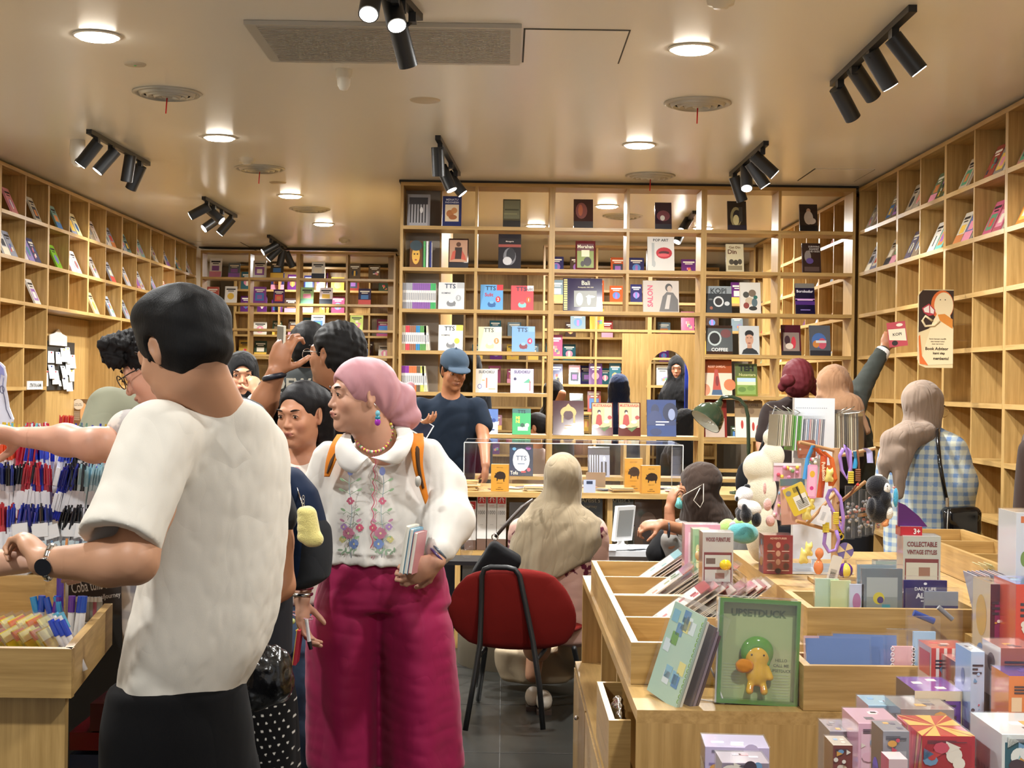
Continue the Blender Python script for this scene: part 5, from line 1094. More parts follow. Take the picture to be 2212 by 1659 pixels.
BD =[
 (880,929,419,1,'#8f8e94',[('R',.1,.0,.9,.9,'#a9a8ae')]+[('R',.12+.13*i,.1,.17+.13*i,.8,'#2b2a2e') for i in range(6)]+[('R',.08,.68,.9,.9,'#3a393e'),('E',.62,.5,.07,.1,'#e4e4e6')],'grey photographic book with standing figures, top left of the divider'),
 (956,997,423,1,'#2b3568',[('MENATU',.5,.88,.07,'#cdd0e0',.7),('INDONESIA',.5,.79,.06,'#cdd0e0',.8),('R',.14,.16,.86,.72,'#e7d3b4'),('E',.4,.42,.2,.12,'#bd7a4b'),('E',.62,.52,.16,.1,'#c98a56'),('E',.55,.3,.22,.08,'#a96a42')],'navy blue book with an orange engraving, top row of the divider, second from left'),
 (1087,1125,430,1,'#4c4a3a',[('R',.05,.3,.95,.95,'#6e6c52'),('R',.1,.6,.9,.65,'#45442f'),('R',.05,.45,.8,.5,'#85835f'),('R',0,0,1,.24,'#24221f')],'dark olive book on the top divider row, second column'),
 (1240,1282,430,1,'#3a1f20',[('E',.4,.6,.3,.28,'#7c4038'),('E',.35,.62,.12,.2,'#b0603f'),('R',0,0,1,.24,'#211719')],'dark maroon book on the top divider row, third column'),
 (1416,1452,437,1,'#2f1f2b',[('E',.5,.5,.4,.2,'#6a3038'),('E',.45,.42,.14,.1,'#c9c3b8'),('R',0,0,1,.2,'#1c1520')],'dark plum book on the top divider row, fourth column'),
 (1573,1614,434,1,'#1f1a19',[('E',.45,.45,.3,.35,'#8c8158'),('E',.5,.45,.22,.25,'#1f1a19'),('E',.45,.35,.16,.18,'#cbbf8a'),('R',.6,.3,.8,.8,'#35312c'),('R',0,0,1,.18,'#221a28')],'black book with a pale cubist face, top divider row'),
 (1729,1768,441,1,'#2b1c1c',[('E',.5,.75,.12,.1,'#c9a58a'),('E',.5,.5,.25,.25,'#d6c9bd'),('E',.65,.38,.25,.12,'#cfc2b6'),('R',0,0,1,.22,'#171215')],'dark book with a seated white-clad figure, top right of the divider'),
 (885,912,520,2,'#6b4a35',[('E',.5,.45,.32,.34,'#d9a94a'),('E',.5,.82,.5,.2,'#37474f'),('E',.38,.5,.07,.03,'#3a2318'),('E',.62,.5,.07,.03,'#3a2318'),('E',.5,.28,.1,.03,'#a04a3a')],'brown book with a yellow woven face, second row, left column'),
 (969,1012,515,2,'#2d1c1a',[('R',.05,.2,.95,.95,'#b98f74'),('E',.5,.8,.12,.08,'#5a3a2a'),('R',.32,.3,.68,.7,'#3a2a26'),('P',[(.1,.25),(.32,.3),(.36,.6),(.2,.55)],'#c05a48'),('P',[(.64,.3),(.9,.25),(.85,.4),(.68,.6)],'#c05a48'),('R',0,0,1,.18,'#1e1a22')],'book with a portrait of a robed elder, second divider row'),
 (1077,1126,505,2,'#2f2f35',[('Menagerie',.5,.78,.05,'#e8d8cf',.7),('R',.0,.62,1,.7,'#9a4a40'),('E',.5,.35,.28,.25,'#77767b'),('E',.55,.4,.2,.2,'#25242a'),('E',.4,.22,.2,.12,'#c4c2c4')],'charcoal book with a crouching grey figure, second divider row'),
 (1244,1287,520,2,'#5a1a20',[('R',.08,.06,.92,.9,'#7e8a3f'),('R',.08,.65,.92,.9,'#5a1a20'),('Merahan',.5,.8,.12,'#e3ddc0',.8),('R',.3,.45,.7,.68,'#dfd6b4'),('E',.6,.28,.2,.16,'#2a1c1c'),('E',.35,.2,.1,.1,'#2a1c1c')],'maroon and olive paperback, second divider row, third column'),
 (1400,1458,511,2,'#dcd8d2',[('POP ART',.5,.9,.08,'#222',.62),('E',.62,.52,.30,.17,'#b5202c'),('E',.62,.53,.2,.05,'#4b0d14'),('E',.6,.46,.22,.05,'#d4545a'),('R',.16,.14,.26,.82,'#aeb0ae'),('E',.24,.2,.06,.1,'#aeb0ae')],'white POP ART book with big red lips, second divider row'),
 (1570,1608,527,2,'#cfc4a2',[('Gat Din',.5,.88,.09,'#6b4a25',.8),('Din',.35,.72,.16,'#5d2f1c',.6,.02),('E',.3,.35,.14,.1,'#4c4436'),('E',.55,.33,.14,.1,'#3f372c'),('E',.78,.36,.12,.1,'#4c4436'),('R',.1,.06,.9,.22,'#8a7d5f')],'cream paperback with brown lettering and figures, second divider row, fifth column'),
 (1735,1775,525,2,'#33221f',[('SURVIVING',.65,.88,.06,'#cfc6c0',.6),('AGAINST',.65,.8,.06,'#cfc6c0',.55),('THE ODDS',.65,.72,.06,'#cfc6c0',.6),('E',.3,.55,.18,.2,'#8c827c'),('E',.4,.4,.2,.1,'#5a4588'),('R',.1,.05,.9,.2,'#54403a')],'dark brown book with seated figure, second row, right end of the divider'),
 (947,1003,610,3,'#d8dadb',tts('#d8dadb',corner='#b9bcbf',num='3',ncol='#a7abb0'),'white square puzzle book marked 3, third divider row'),
 (1038,1087,615,3,'#6fa9dc',tts('#6fa9dc',corner='#c8303c',num='2',sub='',ncol='#c8303c',pic='#2f5d96')+[('Sulit',.38,.60,.14,'#b7273a',.5,.02)],'blue square puzzle book marked 2, third divider row'),
 (1104,1153,617,3,'#cf5f66',tts('#cf5f66',corner='#f0e6e6',num='1',sub='',ncol='#d9622f',pic='#7fc0bd')+[('Sulit',.8,.86,.13,'#202020',.34,.01)],'red square puzzle book marked 1, third divider row'),
 (1217,1302,601,3,'#2f2747',[('R',.02,.03,.11,.97,'#cfc36a')]+[('R',.0,.06+.07*i,.14,.08+.07*i,'#1b1730') for i in range(13)]+[('Bali',.58,.86,.13,'#eee3c0',.3,.01),('Photography 1869-1939',.58,.72,.045,'#d9cfae',.62),('R',.28,.12,.86,.62,'#8b8c86'),('E',.42,.36,.09,.2,'#c9cac4'),('E',.66,.34,.05,.16,'#dcdcd6'),('E',.7,.44,.12,.04,'#dcdcd6')],'wide dark purple ring-bound Bali photography book, third divider row'),
 (1390,1468,606,3,'#c9bfb6',[('SALON',.2,.5,.17,'#c23a5c',.62,.02,math.pi/2),('E',.72,.78,.1,.13,'#3b3838'),('E',.74,.74,.07,.1,'#b9a596'),('P',[(.45,.02),(.55,.5),(.66,.64),(.84,.62),(.97,.4),(.98,.02)],'#5e5a58'),('P',[(.6,.1),(.68,.55),(.78,.55),(.72,.1)],'#b9b0a8')],'wide grey SALON book with a man in a jacket, third divider row'),
 (1525,1582,618,3,'#3d4348',[('R',0,.72,1,1,'#8d9598'),('KOPI',.5,.82,.2,'#23282b',.6),('E',.5,.42,.2,.2,'#cfd2d2'),('E',.5,.42,.14,.14,'#2a2422'),('E',.82,.35,.1,.08,'#c9cccc'),('E',.22,.18,.06,.06,'#9a5a44'),('E',.2,.5,.08,.03,'#6a6f70')],'dark KOPI coffee book with cups, third divider row'),
 (1600,1645,610,3,'#dedad0',[('E',.3,.6,.15,.1,'#4a4a44'),('E',.6,.65,.18,.12,'#7a6a58'),('E',.45,.4,.2,.12,'#c7b49a'),('E',.7,.35,.14,.14,'#5b6f74'),('E',.3,.25,.14,.1,'#8a3f38'),('E',.62,.16,.2,.07,'#33332f'),('E',.75,.52,.1,.06,'#2f6a5e')],'white book crowded with small drawn faces, third divider row'),
 (1720,1762,612,3,'#171334',[('R',0,.85,1,1,'#7e7a72'),('Borobudur',.5,.74,.09,'#e9e6ee',.85,.02),('R',0,.3,1,.42,'#4c2277'),('R',.0,.47,1,.5,'#c889d0'),('R',.1,.44,.9,.47,'#f0c8e8'),('R',.25,.12,.75,.15,'#8c7ac0')],'black and purple Borobudur book, third divider row right end'),
 (947,1000,702,4,'#e3e1da',tts('#e3e1da',corner='#ecd85a',num=None)+[('E',.76,.38,.11,.11,'#e3cf4e')],'white square puzzle book with yellow corner, fourth divider row'),
 (1033,1084,706,4,'#efe9c8',tts('#efe9c8',corner='#efe9c8',num='5',ncol='#e08a52',sub='',pic='#e6dc9a'),'pale cream square puzzle book, fourth divider row'),
 (1106,1156,705,4,'#86aedb',tts('#86aedb',corner='#86aedb',num='4',ncol='#c42f5e',sub='',pic='#7c2f38'),'light blue square puzzle book marked 4, fourth divider row'),
 (1527,1584,703,4,'#38261f',[('R',0,.1,1,.9,'#4a4f50'),('E',.32,.55,.26,.26,'#b9c4c2'),('E',.32,.55,.2,.2,'#131010'),('E',.75,.72,.2,.15,'#6e3c3c'),('COFFEE',.5,.16,.12,'#efeae2',.85,.02)],'dark COFFEE book with a black cup, fourth divider row'),
 (1598,1642,704,4,'#c8cbcb',[('P',[(.12,.02),(.2,.16),(.4,.24),(.62,.24),(.85,.14),(.95,.02)],'#22262a'),('R',.40,.22,.62,.4,'#b98a70'),('E',.51,.52,.2,.2,'#c4957a'),('E',.51,.72,.22,.13,'#1c1a1b'),('E',.51,.60,.19,.10,'#c4957a'),('R',.38,.58,.46,.6,'#2a1c18'),('R',.55,.58,.63,.6,'#2a1c18'),('E',.5,.4,.08,.02,'#8a4a40')],'grey book with a portrait of a man in a dark shirt, fourth divider row'),
 (1690,1732,702,4,'#4c1a28',[('R',.08,.1,.92,.75,'#8c7a70'),('E',.3,.5,.15,.15,'#3a1c26'),('E',.62,.42,.12,.2,'#c93848'),('E',.4,.3,.2,.1,'#d9c9b8'),('R',.0,.0,1,.14,'#1c1418')],'dark crimson book with a busy street scene, fourth divider row'),
 (1751,1796,703,4,'#5a5f68',[('E',.45,.5,.35,.25,'#4a6fb0'),('E',.6,.4,.2,.18,'#c9566a'),('E',.3,.38,.16,.12,'#c9823f'),('R',.3,.42,.8,.5,'#d9d6d6'),('R',0,0,1,.17,'#23222a')],'blue and orange abstract cover, right end of the fourth divider row'),
 (1027,1075,797,5,'#e5ddd4',[('SUDOKU',.5,.87,.12,'#5b6068',.8,.03),('R',.48,.2,.54,.62,'#cf6a52'),('E',.2,.26,.1,.1,'#6a6fa8'),('E',.2,.26,.07,.07,'#e5ddd4'),('R',.3,.5,.42,.54,'#c9a05a'),('R',.6,.14,.9,.17,'#c9a05a')],'cream SUDOKU book with a red pencil, fifth divider row'),
 (1103,1153,797,5,'#cfc6e6',[('SUDOKU',.5,.87,.12,'#5b5a78',.8,.03),('R',.35,.12,.85,.42,'#eeeaf6'),('P',[(.55,.42),(.8,.6),(.9,.42)],'#57a887'),('R',.82,.1,.86,.5,'#cf5a52'),('E',.2,.58,.06,.06,'#3a3a58')],'lilac SUDOKU book, fifth divider row'),
 (1519,1583,776,5,'#a4502e',[('R',0,.0,1,.62,'#e6cdb4'),('E',.1,.16,.16,.16,'#cf8a66'),('E',.92,.3,.2,.16,'#c9774a'),('P',[(.32,.02),(.42,.72),(.52,.72),(.66,.02)],'#b6493a'),('P',[(.3,.02),(.34,.16),(.64,.16),(.68,.02)],'#3f5c7a'),('E',.5,.4,.06,.14,'#7c2a2a'),('RESEP SAMBAL',.5,.8,.07,'#e8b090',.6)],'terracotta cookbook with a red tapering motif, fifth divider row'),
 (1590,1638,786,5,'#6f7d38',[('R',0,.62,1,1,'#56622f'),('TEH',.5,.86,.19,'#15180e',.7,.05),('Nusantara',.55,.66,.09,'#c9c987',.75),('R',.08,.05,.92,.56,'#cfdcae'),('R',.08,.05,.92,.34,'#7f9c4c'),('E',.3,.2,.18,.08,'#5f7f38'),('E',.7,.24,.18,.08,'#6b8c40'),('R',.08,.44,.92,.56,'#b4cde2')],'green TEH tea book with a plantation picture, fifth divider row'),
 (1040,1076,884,6,'#c9d3e6',[('R',0,.5,1,1,'#5576b8'),('R',.15,.15,.8,.2,'#3a4c7a'),('E',.75,.55,.12,.08,'#22408a'),('R',.1,.62,.6,.7,'#dfe6f2')],'blue and white slim book, sixth divider row behind the case'),
 (1107,1147,883,6,'#57b57c',[('R',0,.83,1,1,'#37706a'),('TTS',.5,.88,.13,'#123',.5),('MI',.3,.64,.12,'#e3e25a',.25,.04),('NI',.3,.50,.12,'#e3e25a',.25,.04),('R',.3,.15,.85,.3,'#d6e8d6'),('E',.55,.36,.12,.08,'#2a5a44'),('E',.8,.36,.12,.08,'#d9e6c9')],'green TTS MINI puzzle book, sixth divider row'),
 (1195,1262,866,6,'#4b2a30',[('E',.5,.66,.26,.18,'#c8a464'),('E',.5,.58,.16,.14,'#4b2a30'),('R',.28,.36,.34,.6,'#c8a464'),('R',.66,.36,.72,.6,'#c8a464'),('P',[(.3,.7),(.5,.92),(.7,.7)],'#c8a464'),('R',.38,.27,.62,.29,'#b09060'),('Ronce',.5,.2,.06,'#d6c39a',.4)],'large maroon book with a golden headdress, low in the middle of the divider'),
 (1279,1325,870,6,'#5b2420',[('R',.03,.25,.95,.98,'#cfb084'),('MUSTIKARASA',.5,.91,.09,'#b0442c',.86,.03),('R',.6,.45,.95,.86,'#b9b49a'),('P',[(.18,.3),(.24,.6),(.36,.66),(.46,.6),(.5,.36),(.4,.3)],'#a3342b'),('E',.35,.72,.08,.06,'#2a1c18'),('E',.36,.68,.05,.04,'#e6d5b8'),('E',.7,.42,.14,.05,'#e3ddc9'),('E',.85,.55,.1,.06,'#a33a34'),('E',.2,.28,.16,.06,'#e3ddc9'),('P',[(.4,.22),(.9,.3),(.6,.12)],'#4f6a34')],'maroon edged cookbook with a cook in red, left copy'),
 (1337,1385,870,6,'#5b2420',[('R',.03,.25,.95,.98,'#cfb084'),('MUSTIKARASA',.5,.91,.09,'#b0442c',.86,.03),('R',.6,.45,.95,.86,'#b9b49a'),('P',[(.18,.3),(.24,.6),(.36,.66),(.46,.6),(.5,.36),(.4,.3)],'#a3342b'),('E',.35,.72,.08,.06,'#2a1c18'),('E',.36,.68,.05,.04,'#e6d5b8'),('E',.7,.42,.14,.05,'#e3ddc9'),('E',.85,.55,.1,.06,'#a33a34'),('E',.2,.28,.16,.06,'#e3ddc9'),('P',[(.4,.22),(.9,.3),(.6,.12)],'#4f6a34')],'maroon edged cookbook with a cook in red, right copy'),
 (1399,1462,864,6,'#4d5b86',[('E',.28,.72,.14,.16,'#2a3354'),('E',.28,.5,.24,.2,'#35406a'),('E',.8,.66,.26,.26,'#232b48'),('E',.85,.6,.12,.16,'#8a96b8'),('R',0,.3,1,.42,'#333f66'),('R',.3,.38,.75,.41,'#d6dbe8'),('R',.3,.3,.6,.33,'#d6dbe8'),('E',.3,.12,.2,.1,'#2d3860')],'blue monochrome book with figures, low in the middle of the divider'),
 (1520,1572,863,6,'#7a2a26',[('R',.1,.0,.9,.5,'#b9a596'),('E',.6,.45,.2,.2,'#574a44')],'dark red book behind the green desk lamp'),
 (1590,1650,866,6,'#9a8468',[('BALI COFFEE',.5,.88,.07,'#4a3323',.7),('R',0,0,1,.55,'#e4dccb'),('E',.25,.35,.05,.12,'#b0372f'),('E',.45,.28,.05,.12,'#c0453c'),('E',.65,.3,.05,.12,'#b0372f'),('E',.8,.22,.05,.12,'#c0453c'),('E',.3,.72,.1,.08,'#7a6248'),('E',.6,.72,.1,.08,'#7a6248')],'white and brown book with small red figures, sixth divider row'),
 (1101,1152,960,7,'#2f3c55',[('E',.5,.5,.36,.36,'#e8e8ea'),('TTS',.5,.56,.15,'#39506f',.45),('R',.35,.36,.65,.4,'#7a8aa0'),('Tofu',.2,.1,.12,'#e8e2d0',.32,.02),('E',.2,.85,.08,.05,'#5aa0c9'),('E',.8,.88,.12,.06,'#8a4aa0'),('E',.82,.2,.08,.06,'#c9566a'),('R',.5,.1,.7,.16,'#b93a44')],'dark blue TTS puzzle book with a white disc, seen through the acrylic case'),
 (1271,1318,965,7,'#9aa0b4',[('R',.02+.11*i,.12,.07+.11*i,.9,'#35353c') for i in range(5)]+[('R',.0,.72,1,.95,'#4a4a52'),('E',.75,.6,.06,.08,'#dcdce4'),('R',.6,.05,.68,.5,'#25252b'),('R',.78,.05,.86,.5,'#25252b')],'pale blue photo book of standing figures, behind the case'),
]
for d in BD:
    x0,x1,yt,row,base,art,lab =d;on_row(x0,x1,yt,row,art,base,lab,Y=YP+(.03 if row < 6 else .02))
def spines(x0,x1,ytop,row,cols,n,kind,lab,grp,Y=YP+.05):
    a,b =P(x0,ytop,Y),P(x1,ytop,Y);t =(b.x-a.x)/n;z =zrow(row);h =a.z-z
    meshes ={}
    for i in range(n):
        c =cols[int(i*len(cols)/n)]
        if c not in meshes:
            m =MB();m.box((0,0,0),(t*.92,.15,h),'#e9e6e2','gloss',top='#e6dfcd');m.box((-.0002,-.0006,h*.72),(t*.92+.0002,.001,h*.995),c,'gloss');m.box((0,-.0006,0),(t*.92,.001,h*.26),c,'gloss');m.box((t*.2,-.0009,h*.34),(t*.7,0,h*.62),'#8d9097')
            meshes[c] =m.build('puzzle_book',data_only=True)
        lean =Matrix.Rotation(math.radians(4 if kind == 'lean' else 0),4,'Y')
        put_book(meshes[c],Matrix.Translation((a.x+i*t,Y,z+.001)) @ (Matrix.Rotation(math.radians(-6),4,'Y') if kind == 'lean' and i > n*.8 else Matrix.Identity(4)),lab.format(cname(c)),grp+f', {cname(c)} spines','puzzle_book')
spines(864,942,611,3,['#a2a3aa','#a2a3aa','#8d62a8','#8d62a8','#8d62a8','#4dae6a'],20,'','thin puzzle book with {} banded spine, third divider row at the left end','spine-out puzzle books, third row')
spines(863,930,703,4,['#c9b88c','#cf4a52','#9a6a52','#3f86b8','#5f9a58','#cfc9b4'],15,'lean','thin puzzle book with {} banded spine, fourth divider row at the left end','spine-out puzzle books, fourth row')
spines(863,925,790,5,['#8a3f9c','#8a3f9c','#d9774a','#d9774a','#6c6152','#cdd06a','#d8d4ae'],15,'lean','thin puzzle book with {} banded spine, fifth divider row at the left end','spine-out puzzle books, fifth row')
for i,(x,c) in enumerate(((915,'#5fae6a'),(921,'#e3e3e6'),(928,'#38407a'))):
    a =P(x,521,YP+.05);put_book(book_mesh(.018,a.z-zrow(2),.13,c,3,plain=True),Matrix.Translation((a.x+.008,YP+.05,zrow(2))),f'thin book with a {cname(c)} spine beside the yellow face cover','book')
# ---- right wall ------------------------------------------------------------
WR =[ # (bay counted from the divider, row, colours)
 (1,1,['#b9b8ae','#9a968c']),(2,1,['#8a8478','#6e6a62','#9c968a']),(3,1,['#cfc8ba','#b3aa9a']),(4,1,['#5f7f66','#3f6a4c','#c3ccc8']),(5,1,['#cbb9a0']),(6,1,['#a23f3f','#8d8a86','#d8d2c6']),(7,1,['#c48a7c','#b86a60']),
 (1,2,['#c9cdda','#7e8fc0']),(2,2,['#b5a99a','#8f8577']),(3,2,['#58628c','#a39484']),(4,2,['#e3e0d8','#6cc4bd']),(5,2,['#dcd6c6','#5f78b4']),(6,2,['#cf5f88','#c25a74']),(7,2,['#e0883c','#6aa2d6']),
 (8,1,['#b0533c','#d8cdb8']),(8,2,['#cf8a5c','#c9d6b4'])]
def wall_book(side,y,z,w,h,t,col,seed,lab,grp,tilt=24):
    mesh =book_mesh(w,h,t,col,seed)
    if side > 0:M =Matrix.Translation((XR+.03,y,z)) @ Matrix.Rotation(-math.pi/2,4,'Z') @ Matrix.Rotation(math.radians(-tilt),4,'X')
    else:M =Matrix.Translation((XL-.03,y,z)) @ Matrix.Rotation(math.pi/2,4,'Z') @ Matrix.Rotation(math.radians(-tilt),4,'X')
    return put_book(mesh,M,lab,grp)
for bay,row,cols in WR:
    yc =MR0-(bay-1)*CWS;n =len(cols);wide =min(.16,.50/n)
    for i,c in enumerate(cols):
        y =yc-.05-wide/2-i*(wide+.008) if n > 1 else yc-.22
        wall_book(1,y,ROWS[row]+.002,wide-.004,.225+.02*((bay*3+i) % 3),.015,c,bay*31+row*7+i,f'{cname(c)} cover on the right wall, {["top","second"][row-1]} row, {ORD[bay-1]} bay out, {ORD[i]} book','books tilted on the right wall')
WR2 =[(5,3,[('#e4e2ea',.03),('#2c2b63',.02)]),(6,3,[('#3b3f96',.04),('#4a4fb0',.02)]),(7,3,[('#e3dfd4',.03),('#b8443c',.03)]),(5,4,[('#2c3a66',.03),('#d9d9d4',.03),('#8d9aa8',.02)]),(6,4,[('#5a4a44',.02),('#d8d2c8',.03)]),(7,4,[('#d98a94',.03),('#dfd9d4',.04)]),(5,5,[('#a3937c',.04)]),(6,5,[('#dcd8ce',.02)]),(7,5,[('#2f2a28',.03),('#b8443c',.02)]),(3,3,[('#b8546a',.02)]),(1,3,[('#cfc3b4',.01)]),(6,6,[('#3a3a44',.02)]),(7,6,[('#8a8fa0',.03)]),(6,7,[('#c9566a',.03)]),(7,7,[('#3f7a6a',.03)])]
for bay,row,bs in WR2:
    y =MR0-(bay-1)*CWS-CWS+.03
    for i,(c,t) in enumerate(bs):
        mesh =book_mesh(.16,.22+.01*i,t,c,bay+row*5);M =Matrix.Translation((XR+.05+.012*i,y,ROWS[row]+.001)) @ Matrix.Rotation(-math.pi,4,'Z') @ Matrix.Translation((-.08,0,0));M =Matrix.Translation((XR+.06,y,ROWS[row]+.001)) @ Matrix.Rotation(0,4,'Z') @ Matrix.Translation((.08,0,0))
        put_book(mesh,M,f'{cname(c)} book standing in the right wall, {ORD[row-1]} row, {ORD[bay-1]} bay out','books standing on the right wall');y += t+.002
# ---- left wall ---------------------------------------------------------------
LC =['#a9b6c6','#6f9c96','#e1ddd6','#cfd4e0','#8f9aa8','#84b0b4','#e6d6d2','#c8bfae','#d98c94','#dfe3e8','#9aa5bc','#e7d9a8']
def left_bay(k):return 11.15-1.12+(k)*CWS-.56+.0   # left edge of bay k (0 = nearest)
rsl =random.Random(11)
SPEC ={(2,2):['#7dbb3a'],(2,1):['#7aa39c'],(1,2):['#3f4c7a','#9a8fd0','#e1e0ea'],(3,2):['#e8dcd8','#e6d2d4'],(9,2):['#c23a3c'],(4,2):['#d9d2cf'],(5,2):['#aeb8cc']}
for k in range(1,14):
    y0 =left_bay(k)
    for row in (1,2,3):
        if row == 3 and k > 7 and rsl.random() < .5:continue
        cols =SPEC.get((k-2,row)) or [rsl.choice(LC) for _ in range(rsl.choice([1,1,1,2,2]) if row < 3 else rsl.choice([0,1,1]))]
        n =len(cols)
        for i,c in enumerate(cols):
            wall_book(-1,y0+CWS-.06-.075-i*.155,ROWS[row]+.002,.145,.22+.015*(i % 2),.014,c,k*17+row*5+i,f'{cname(c)} cover on the left wall, {["top","second","third"][row-1]} row, {ORD[k]} bay from the front, {ORD[i]} book','books tilted on the left wall')
for k,row,c,h,t,dx in ((3,3,'#b98f74',.22,.04,.02),(4,3,'#2f7d4a',.25,.05,.03),(2,4,'#d98a3c',.22,.03,.02),(3,4,'#77747a',.24,.03,.02),(3,5,'#8a8280',.24,.04,.02),(3,6,'#b8453c',.2,.05,.02)):
    y =left_bay(k)+dx;put_book(book_mesh(.16,h,t,c,k*3+row),Matrix.Translation((XL-.14,y,ROWS[row]+.001)),f'{cname(c)} book standing upright on the left wall, {ORD[row-1]} row, {ORD[k]} bay','book')
# ---- back bay --------------------------------------------------------------------
BB =[(452,478,556,1,'#e2deda','white book printed with small dark squares, top left of the back bay'),(493,518,567,1,'#5b6672','grey book with a red band, top of the back bay'),(546,575,561,1,'#d9d6cf','white book on the top row of the back bay, second column'),(584,612,563,1,'#3a362f','dark grey book beside the white one, back bay top row'),(673,701,564,1,'#e0ddd8','white book with a small black bear, back bay top row'),(754,778,569,1,'#6b5a48','brown illustrated book, back bay top row, left of two'),(796,821,572,1,'#64533f','brown round-motif book, back bay top row, right of two'),
 (446,472,618,2,'#b0574c','red and blue portrait cover, second row of the back bay'),(485,511,617,2,'#e2ded6','white cover with a green hill, second row of the back bay'),(547,574,618,2,'#7a3f8c','purple mandala cover, second row of the back bay'),(590,614,624,2,'#4b2f5c','dark purple and red cover, second row of the back bay'),(649,677,619,2,'#9dbb84','green leafy cover, second row of the back bay'),(690,718,620,2,'#e3d6d8','white cover with pink ring, second row of the back bay'),(774,801,622,2,'#3b3550','dark cover with a sepia crowd, second row of the back bay'),
 (672,701,679,3,'#dfe3ea','white cover with pale lettering, third row of the back bay'),(756,784,680,3,'#cfe07f','pale yellow-green cover, third row of the back bay')]
for x0,x1,yt,row,c,lab in BB:
    Y =YB+.04;a,b =P(x0,yt,Y),P(x1,yt,Y);z =ROWB[row];put_book(book_mesh(b.x-a.x,a.z-z,.02,c,x0),Matrix.Translation(((a.x+b.x)/2,Y,z+.001)) @ LEAN,lab)
rb =random.Random(5);DK =['#5b2a6a','#2c2f5c','#b8562f','#8c3a34','#3a4a3a','#c9a54a','#7a8c94','#4a3a34','#9a4a6a','#d6cfc0','#2f5f6a']
def fill(x0,x1,Y,rows,n,lab,grp,wmin=.13,skip=.12,rowz=ROWB):
    for r in rows:
        for i in range(n):
            if rb.random() < skip:continue
            w =rb.uniform(wmin,wmin+.05);x =x0+(i+.5)*(x1-x0)/n+rb.uniform(-.02,.02);h =rb.uniform(.18,.25);c =rb.choice(DK)
            put_book(book_mesh(round(w,2),round(h,2),.02,c,rb.randint(0,9)),Matrix.Translation((x,Y,rowz[r]+.001)) @ LEAN,f'{cname(c)} cover {lab}, {ORD[r-1]} row, {ORD[i]} place',grp)
fill(XL+.05,-1.35,19.75,range(1,8),11,'on the closed case far behind the back bay','books far behind the back bay',skip=.35)
fill(.46,1.6,16.15,range(1,9),5,'far beyond the divider, left unit','books far beyond the divider',skip=.3)
fill(1.66,2.76,16.15,range(1,9),4,'far beyond the divider, right unit','books far beyond the divider',skip=.3)
fill(-.5,2.7,18.95,range(2,9),13,'on the far end case','books on the far end case',skip=.5)
LC2 =['#e3e0d8','#c9d2e0','#d8a0a4','#a6c4a0','#e0c88a','#8fb0cc']
def fill_right_beyond():
    for k in range(8):
        y0 =MR0+.32+k*CWS
        for row in (1,2,3,4):
            c =rb.choice(LC2+DK[:3]);wall_book(1,y0+.2,ROWS[row]+.002,.15,.22,.015,c,k*7+row,f'{cname(c)} cover on the right wall beyond the divider, {ORD[row-1]} row, {ORD[k]} bay','books on the right wall beyond the divider')
fill_right_beyond()
# ================================================================= furniture in the middle of the shop
def wbox(name,root,a,b,mat='wood_x',bv=.0025):
    m =MB().box(a,b,mat=mat).build(name,root);m.matrix_parent_inverse =Matrix.Translation(-root.location);return bevel(m,bv) if bv else m
# ---- counter with acrylic case
ZCN =.915;cx0,cx1 =P(985,1060,8.35).x,P(1640,1060,8.35).x
r =thing('counter',((cx0+cx1)/2,8.65,0),'long wooden display counter below the divider, stocked underneath','counter')
wbox('counter_top',r,(cx0,8.3,ZCN-.03),(cx1,9.0,ZCN));wbox('shelf',r,(cx0+.03,8.4,.53),(cx1-.03,8.95,.56));wbox('back_panel',r,(cx0+.03,8.93,.0),(cx1-.03,8.96,ZCN-.03),bv=0)
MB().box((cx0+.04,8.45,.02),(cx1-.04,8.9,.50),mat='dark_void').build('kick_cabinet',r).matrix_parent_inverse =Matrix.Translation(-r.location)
for x in (cx0,(cx0+cx1)/2,cx1-.03):wbox('leg_panel',r,(x,8.35,0),(x+.03,8.96,ZCN-.03),'wood_z')
def root_fix(o,r):o.parent =r;o.matrix_parent_inverse =Matrix.Translation(-r.location);return o
ax0,ax1,az1 =P(1002,1040,8.4).x,P(1474,1040,8.4).x,P(1240,960,8.38).z
r =thing('acrylic_case',((ax0+ax1)/2,8.65,ZCN),'clear acrylic display case standing on the counter','display case')
def slab(m,a,b,mat):return m.box(a,b,mat=mat)
for nm,a,b in (('front_pane',(ax0,8.38,ZCN),(ax1,8.386,az1)),('back_pane',(ax0,8.93,ZCN),(ax1,8.936,az1)),('left_pane',(ax0,8.386,ZCN),(ax0+.006,8.93,az1)),('right_pane',(ax1-.006,8.386,ZCN),(ax1,8.93,az1)),('top_pane',(ax0,8.38,az1),(ax1,8.936,az1+.006))):root_fix(MB().box(a,b,mat='acrylic').build(nm,None),r)
m =MB()
for q in (((ax0,8.38,az1+.003),(ax1,8.38,az1+.003)),((ax0,8.93,az1+.003),(ax1,8.93,az1+.003)),((ax0,8.38,az1),(ax0,8.93,az1)),((ax1,8.38,az1),(ax1,8.93,az1)),((ax0,8.38,ZCN),(ax0,8.38,az1)),((ax1,8.38,ZCN),(ax1,8.38,az1)),((ax1,8.93,ZCN),(ax1,8.93,az1))):m.cyl(q[0],q[1],.003,n=6,col='#dfe3e2',mat='gloss')
root_fix(m.build('polished_edge'),r)
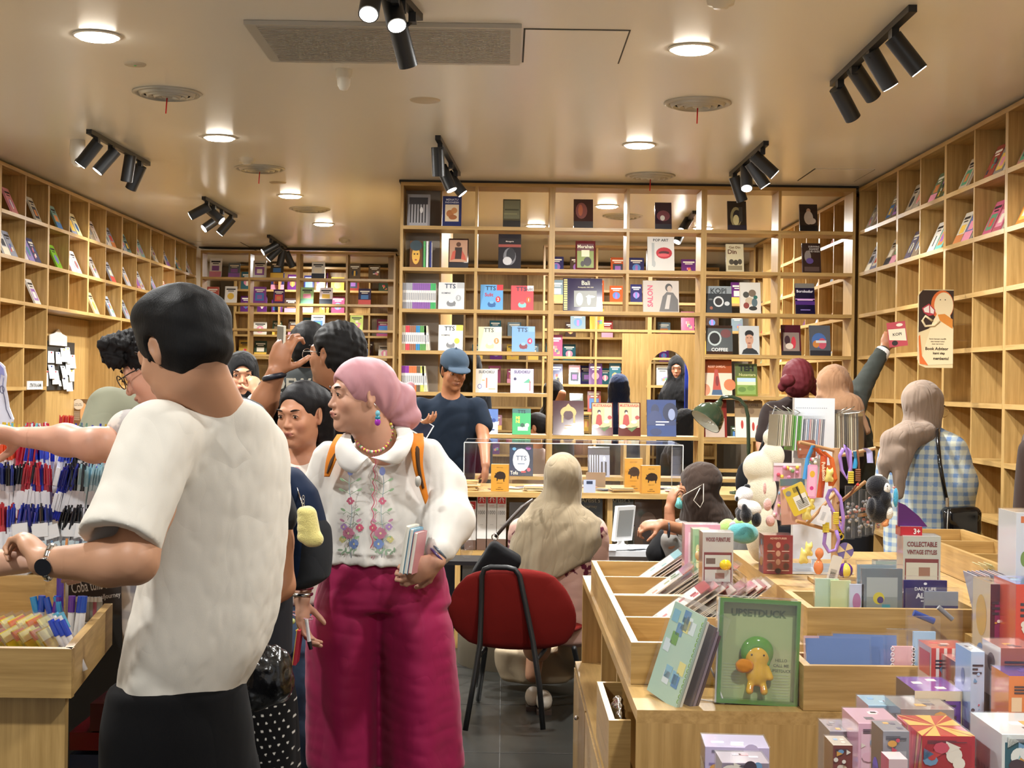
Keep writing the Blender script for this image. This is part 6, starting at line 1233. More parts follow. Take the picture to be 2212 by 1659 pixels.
def buffalo(m,w,h):
    m.box((-w/2,-.002,0),(w/2,0,h),'#c9933f','gloss');P_ =[(.18,.50),(.2,.58),(.26,.62),(.22,.68),(.3,.66),(.34,.70),(.5,.74),(.68,.72),(.8,.66),(.84,.56),(.8,.46),(.76,.44),(.77,.36),(.72,.36),(.7,.46),(.5,.44),(.4,.46),(.37,.38),(.32,.38),(.33,.48),(.26,.5)]
    m.poly([(a*w-w/2,-.0026,b*h) for a,b in P_],'#2d1d14');m.text('BUKU TULIS',0,h*.88,h*.03,'#2d1d14',None,-.0026,w*.4)
    m.text('KERBAU RAWA',0,h*.30,h*.022,'#2d1d14',None,-.0026,w*.5);m.text('KUNO',0,h*.14,h*.03,'#2d1d14',None,-.0026,w*.25,.02);m.text('NUSANTARA',0,h*.07,h*.035,'#2d1d14',None,-.0026,w*.5,.02)
def pack(x0,x1,yt,Y,z,dep,lab,grp='buffalo print notebooks',rz=0.):
    a,b =P(x0,yt,Y),P(x1,yt,Y);w,h =b.x-a.x,a.z-z;m =MB();buffalo(m,w,h);n =7
    for i in range(n):m.box((-w/2,dep*i/n,0),(w/2,dep*(i+.8)/n,h),'#c08a3c','print',top='#e6dbc0');m.box((-w/2+.001,dep*(i+.8)/n,0),(w/2-.001,dep*(i+1)/n,h-.001),'#e6dbc0')
    o =m.build('notebook_pack');o.location =((a.x+b.x)/2,Y,z+.001);o.rotation_euler =(0,0,rz);tag(o,lab,'notebooks',grp);return o
pack(1061,1099,1003,8.345,ZCN,.03,'pack of tan buffalo print notebooks in front of the case, left one',rz=-.12)
pack(1350,1388,990,8.52,ZCN,.03,'pack of tan buffalo print notebooks inside the case, upright in a holder');pack(1386,1428,1006,8.345,ZCN,.04,'pack of tan buffalo print notebooks in front of the case, right one',rz=.2)
rs =random.Random(3)
def stack(x,Y,n,w,d,cols,lab,z=ZCN,t=.006,name='booklet_stack'):
    p =P(x,1050,Y);g =lab
    for i in range(n):
        m =MB().box((-w/2,-d/2,0),(w/2,d/2,t*.85),cols[i % len(cols)],top=cols[(i+1) % len(cols)]);o =m.build('booklet');o.location =(p.x+rs.uniform(-.012,.012),Y+rs.uniform(-.01,.01),z+.0008+i*t);o.rotation_euler =(0,0,rs.uniform(-.3,.3))
        tag(o,lab,'booklet',g)
stack(1014,8.42,5,.11,.09,['#b58e52','#d2bd8c'],'tan booklet in the stack at the left end of the counter');stack(1010,8.75,6,.12,.1,['#c7a468','#dcc59a'],'tan booklet in the untidy stack inside the case, left end')
stack(1155,8.42,5,.12,.09,['#b99a66','#dcd0ae'],'tan booklet in the stack left of the beige headscarf');stack(1340,8.42,4,.13,.09,['#c5a570','#8a7454'],'tan booklet in the low stack between the notebook packs')
for i in range(12):
    x =[1075,1110,1135,1090,1270,1300,1320,1400,1420,1440,1455,1180][i];Y =8.5+.06*(i % 5);p =P(x,1050,Y);m =MB().box((-.05,-.035,0),(.05,.035,.003),['#8c5a5a','#d8cfc0','#6a5f6e','#a5bcc4','#c99a9a','#3d3f4a'][i % 6]);o =m.build('postcard');o.location =(p.x,Y,ZCN+.001+.0035*(i % 3));o.rotation_euler =(0,0,rs.uniform(-1,1));tag(o,'postcard lying loose inside the acrylic case','postcard','postcards in the case')
o =MB().box((-.035,-.01,0),(.035,.01,.075),'#a9b4cc','gloss',top='#2b2e36').box((-.018,-.0105,.05),(.018,-.01,.068),'#22304a').build('ink_bottle');o.location =(P(1273,1040,8.36).x,8.345,ZCN);tag(o,'small blue-grey boxed item on the counter edge beside the beige headscarf','box')
o =MB().box((-.06,-.004,0),(.06,.004,.09),'#8d7b68').build('wood_sign');o.location =(P(1287,1020,8.8).x,8.8,ZCN);tag(o,'small dull brown board standing inside the case','sign')
def puzzle_box(x0,x1,yt,i,nm):
    Y =8.44;a,b =P(x0,yt,Y),P(x1,yt,Y);w =b.x-a.x;z =.561;h =a.z-z;m =MB();m.box((-w/2,0,0),(w/2,.2,h),'#dedcd8','gloss');m.box((-w/2+.004,-.001,h*.83),(w/2-.004,0,h*.985),'#c8302f');m.box((-w/2,-.001,0),(w/2,0,h*.2),'#6a5246')
    for k in (-1,1):m.poly([(k*.002,-.0016,h*.95),(k*w*.3,-.0016,h*.9),(k*w*.3,-.0016,h*.89),(k*.002,-.0016,h*.93)],'#f2eeea');m.poly([(k*w*.05,-.0016,h*.92),(k*w*.1,-.0016,h*.92),(k*w*.26,-.0016,h*.85),(k*w*.18,-.0016,h*.85)],'#f2eeea')
    m.text('puzzle',0,h*.79,h*.03,'#c8302f',None,-.0016,w*.7);m.text('1000',0,h*.67,h*.07,'#6a6a6c',None,-.0016,w*.75);m.text('pieces',0,h*.45,h*.02,'#8c8c8e',None,-.0016,w*.6)
    o =m.build('puzzle_box');o.location =((a.x+b.x)/2,Y,z+.001);tag(o,f'white 1000 piece puzzle box under the counter, {nm}','puzzle box','puzzle boxes under the counter')
puzzle_box(1031,1051,1067,0,'leftmost of three tall');puzzle_box(1053,1073,1067,1,'middle of three tall');puzzle_box(1074,1094,1068,2,'rightmost of three tall');puzzle_box(1004,1029,1082,3,'shorter one at the far left')
def upright(x0,x1,yt,base,art,lab,Y=8.5,z=.561):
    a,b =P(x0,yt,Y),P(x1,yt,Y);w,h =b.x-a.x,a.z-z;put_book(book_mesh(w,h,.02,base,int(x0),txt(art)),Matrix.Translation(((a.x+b.x)/2,Y,z)) @ Matrix.Rotation(math.radians(-7),4,'X'),lab)
AJ =[("Artist's",.5,.9,.09,'#a9a58f',.8,.01),('Journey',.5,.78,.07,'#a9a58f',.6,.01),('E',.5,.35,.3,.2,'#4c4a40'),('R',.2,.1,.8,.3,'#5f5a4c'),('E',.3,.6,.1,.08,'#6c6757')]
upright(1250,1303,1068,'#33342c',AJ,'dark grey lettered art book under the counter, left copy');upright(1312,1370,1068,'#33342c',AJ,'dark grey lettered art book under the counter, right copy');upright(1372,1432,1070,'#5a4638',[('E',.5,.5,.3,.2,'#7a5f4c'),('R',.3,.1,.6,.5,'#3a2a24')],'brown illustrated book under the counter beside the dark pair');upright(1100,1150,1085,'#6e6a64',None,'grey book behind the black shoulder bag under the counter')
for x,n,g in ((1300,5,'left'),(1385,7,'right')):
    for i in range(n):
        p =P(x,1180,8.5);o =MB().box((-.075,-.09,0),(.075,.09,.019),['#2b2f3c','#39424c','#5a544a','#8b8f58'][(i+n) % 4],left='#d8d4c8',front='#d8d4c8').build('book');o.location =(p.x+rs.uniform(-.01,.01)+ (0 if g == 'left' else .0),8.58,.562+i*.0205);o.scale =(1,.6,1);tag(o,f'dark hardback lying in the {g} flat pile under the counter','book',f'flat pile under the counter, {g}')
# ---- low round table with white base, tablet stand
c =P(1120,1430,7.98);r =thing('round_table',(c.x,7.98,0),'low table with a broad white curved base behind the red chair','table')
MB().lathe([(.001,.0),(.34,.0),(.34,.24),(.36,.26),(.36,.28),(.001,.28)],40,'#cfc6b4').build('base',r)
c =P(1325,1200,7.75);r =thing('service_desk',(c.x,7.8,0),'small white desk carrying the card reader, beside the wooden trays','desk');zt =.66
MB().box((-.18,-.16,zt-.03),(.26,.16,zt),'#c9ccd0').build('desk_top',r);MB().box((-.12,-.1,0),(.2,.1,zt-.03),'#9a9c9e').build('pedestal',r)
r =thing('card_reader_stand',(P(1341,1190,7.75).x,7.75,zt),'white tablet shaped display on a small round foot','display stand')
M =Matrix.Rotation(math.radians(38),4,'Z') @ Matrix.Rotation(math.radians(8),4,'X');bevel(MB().box((-.065,-.012,.045),(.065,.012,.235),'#dfe1e2','gloss',M).build('housing',r),.008);MB().box((-.052,-.0135,.07),(.052,-.0118,.215),'#8b8d8c','gloss',M).build('screen',r);MB().lathe([(.06,0),(.058,.014),(.02,.028),(.014,.06),(.001,.06)],24,'#e3e4e5','gloss').build('foot',r)
for i in range(3):o =MB().box((-.07,-.05,0),(.07,.05,.003),['#d5dae0','#eceeee','#c9cfd8'][i]).build('leaflet');o.location =(P(1300+i*35,1200,7.72).x,7.68+.02*i,zt+.001+.0032*i);o.rotation_euler =(0,0,.3*i);tag(o,'pale leaflet lying on the small white desk','leaflet','leaflets on the white desk')
# ---- red upholstered chair, seen from behind
def red_chair():
    r =thing('lounge_chair',(.05,6.75,0),'wide dark red upholstered chair with black tube frame, back towards us','chair');Yb =6.45
    S =Skin();c =npP(1104,1322,Yb);S.cone(c+V3(-.085,0,0),c+V3(.09,0,0),.195,.195,.02,fl=((0,1,0),5.5));S.disp =lambda x,y,z:-.0*x
    st =[stn(1104,1228,Yb,.13,.028),stn(1103,1245,Yb,.20,.034),stn(1103,1275,Yb,.255,.036),stn(1106,1320,Yb,.288,.036),stn(1112,1360,Yb+.01,.272,.036),stn(1118,1388,Yb+.02,.22,.034),stn(1124,1403,Yb+.03,.14,.028)]
    B =Skin();B.loft(st,(1,.02),k=.02,cap=.02);root_fix(B.build('backrest',None,'cloth','#6d1612',.006,smooth=3),r)
    T_ =Skin();c =npP(1128,1402,6.75);T_.ell((c[0],6.78,.41),(.29,.27,.045),None,.01);root_fix(T_.build('seat',None,'cloth','#7c1c15',.006),r)
    f =MB();R_ =.0125
    fr =lambda x,y,Y:Vector(npP(x,y,Y))
    hoop =[fr(1005,1578,6.30),fr(1022,1480,6.33),fr(1037,1390,6.38),fr(1040,1300,6.40),fr(1041,1245,6.41),fr(1046,1230,6.41),fr(1060,1225,6.41),fr(1095,1226,6.41),fr(1112,1230,6.41),fr(1122,1243,6.41),fr(1136,1310,6.40),fr(1152,1390,6.38),fr(1165,1480,6.33),fr(1173,1576,6.30)]
    root_fix(MB().tube(hoop,R_,10,mat='black_metal').build('rear_hoop'),r)
    for a,b,nm in (((1048,1402,6.5),(1033,1511,7.0),'front_leg'),((1240,1400,6.6),(1262,1512,7.0),'front_leg')):
        q =Pz(b[0],b[1],.01);root_fix(MB().tube([fr(*a),Vector((q.x,q.y,.01))],R_,10,mat='black_metal').build(nm),r)
    root_fix(MB().tube([fr(1030,1425,6.36),fr(1048,1402,6.5),fr(1050,1395,6.9)],.009,8,mat='black_metal').tube([fr(1157,1428,6.36),fr(1178,1402,6.5),fr(1180,1395,6.9)],.009,8,mat='black_metal').build('seat_frame'),r)
red_chair()
r =thing('wire_stool',P(985,1300,7.4),'black framed stool half hidden behind the magenta trousers','stool');r.location.z =0;c =r.location
m =MB()
for dx in (-.12,.12):
    for dy in (-.12,.12):m.cyl((dx,dy,0),(dx,dy,.62),.008,n=8,mat='black_metal')
m.build('legs',r);MB().box((-.13,-.13,.62),(.13,.13,.64),mat='black_metal').build('seat',r);MB().box((-.13,-.13,.3),(.13,.13,.31),mat='black_metal').build('shelf',r)
B =Skin();c =npP(1008,1178,7.4);B.ell(c,(.035,.03,.075),None,.01);B.disp =wavy(.008,90,2,True);o =B.build('plastic_bag',None,'film','#ffffff',.005);tag(o,'crumpled clear plastic bag beside the black shoulder bag','bag')
# ---- green desk lamp on the counter
def desk_lamp():
    b =P(1607,1055,8.4);r =thing('desk_lamp',(b.x,8.4,ZCN),'dark green enamel desk lamp with curved arm on the counter','desk lamp');q =lambda x,y,Y=8.4:Vector(npP(x,y,Y))-Vector((b.x,8.4,ZCN));g ='#2f3d2c'
    MB().lathe([(.085,0),(.085,.012),(.03,.022),(.001,.022)],28,g,'gloss').build('base',r)
    arm =[q(1617,1050),q(1617,960),q(1616,900),q(1611,878),q(1598,863),q(1580,857),q(1560,858),q(1555,866)];arm[0] =Vector((arm[0].x,0,.01));MB().tube(arm,.0115,10,g,'gloss').build('arm',r)
    ax =(q(1500,905)-q(1557,872))*.0+Vector((-.58,-.25,-.72)).normalized();M =Matrix.Translation(q(1553,872)) @ ax.to_track_quat('Z','Y').to_matrix().to_4x4()
    MB().lathe([(.001,-.02),(.018,-.018),(.022,.0),(.03,.02),(.055,.035),(.085,.07),(.098,.115),(.10,.14)],36,g,'gloss',M).build('shade',r);MB().lathe([(.096,.139),(.093,.112),(.08,.07),(.05,.037),(.001,.03)],36,'#cfd0c4','gloss',M).build('shade_lining',r);MB().sph((0,0,.075),.028,col='#e9e6da',mat='gloss',M=M).build('bulb',r)
desk_lamp()
# ---- hanging advisor sign on the right wall
def sign():
    Y0 =8.75;x =XR-.16;a,b =P(1984,625,Y0),P(2058,795,Y0);w,h =b.x-a.x,a.z-b.z;r =thing('hanging_sign',((a.x+b.x)/2,Y0,(a.z+b.z)/2),'illustrated Book Advisor sign projecting from the right bookcases','sign')
    rd =lambda k:[(-w/2+.02*(1-math.cos(t)) ,0) for t in k]
    pts =[(w/2,-h/2),(w/2,h/2),(-w/2+.04,h/2),(-w/2+.012,h/2-.012),(-w/2,h/2-.04),(-w/2,-h/2+.05),(-w/2+.015,-h/2+.015),(-w/2+.05,-h/2)]
    MB().prism(pts,0,.008,'#e6d2a4','gloss').build('board',r);m =MB();y =-.001
    W2 =lambda u,v:(u*w-w/2,y,v*h-h/2)
    pl =lambda P_,c,d=0:m.poly([(W2(u,v)[0],y-d,W2(u,v)[2]) for u,v in P_],c)
    pl([(.02,.45),(.3,.5),(.55,.62),(1,.45),(1,.99),(.12,.99),(.02,.93)],'#3a2a24');E =lambda cx,cz,rx,rz,c,d:m.poly([(cx*w-w/2+rx*w*math.cos(t),y-d,cz*h-h/2+rz*h*math.sin(t)) for t in np.linspace(0,6.283,25)[:-1]],c)
    E(.68,.80,.32,.19,'#e0743a',.0003);E(.72,.80,.27,.165,'#ecd9b0',.0006);pl([(.1,.1),(.25,.35),(.42,.6),(.55,.7),(.9,.68),(1,.5),(1,.05),(.2,.03)],'#ecd9b0',.0009)
    pl([(.55,.68),(.75,.69),(.98,.62),(.98,.5),(.8,.55),(.62,.6)],'#d98b3c',.0012);pl([(.06,.05),(.02,.4),(.06,.42),(.12,.15),(.3,.03)],'#e0743a',.0012)
    m.tube([(u*w-w/2,y-.002,v*h-h/2) for u,v in ((.4,.60),(.2,.66),(.12,.60),(.2,.53),(.45,.54),(.6,.60))],.008,6,'#ecd9b0');pl([(.1,.76),(.3,.82),(.48,.74),(.46,.68),(.3,.66),(.16,.70)],'#b8404c',.0025);pl([(.14,.755),(.3,.80),(.31,.7),(.18,.71)],'#efe2da',.003);pl([(.33,.79),(.45,.735),(.43,.69),(.34,.70)],'#efe2da',.003)
    for u in (.62,.76):m.poly([(u*w-w/2+.004*math.cos(t),y-.0012,.87*h-h/2+.003*math.sin(t)) for t in np.linspace(0,6.28,9)[:-1]],'#2a1c18')
    for i,t in enumerate(('Butuh bantuan memilih','atau mencari buku?','Jangan ragu bertanya')):m.text(t,.06*w,(.37-.033*i)*h-h/2,h*.017,'#5a4636',None,y-.002,w*.7,.02)
    for i,t in enumerate(('Book Advisor','kami siap','membantu!')):m.text(t,(.04+.06*i)*w,(.245-.062*i)*h-h/2,h*.04,'#33241c',None,y-.002,w*(.84-.2*i),.03)
    m.build('artwork',r);m =MB();m.cyl((w/2-.003,.004,.03),(w/2+.11,.03,.03),.006,n=8,mat='acrylic');m.cyl((w/2-.003,.004,-.07),(w/2+.11,.03,-.07),.006,n=8,mat='acrylic');m.build('bracket',r)
sign()
# ---- notice board and shelf talkers on the left
def notice():
    xw =XL-.305;Y =YN0;r =thing('notice_board',(XL-.30,12.45,P(130,790,12.4).z),'black notice board crowded with pinned white notes in the left wall niche','notice board')
    q =lambda x,y:(lambda d:CAM+d*((XL-.295-CAM.x)/d.x))(ray(x,y));a,b =q(98,735),q(160,842);M =Matrix(((0,-1,0,0),(1,0,0,0),(0,0,1,0),(0,0,0,1)))
    c0 =r.location;MB().box((a.x-.012-c0.x,a.y-c0.y,b.z-c0.z),(a.x-c0.x,b.y-c0.y,a.z-c0.z),'#2b2c2c').build('board',r);rn =random.Random(4)
    for i,(x,y,w,h) in enumerate([(103,758,12,26),(118,760,9,26),(127,752,12,30),(140,750,9,36),(147,766,12,30),(100,788,13,30),(112,800,12,30),(128,790,9,26),(138,776,8,34),(146,798,14,26),(131,815,9,26),(120,822,7,12),(142,815,12,30),(96,800,6,34)]):
        u,v =q(x,y),q(x+w,y+h);d =.004+.006*(i % 3);sl =rn.uniform(-.03,.03);ww =v.y-u.y
        m =MB().add([(d-.0005,0,0),(d+.03*rn.random(),sl,-(u.z-v.z)),(d+.03*rn.random(),ww+sl,-(u.z-v.z)),(d-.0005,ww,0)],[[0,1,2,3]],rn.choice(['#e9ebec','#dfe3e6','#efeee8','#e6e3d4']),'print');m.sph((d+.004,ww/2,-.012),.008,8,6,rn.choice(['#c23a44','#2b3f8a','#d9c23a','#222']))
        o =m.build('note',None);o.location =(u.x-.0+.001,u.y,u.z);root_fix(o,r);o.location =(a.x,u.y,u.z)
    u,v =q(103,732),q(140,748);m =MB();m.prism([(0,0),(v.y-u.y,0),(v.y-u.y,.09),((v.y-u.y)*.7,.11),((v.y-u.y)*.5,.15),((v.y-u.y)*.3,.11),(0,.09)],.01,.02,'#ece7dc',axes='yz');o =m.build('header_card');o.location =(a.x,u.y,v.z);root_fix(o,r)
    q2 =lambda x,y:(lambda d:CAM+d*((XL-CAM.x)/d.x))(ray(x,y));u,v =q2(57,823),q2(89,841);m =MB().box((.0,0,0),(.01,v.y-u.y,u.z-v.z),'#dfe0e0');M =Matrix.Rotation(math.pi/2,4,'Z');m.text('LITERATUR & AGAMA',(v.y-u.y)/2,(u.z-v.z)/2,.03,'#333',M,-.0105,(v.y-u.y)*.8,.03);o =m.build('shelf_label');o.location =(XL+.003,u.y,v.z);tag(o,'white shelf label clipped under the second column of the left wall','shelf label')
    u =q(172,905);r2 =thing('advisor_card',(XL-.2,13.7,0),'brown standing card with an orange figure and speech bubble in the niche','sign');p0,p1 =P(158,862,13.5),P(190,925,13.5);w,h =p1.x-p0.x,p0.z-p1.z;r2.location =(p0.x,13.5,p1.z)
    MB().box((0,0,0),(w,.008,h),'#7d5f3f').build('board',r2);m =MB();m.poly([(w*.35+.05*math.cos(t),-.003,h*.82+.05*math.sin(t)) for t in np.linspace(0,6.28,21)[:-1]],'#e9e2d4');m.poly([(w*.72+.035*math.cos(t),-.002,h*.5+.1*math.sin(t)) for t in np.linspace(0,6.28,21)[:-1]],'#e6b887');m.poly([(w*.5,-.0025,0),(w*.62,-.0025,h*.35),(w*.9,-.0025,h*.35),(w,-.0025,0)],'#d98a3c');m.text('Halo, ada',w*.35,h*.84,.012,'#333',None,-.004,.07);m.text('buku favorit?',w*.35,h*.79,.012,'#333',None,-.004,.07)
    for i in range(9):m.box((w*.08,-.0015,h*(.28+.035*i)),(w*.45,-.001,h*(.29+.035*i)),'#e9e2d4')
    m.build('artwork',r2);MB().box((-.02,-.004,-.45),(0,.03,h),'#15110f').build('stand',r2);wbox('ledge',r2,(r2.location.x-.02,13.35,p1.z-.02),(r2.location.x+.3,13.6,p1.z));
    MB().box((.0,-.15,-.47),(.28,.1,-.02),'#b79868').build('pedestal',r2)
notice()
# ================================================================= left pen table
def pen_table():
    a,b,c =P(0,1400,3.2),P(155,1400,3.2),P(243,1350,3.85);zt =a.z;zb =P(100,1508,3.2).z;xl =-1.5
    r =thing('pen_table',(-1.3,3.6,0),'oak display table with a rimmed tray full of packaged pens, left foreground','display table');loc =r.location
    def part(nm,mb,bv=.002):o =root_fix(mb.build(nm),r);return bevel(o,bv) if bv else o
    part('front_rim',MB().box((xl,3.2,zb),(b.x,3.222,zt),mat='wood_x'));n =Vector((c.x-b.x,c.y-b.y,0)).normalized();nn =Vector((-n.y,n.x,0))*.022
    part('side_rim',MB().prism([(b.x,3.2),(c.x,c.y),(c.x+nn.x,c.y+nn.y),(b.x+nn.x,3.222)],zb,zt,mat='wood_y',axes='xy'))
    part('tray_floor',MB().prism([(xl,3.222),(b.x-.01,3.222),(c.x-.01,c.y),(c.x-.2,4.5),(xl,4.5)],zb+.0,zb+.02,mat='wood_x',axes='xy'));lx =P(140,1600,3.25).x
    part('leg_panel',MB().box((xl,3.25,0),(lx,3.275,zb),mat='wood_z'));part('base_shelf',MB().box((lx,3.6,.42),(c.x-.05,4.4,.44),mat='wood_x'));part('shade_backing',MB().box((xl,4.4,0),(c.x-.02,4.42,zb),mat='dark_void'))  # dark backing colours in the shade of the space under the tray
    y1 =3.62;zt2 =P(100,1245,y1).z;x2 =P(243,1300,y1).x;part('riser',MB().box((xl,y1,zb+.02),(P(98,1250,y1).x,y1+.03,zt2),mat='wood_x'));part('riser_side',MB().box((P(98,1250,y1).x-.0,y1+.0,zb+.02),(P(98,1250,y1).x+.02,y1+.1,zt2),mat='wood_y'))
    rt =thing('pen_rack',(-1.3,4.1,zt2),'stepped clear rack crammed with pens on the left table','pen rack');tiers =[(3.72,1225,1085),(3.86,1130,1030),(4.0,1075,995),(4.14,1035,960)]
    TZ =[]
    for i,(Y,yb,yt) in enumerate(tiers):
        z0 =P(100,yb,Y).z;z1 =P(100,yt,Y).z;TZ.append((Y,z0,z1));o =MB().box((xl,Y-.035,z0-.01),(P(228,1000,Y).x,Y+.06,z0),mat='acrylic');o.box((xl,Y-.035,z0),(P(228,1000,Y).x,Y-.032,z0+.05),mat='acrylic');root_fix(o.build('tier'),rt)
    root_fix(MB().box((xl,4.2,zt2),(P(235,1000,4.2).x,4.22,P(100,985,4.2).z),'#c9ccd2').build('backboard'),rt);root_fix(MB().box((xl,3.64,zt2-.0),(P(235,1000,4.2).x-.05,3.69,zt2+.05),'#c8c8cc').build('front_ledge'),rt);root_fix(MB().box((xl,3.69,zt2-.02),(P(235,1000,4.2).x-.05,4.2,zt2),mat='wood_x').build('foot'),rt)
    proto ={}
    def pen(col,body,L=.145):
        k =(col,body)
        if k in proto:return proto[k]
        m =MB();m.cyl((0,0,0),(0,0,L*.78),.0052,n=8,col=body,mat='gloss');m.cyl((0,0,L*.62),(0,0,L*.93),.0062,.0056,n=8,col=col,mat='gloss');m.cyl((0,0,L*.93),(0,0,L),.003,n=6,col=col,mat='gloss');m.box((-.0018,-.0095,L*.62),(.0018,-.006,L*.93),col,'gloss');m.cyl((0,0,-.006),(0,0,0),.002,.0052,n=8,col=col,mat='gloss');m.box((-.0052,-.0072,L*.15),(.0052,-.0052,L*.5),'#e8eaee')
        proto[k] =m.build('pen',data_only=True);return proto[k]
    rp =random.Random(21);ramps =[[('#b3232c','#c9404a'),('#2a3fae','#dfe2ea'),('#1d2c8a','#28349a'),('#15161c','#e6e6ea'),('#15161c','#1f2028'),('#c8c9d2','#e6e8ee')],[('#243aa8','#dfe3ec'),('#14151c','#e4e4e8'),('#c22a3a','#a01c30'),('#1c2a9a','#1f30a8'),('#15161c','#191a22'),('#9ec6d2','#cfe6ea')],[('#e0562a','#e9e9ec'),('#b81e34','#c7304a'),('#2036b4','#e6e8f0'),('#3a4fc9','#dfe4f4'),('#15161c','#e0e0e4'),('#15161c','#16171d')],[('#d9b83a','#e9ecec'),('#6fc2cc','#e4f0f0'),('#c9304a','#d6405a'),('#e6e8ec','#eceef2'),('#7ba08a','#e8ecea'),('#1d34b0','#2038c0')]]
    n =0
    for ti,(Y,z0,z1) in enumerate(TZ):
        X0,X1 =P(-8,1100,Y).x,P(226,1050,Y).x;N =40
        for row in range(2):
            for i in range(N):
                if n >= 300:break
                u =(i+.5*row)/N;k =int(u*6*.999);c =ramps[ti][(k+(1 if rp.random() < .2 else 0)) % 6];L =min(.15,(z1-z0)*1.0);me =pen(*c)
                o =bpy.data.objects.new('pen',me);COL.objects.link(o);o.location =(X0+(X1-X0)*u+rp.uniform(-.002,.002),Y-.012+.026*row,z0+.008+rp.uniform(0,.012));tl =[0,.12,-.06,.22,.05,.1][k];o.rotation_euler =(rp.uniform(-.1,.0),tl+rp.uniform(-.05,.05),rp.uniform(-.4,.4));o.scale =(1,1,1.0)
                tag(o,f'pen with {cname(c[0])} cap in the {["lowest","second","third","topmost"][ti]} tier of the left pen rack','pen',f'{cname(c[0])} capped pens, {["lowest","second","third","topmost"][ti]} tier');n += 1
    for i in range(5):
        x =P(124+i*6,930,4.12);r3 =thing('pen',(x.x,4.15+.012*(i % 2),P(130,960,4.17).z),'tall red star-topped pen standing above the rack','pen','red topped pens');MB().cyl((0,0,0),(0,0,.052),.003,n=8,col='#e3dfe4',mat='gloss').build('barrel',r3);MB().prism([(-.002,.045),(.003,.045),(.004,.06),(.0062,.085),(.001,.078),(-.003,.086),(-.0045,.062)],-.003,.003,'#d5382c','gloss').build('topper',r3)
    rq =random.Random(9)
    for i in range(13):
        Y =3.66+.012*(i % 3);p =P(48+i*13.5,1175,Y);r4 =thing('pen_pack',(p.x,Y,zt2+.01),'clear plastic pen pack leaning in front of the pen tiers','pen pack','clear pen packs on the riser');M =Matrix.Rotation(rq.uniform(-.35,.1),4,'Y') @ Matrix.Rotation(-.25,4,'X')
        MB().box((-.022,-.004,0),(.022,.004,.125),'#fff','film',M).build('sleeve',r4);MB().box((-.016,-.002,.01),(.016,.0,.075),rq.choice(['#bcd3dc','#d8dde2','#a9c3d0','#e4c9cc']),'print',M).box((-.02,-.003,.085),(.02,-.001,.12),'#e6e9ec','print',M).box((-.006,-.0045,.02),(0,-.003,.08),rq.choice(['#c9404a','#3a3f55','#d98a3a','#5a86b0']),'print',M).build('insert',r4)
    yl =['#e3cf1f','#ddc528','#d9b832','#e8dc4a','#c9a92a']
    for i in range(20):
        row =i // 10;Y =3.30+.11*row+.004*(i % 10);x =P(-6+(i % 10)*19,1380,Y).x;r4 =thing('yellow_pack',(x,Y,zb+.021),f'yellow packaged stationery card leaning in the tray, {"front" if row == 0 else "back"} row','stationery pack',f'yellow packs, {"front" if row == 0 else "back"} row');M =Matrix.Rotation(-.62,4,'Y') @ Matrix.Rotation(rq.uniform(-.1,.15),4,'Z')
        h =.135+.01*row;MB().box((-.0018,-.045,0),(.0018,.045,h),yl[i % 5],'gloss',M).box((-.0022,-.046,h*.80),(.0022,.046,h*.98),['#d9702a','#e6dc9a'][i % 2],'gloss',M).build('card',r4);MB().box((.0022,-.03,.02),(.004,.03,h*.6),['#6a6456','#c9b8c0','#e6e08a'][i % 3],'gloss',M).build('item',r4);MB().box((-.005,-.048,0),(.006,.048,h+.008),'#fff','film',M).build('wrapper',r4)
    for i in range(7):
        Y =3.36+.05*(i % 3);x =P(165+i*4,1370,Y).x;r4 =thing('grey_pen_pack',(x,Y,zb+.021),'grey and white pen pack leaning at the right end of the tray','pen pack','grey pen packs in the tray');M =Matrix.Rotation(-.45,4,'Y');MB().cyl((0,0,.01),(0,0,.12),.007,n=10,col=['#e6e4e8','#8a7f88','#c9c6cc'][i % 3],mat='gloss',M=M).build('barrel',r4);MB().cyl((0,0,.10),(0,0,.14),.008,n=10,col=['#2346c0','#d9dade','#5aa6c9'][i % 3],mat='gloss',M=M).build('cap',r4)
    for i in range(9):
        Y =3.55;x =P(85+i*11,1310,Y).x;r4 =thing('marker_pen',(x,Y,zb+.05),'blue capped marker standing at the back of the tray','marker','blue markers at the back of the tray');M =Matrix.Rotation(rq.uniform(-.3,.2),4,'Y');MB().cyl((0,0,0),(0,0,.09),.008,n=10,col='#e2e4ea',mat='gloss',M=M).build('barrel',r4);MB().cyl((0,0,.085),(0,0,.125),.009,n=10,col=['#1f4bb0','#2c8ac4','#5c2a8a','#1a3fa8'][i % 4],mat='gloss',M=M).build('cap',r4)
    x =P(130,1270,3.56).x;r4 =thing('marker_pen',(x,3.56,zb+.06),'tall purple marker rising above the blue ones','marker');MB().cyl((0,0,0),(0,0,.16),.009,n=12,col='#472a8a',mat='gloss').build('barrel',r4);MB().cyl((0,0,.16),(0,0,.195),.007,.003,n=12,col='#3a2272',mat='gloss').build('tip',r4)
    for i in range(8):
        Y =3.80;x =P(158+i*8,1320,Y).x;r4 =thing('lipstick_pen',(x,Y,P(180,1340,Y).z),'small grey and pink capped tube lined up below the dark sign','pen','grey and pink tubes');MB().cyl((0,0,0),(0,0,.05),.0085,n=10,col=['#a9aaa6','#8f918e','#a85a6c','#9fa09c'][i % 4],mat='gloss').build('tube',r4);MB().cyl((0,0,.05),(0,0,.062),.0085,.006,n=10,col='#d9d9d6',mat='gloss').build('cap',r4)
    o =MB().box((P(150,1340,3.78).x,3.76,zb+.02),(P(232,1340,3.84).x,3.86,P(180,1341,3.8).z),'#9a9a98').build('riser_block');tag(o,'low grey block under the grey and pink tubes','block')
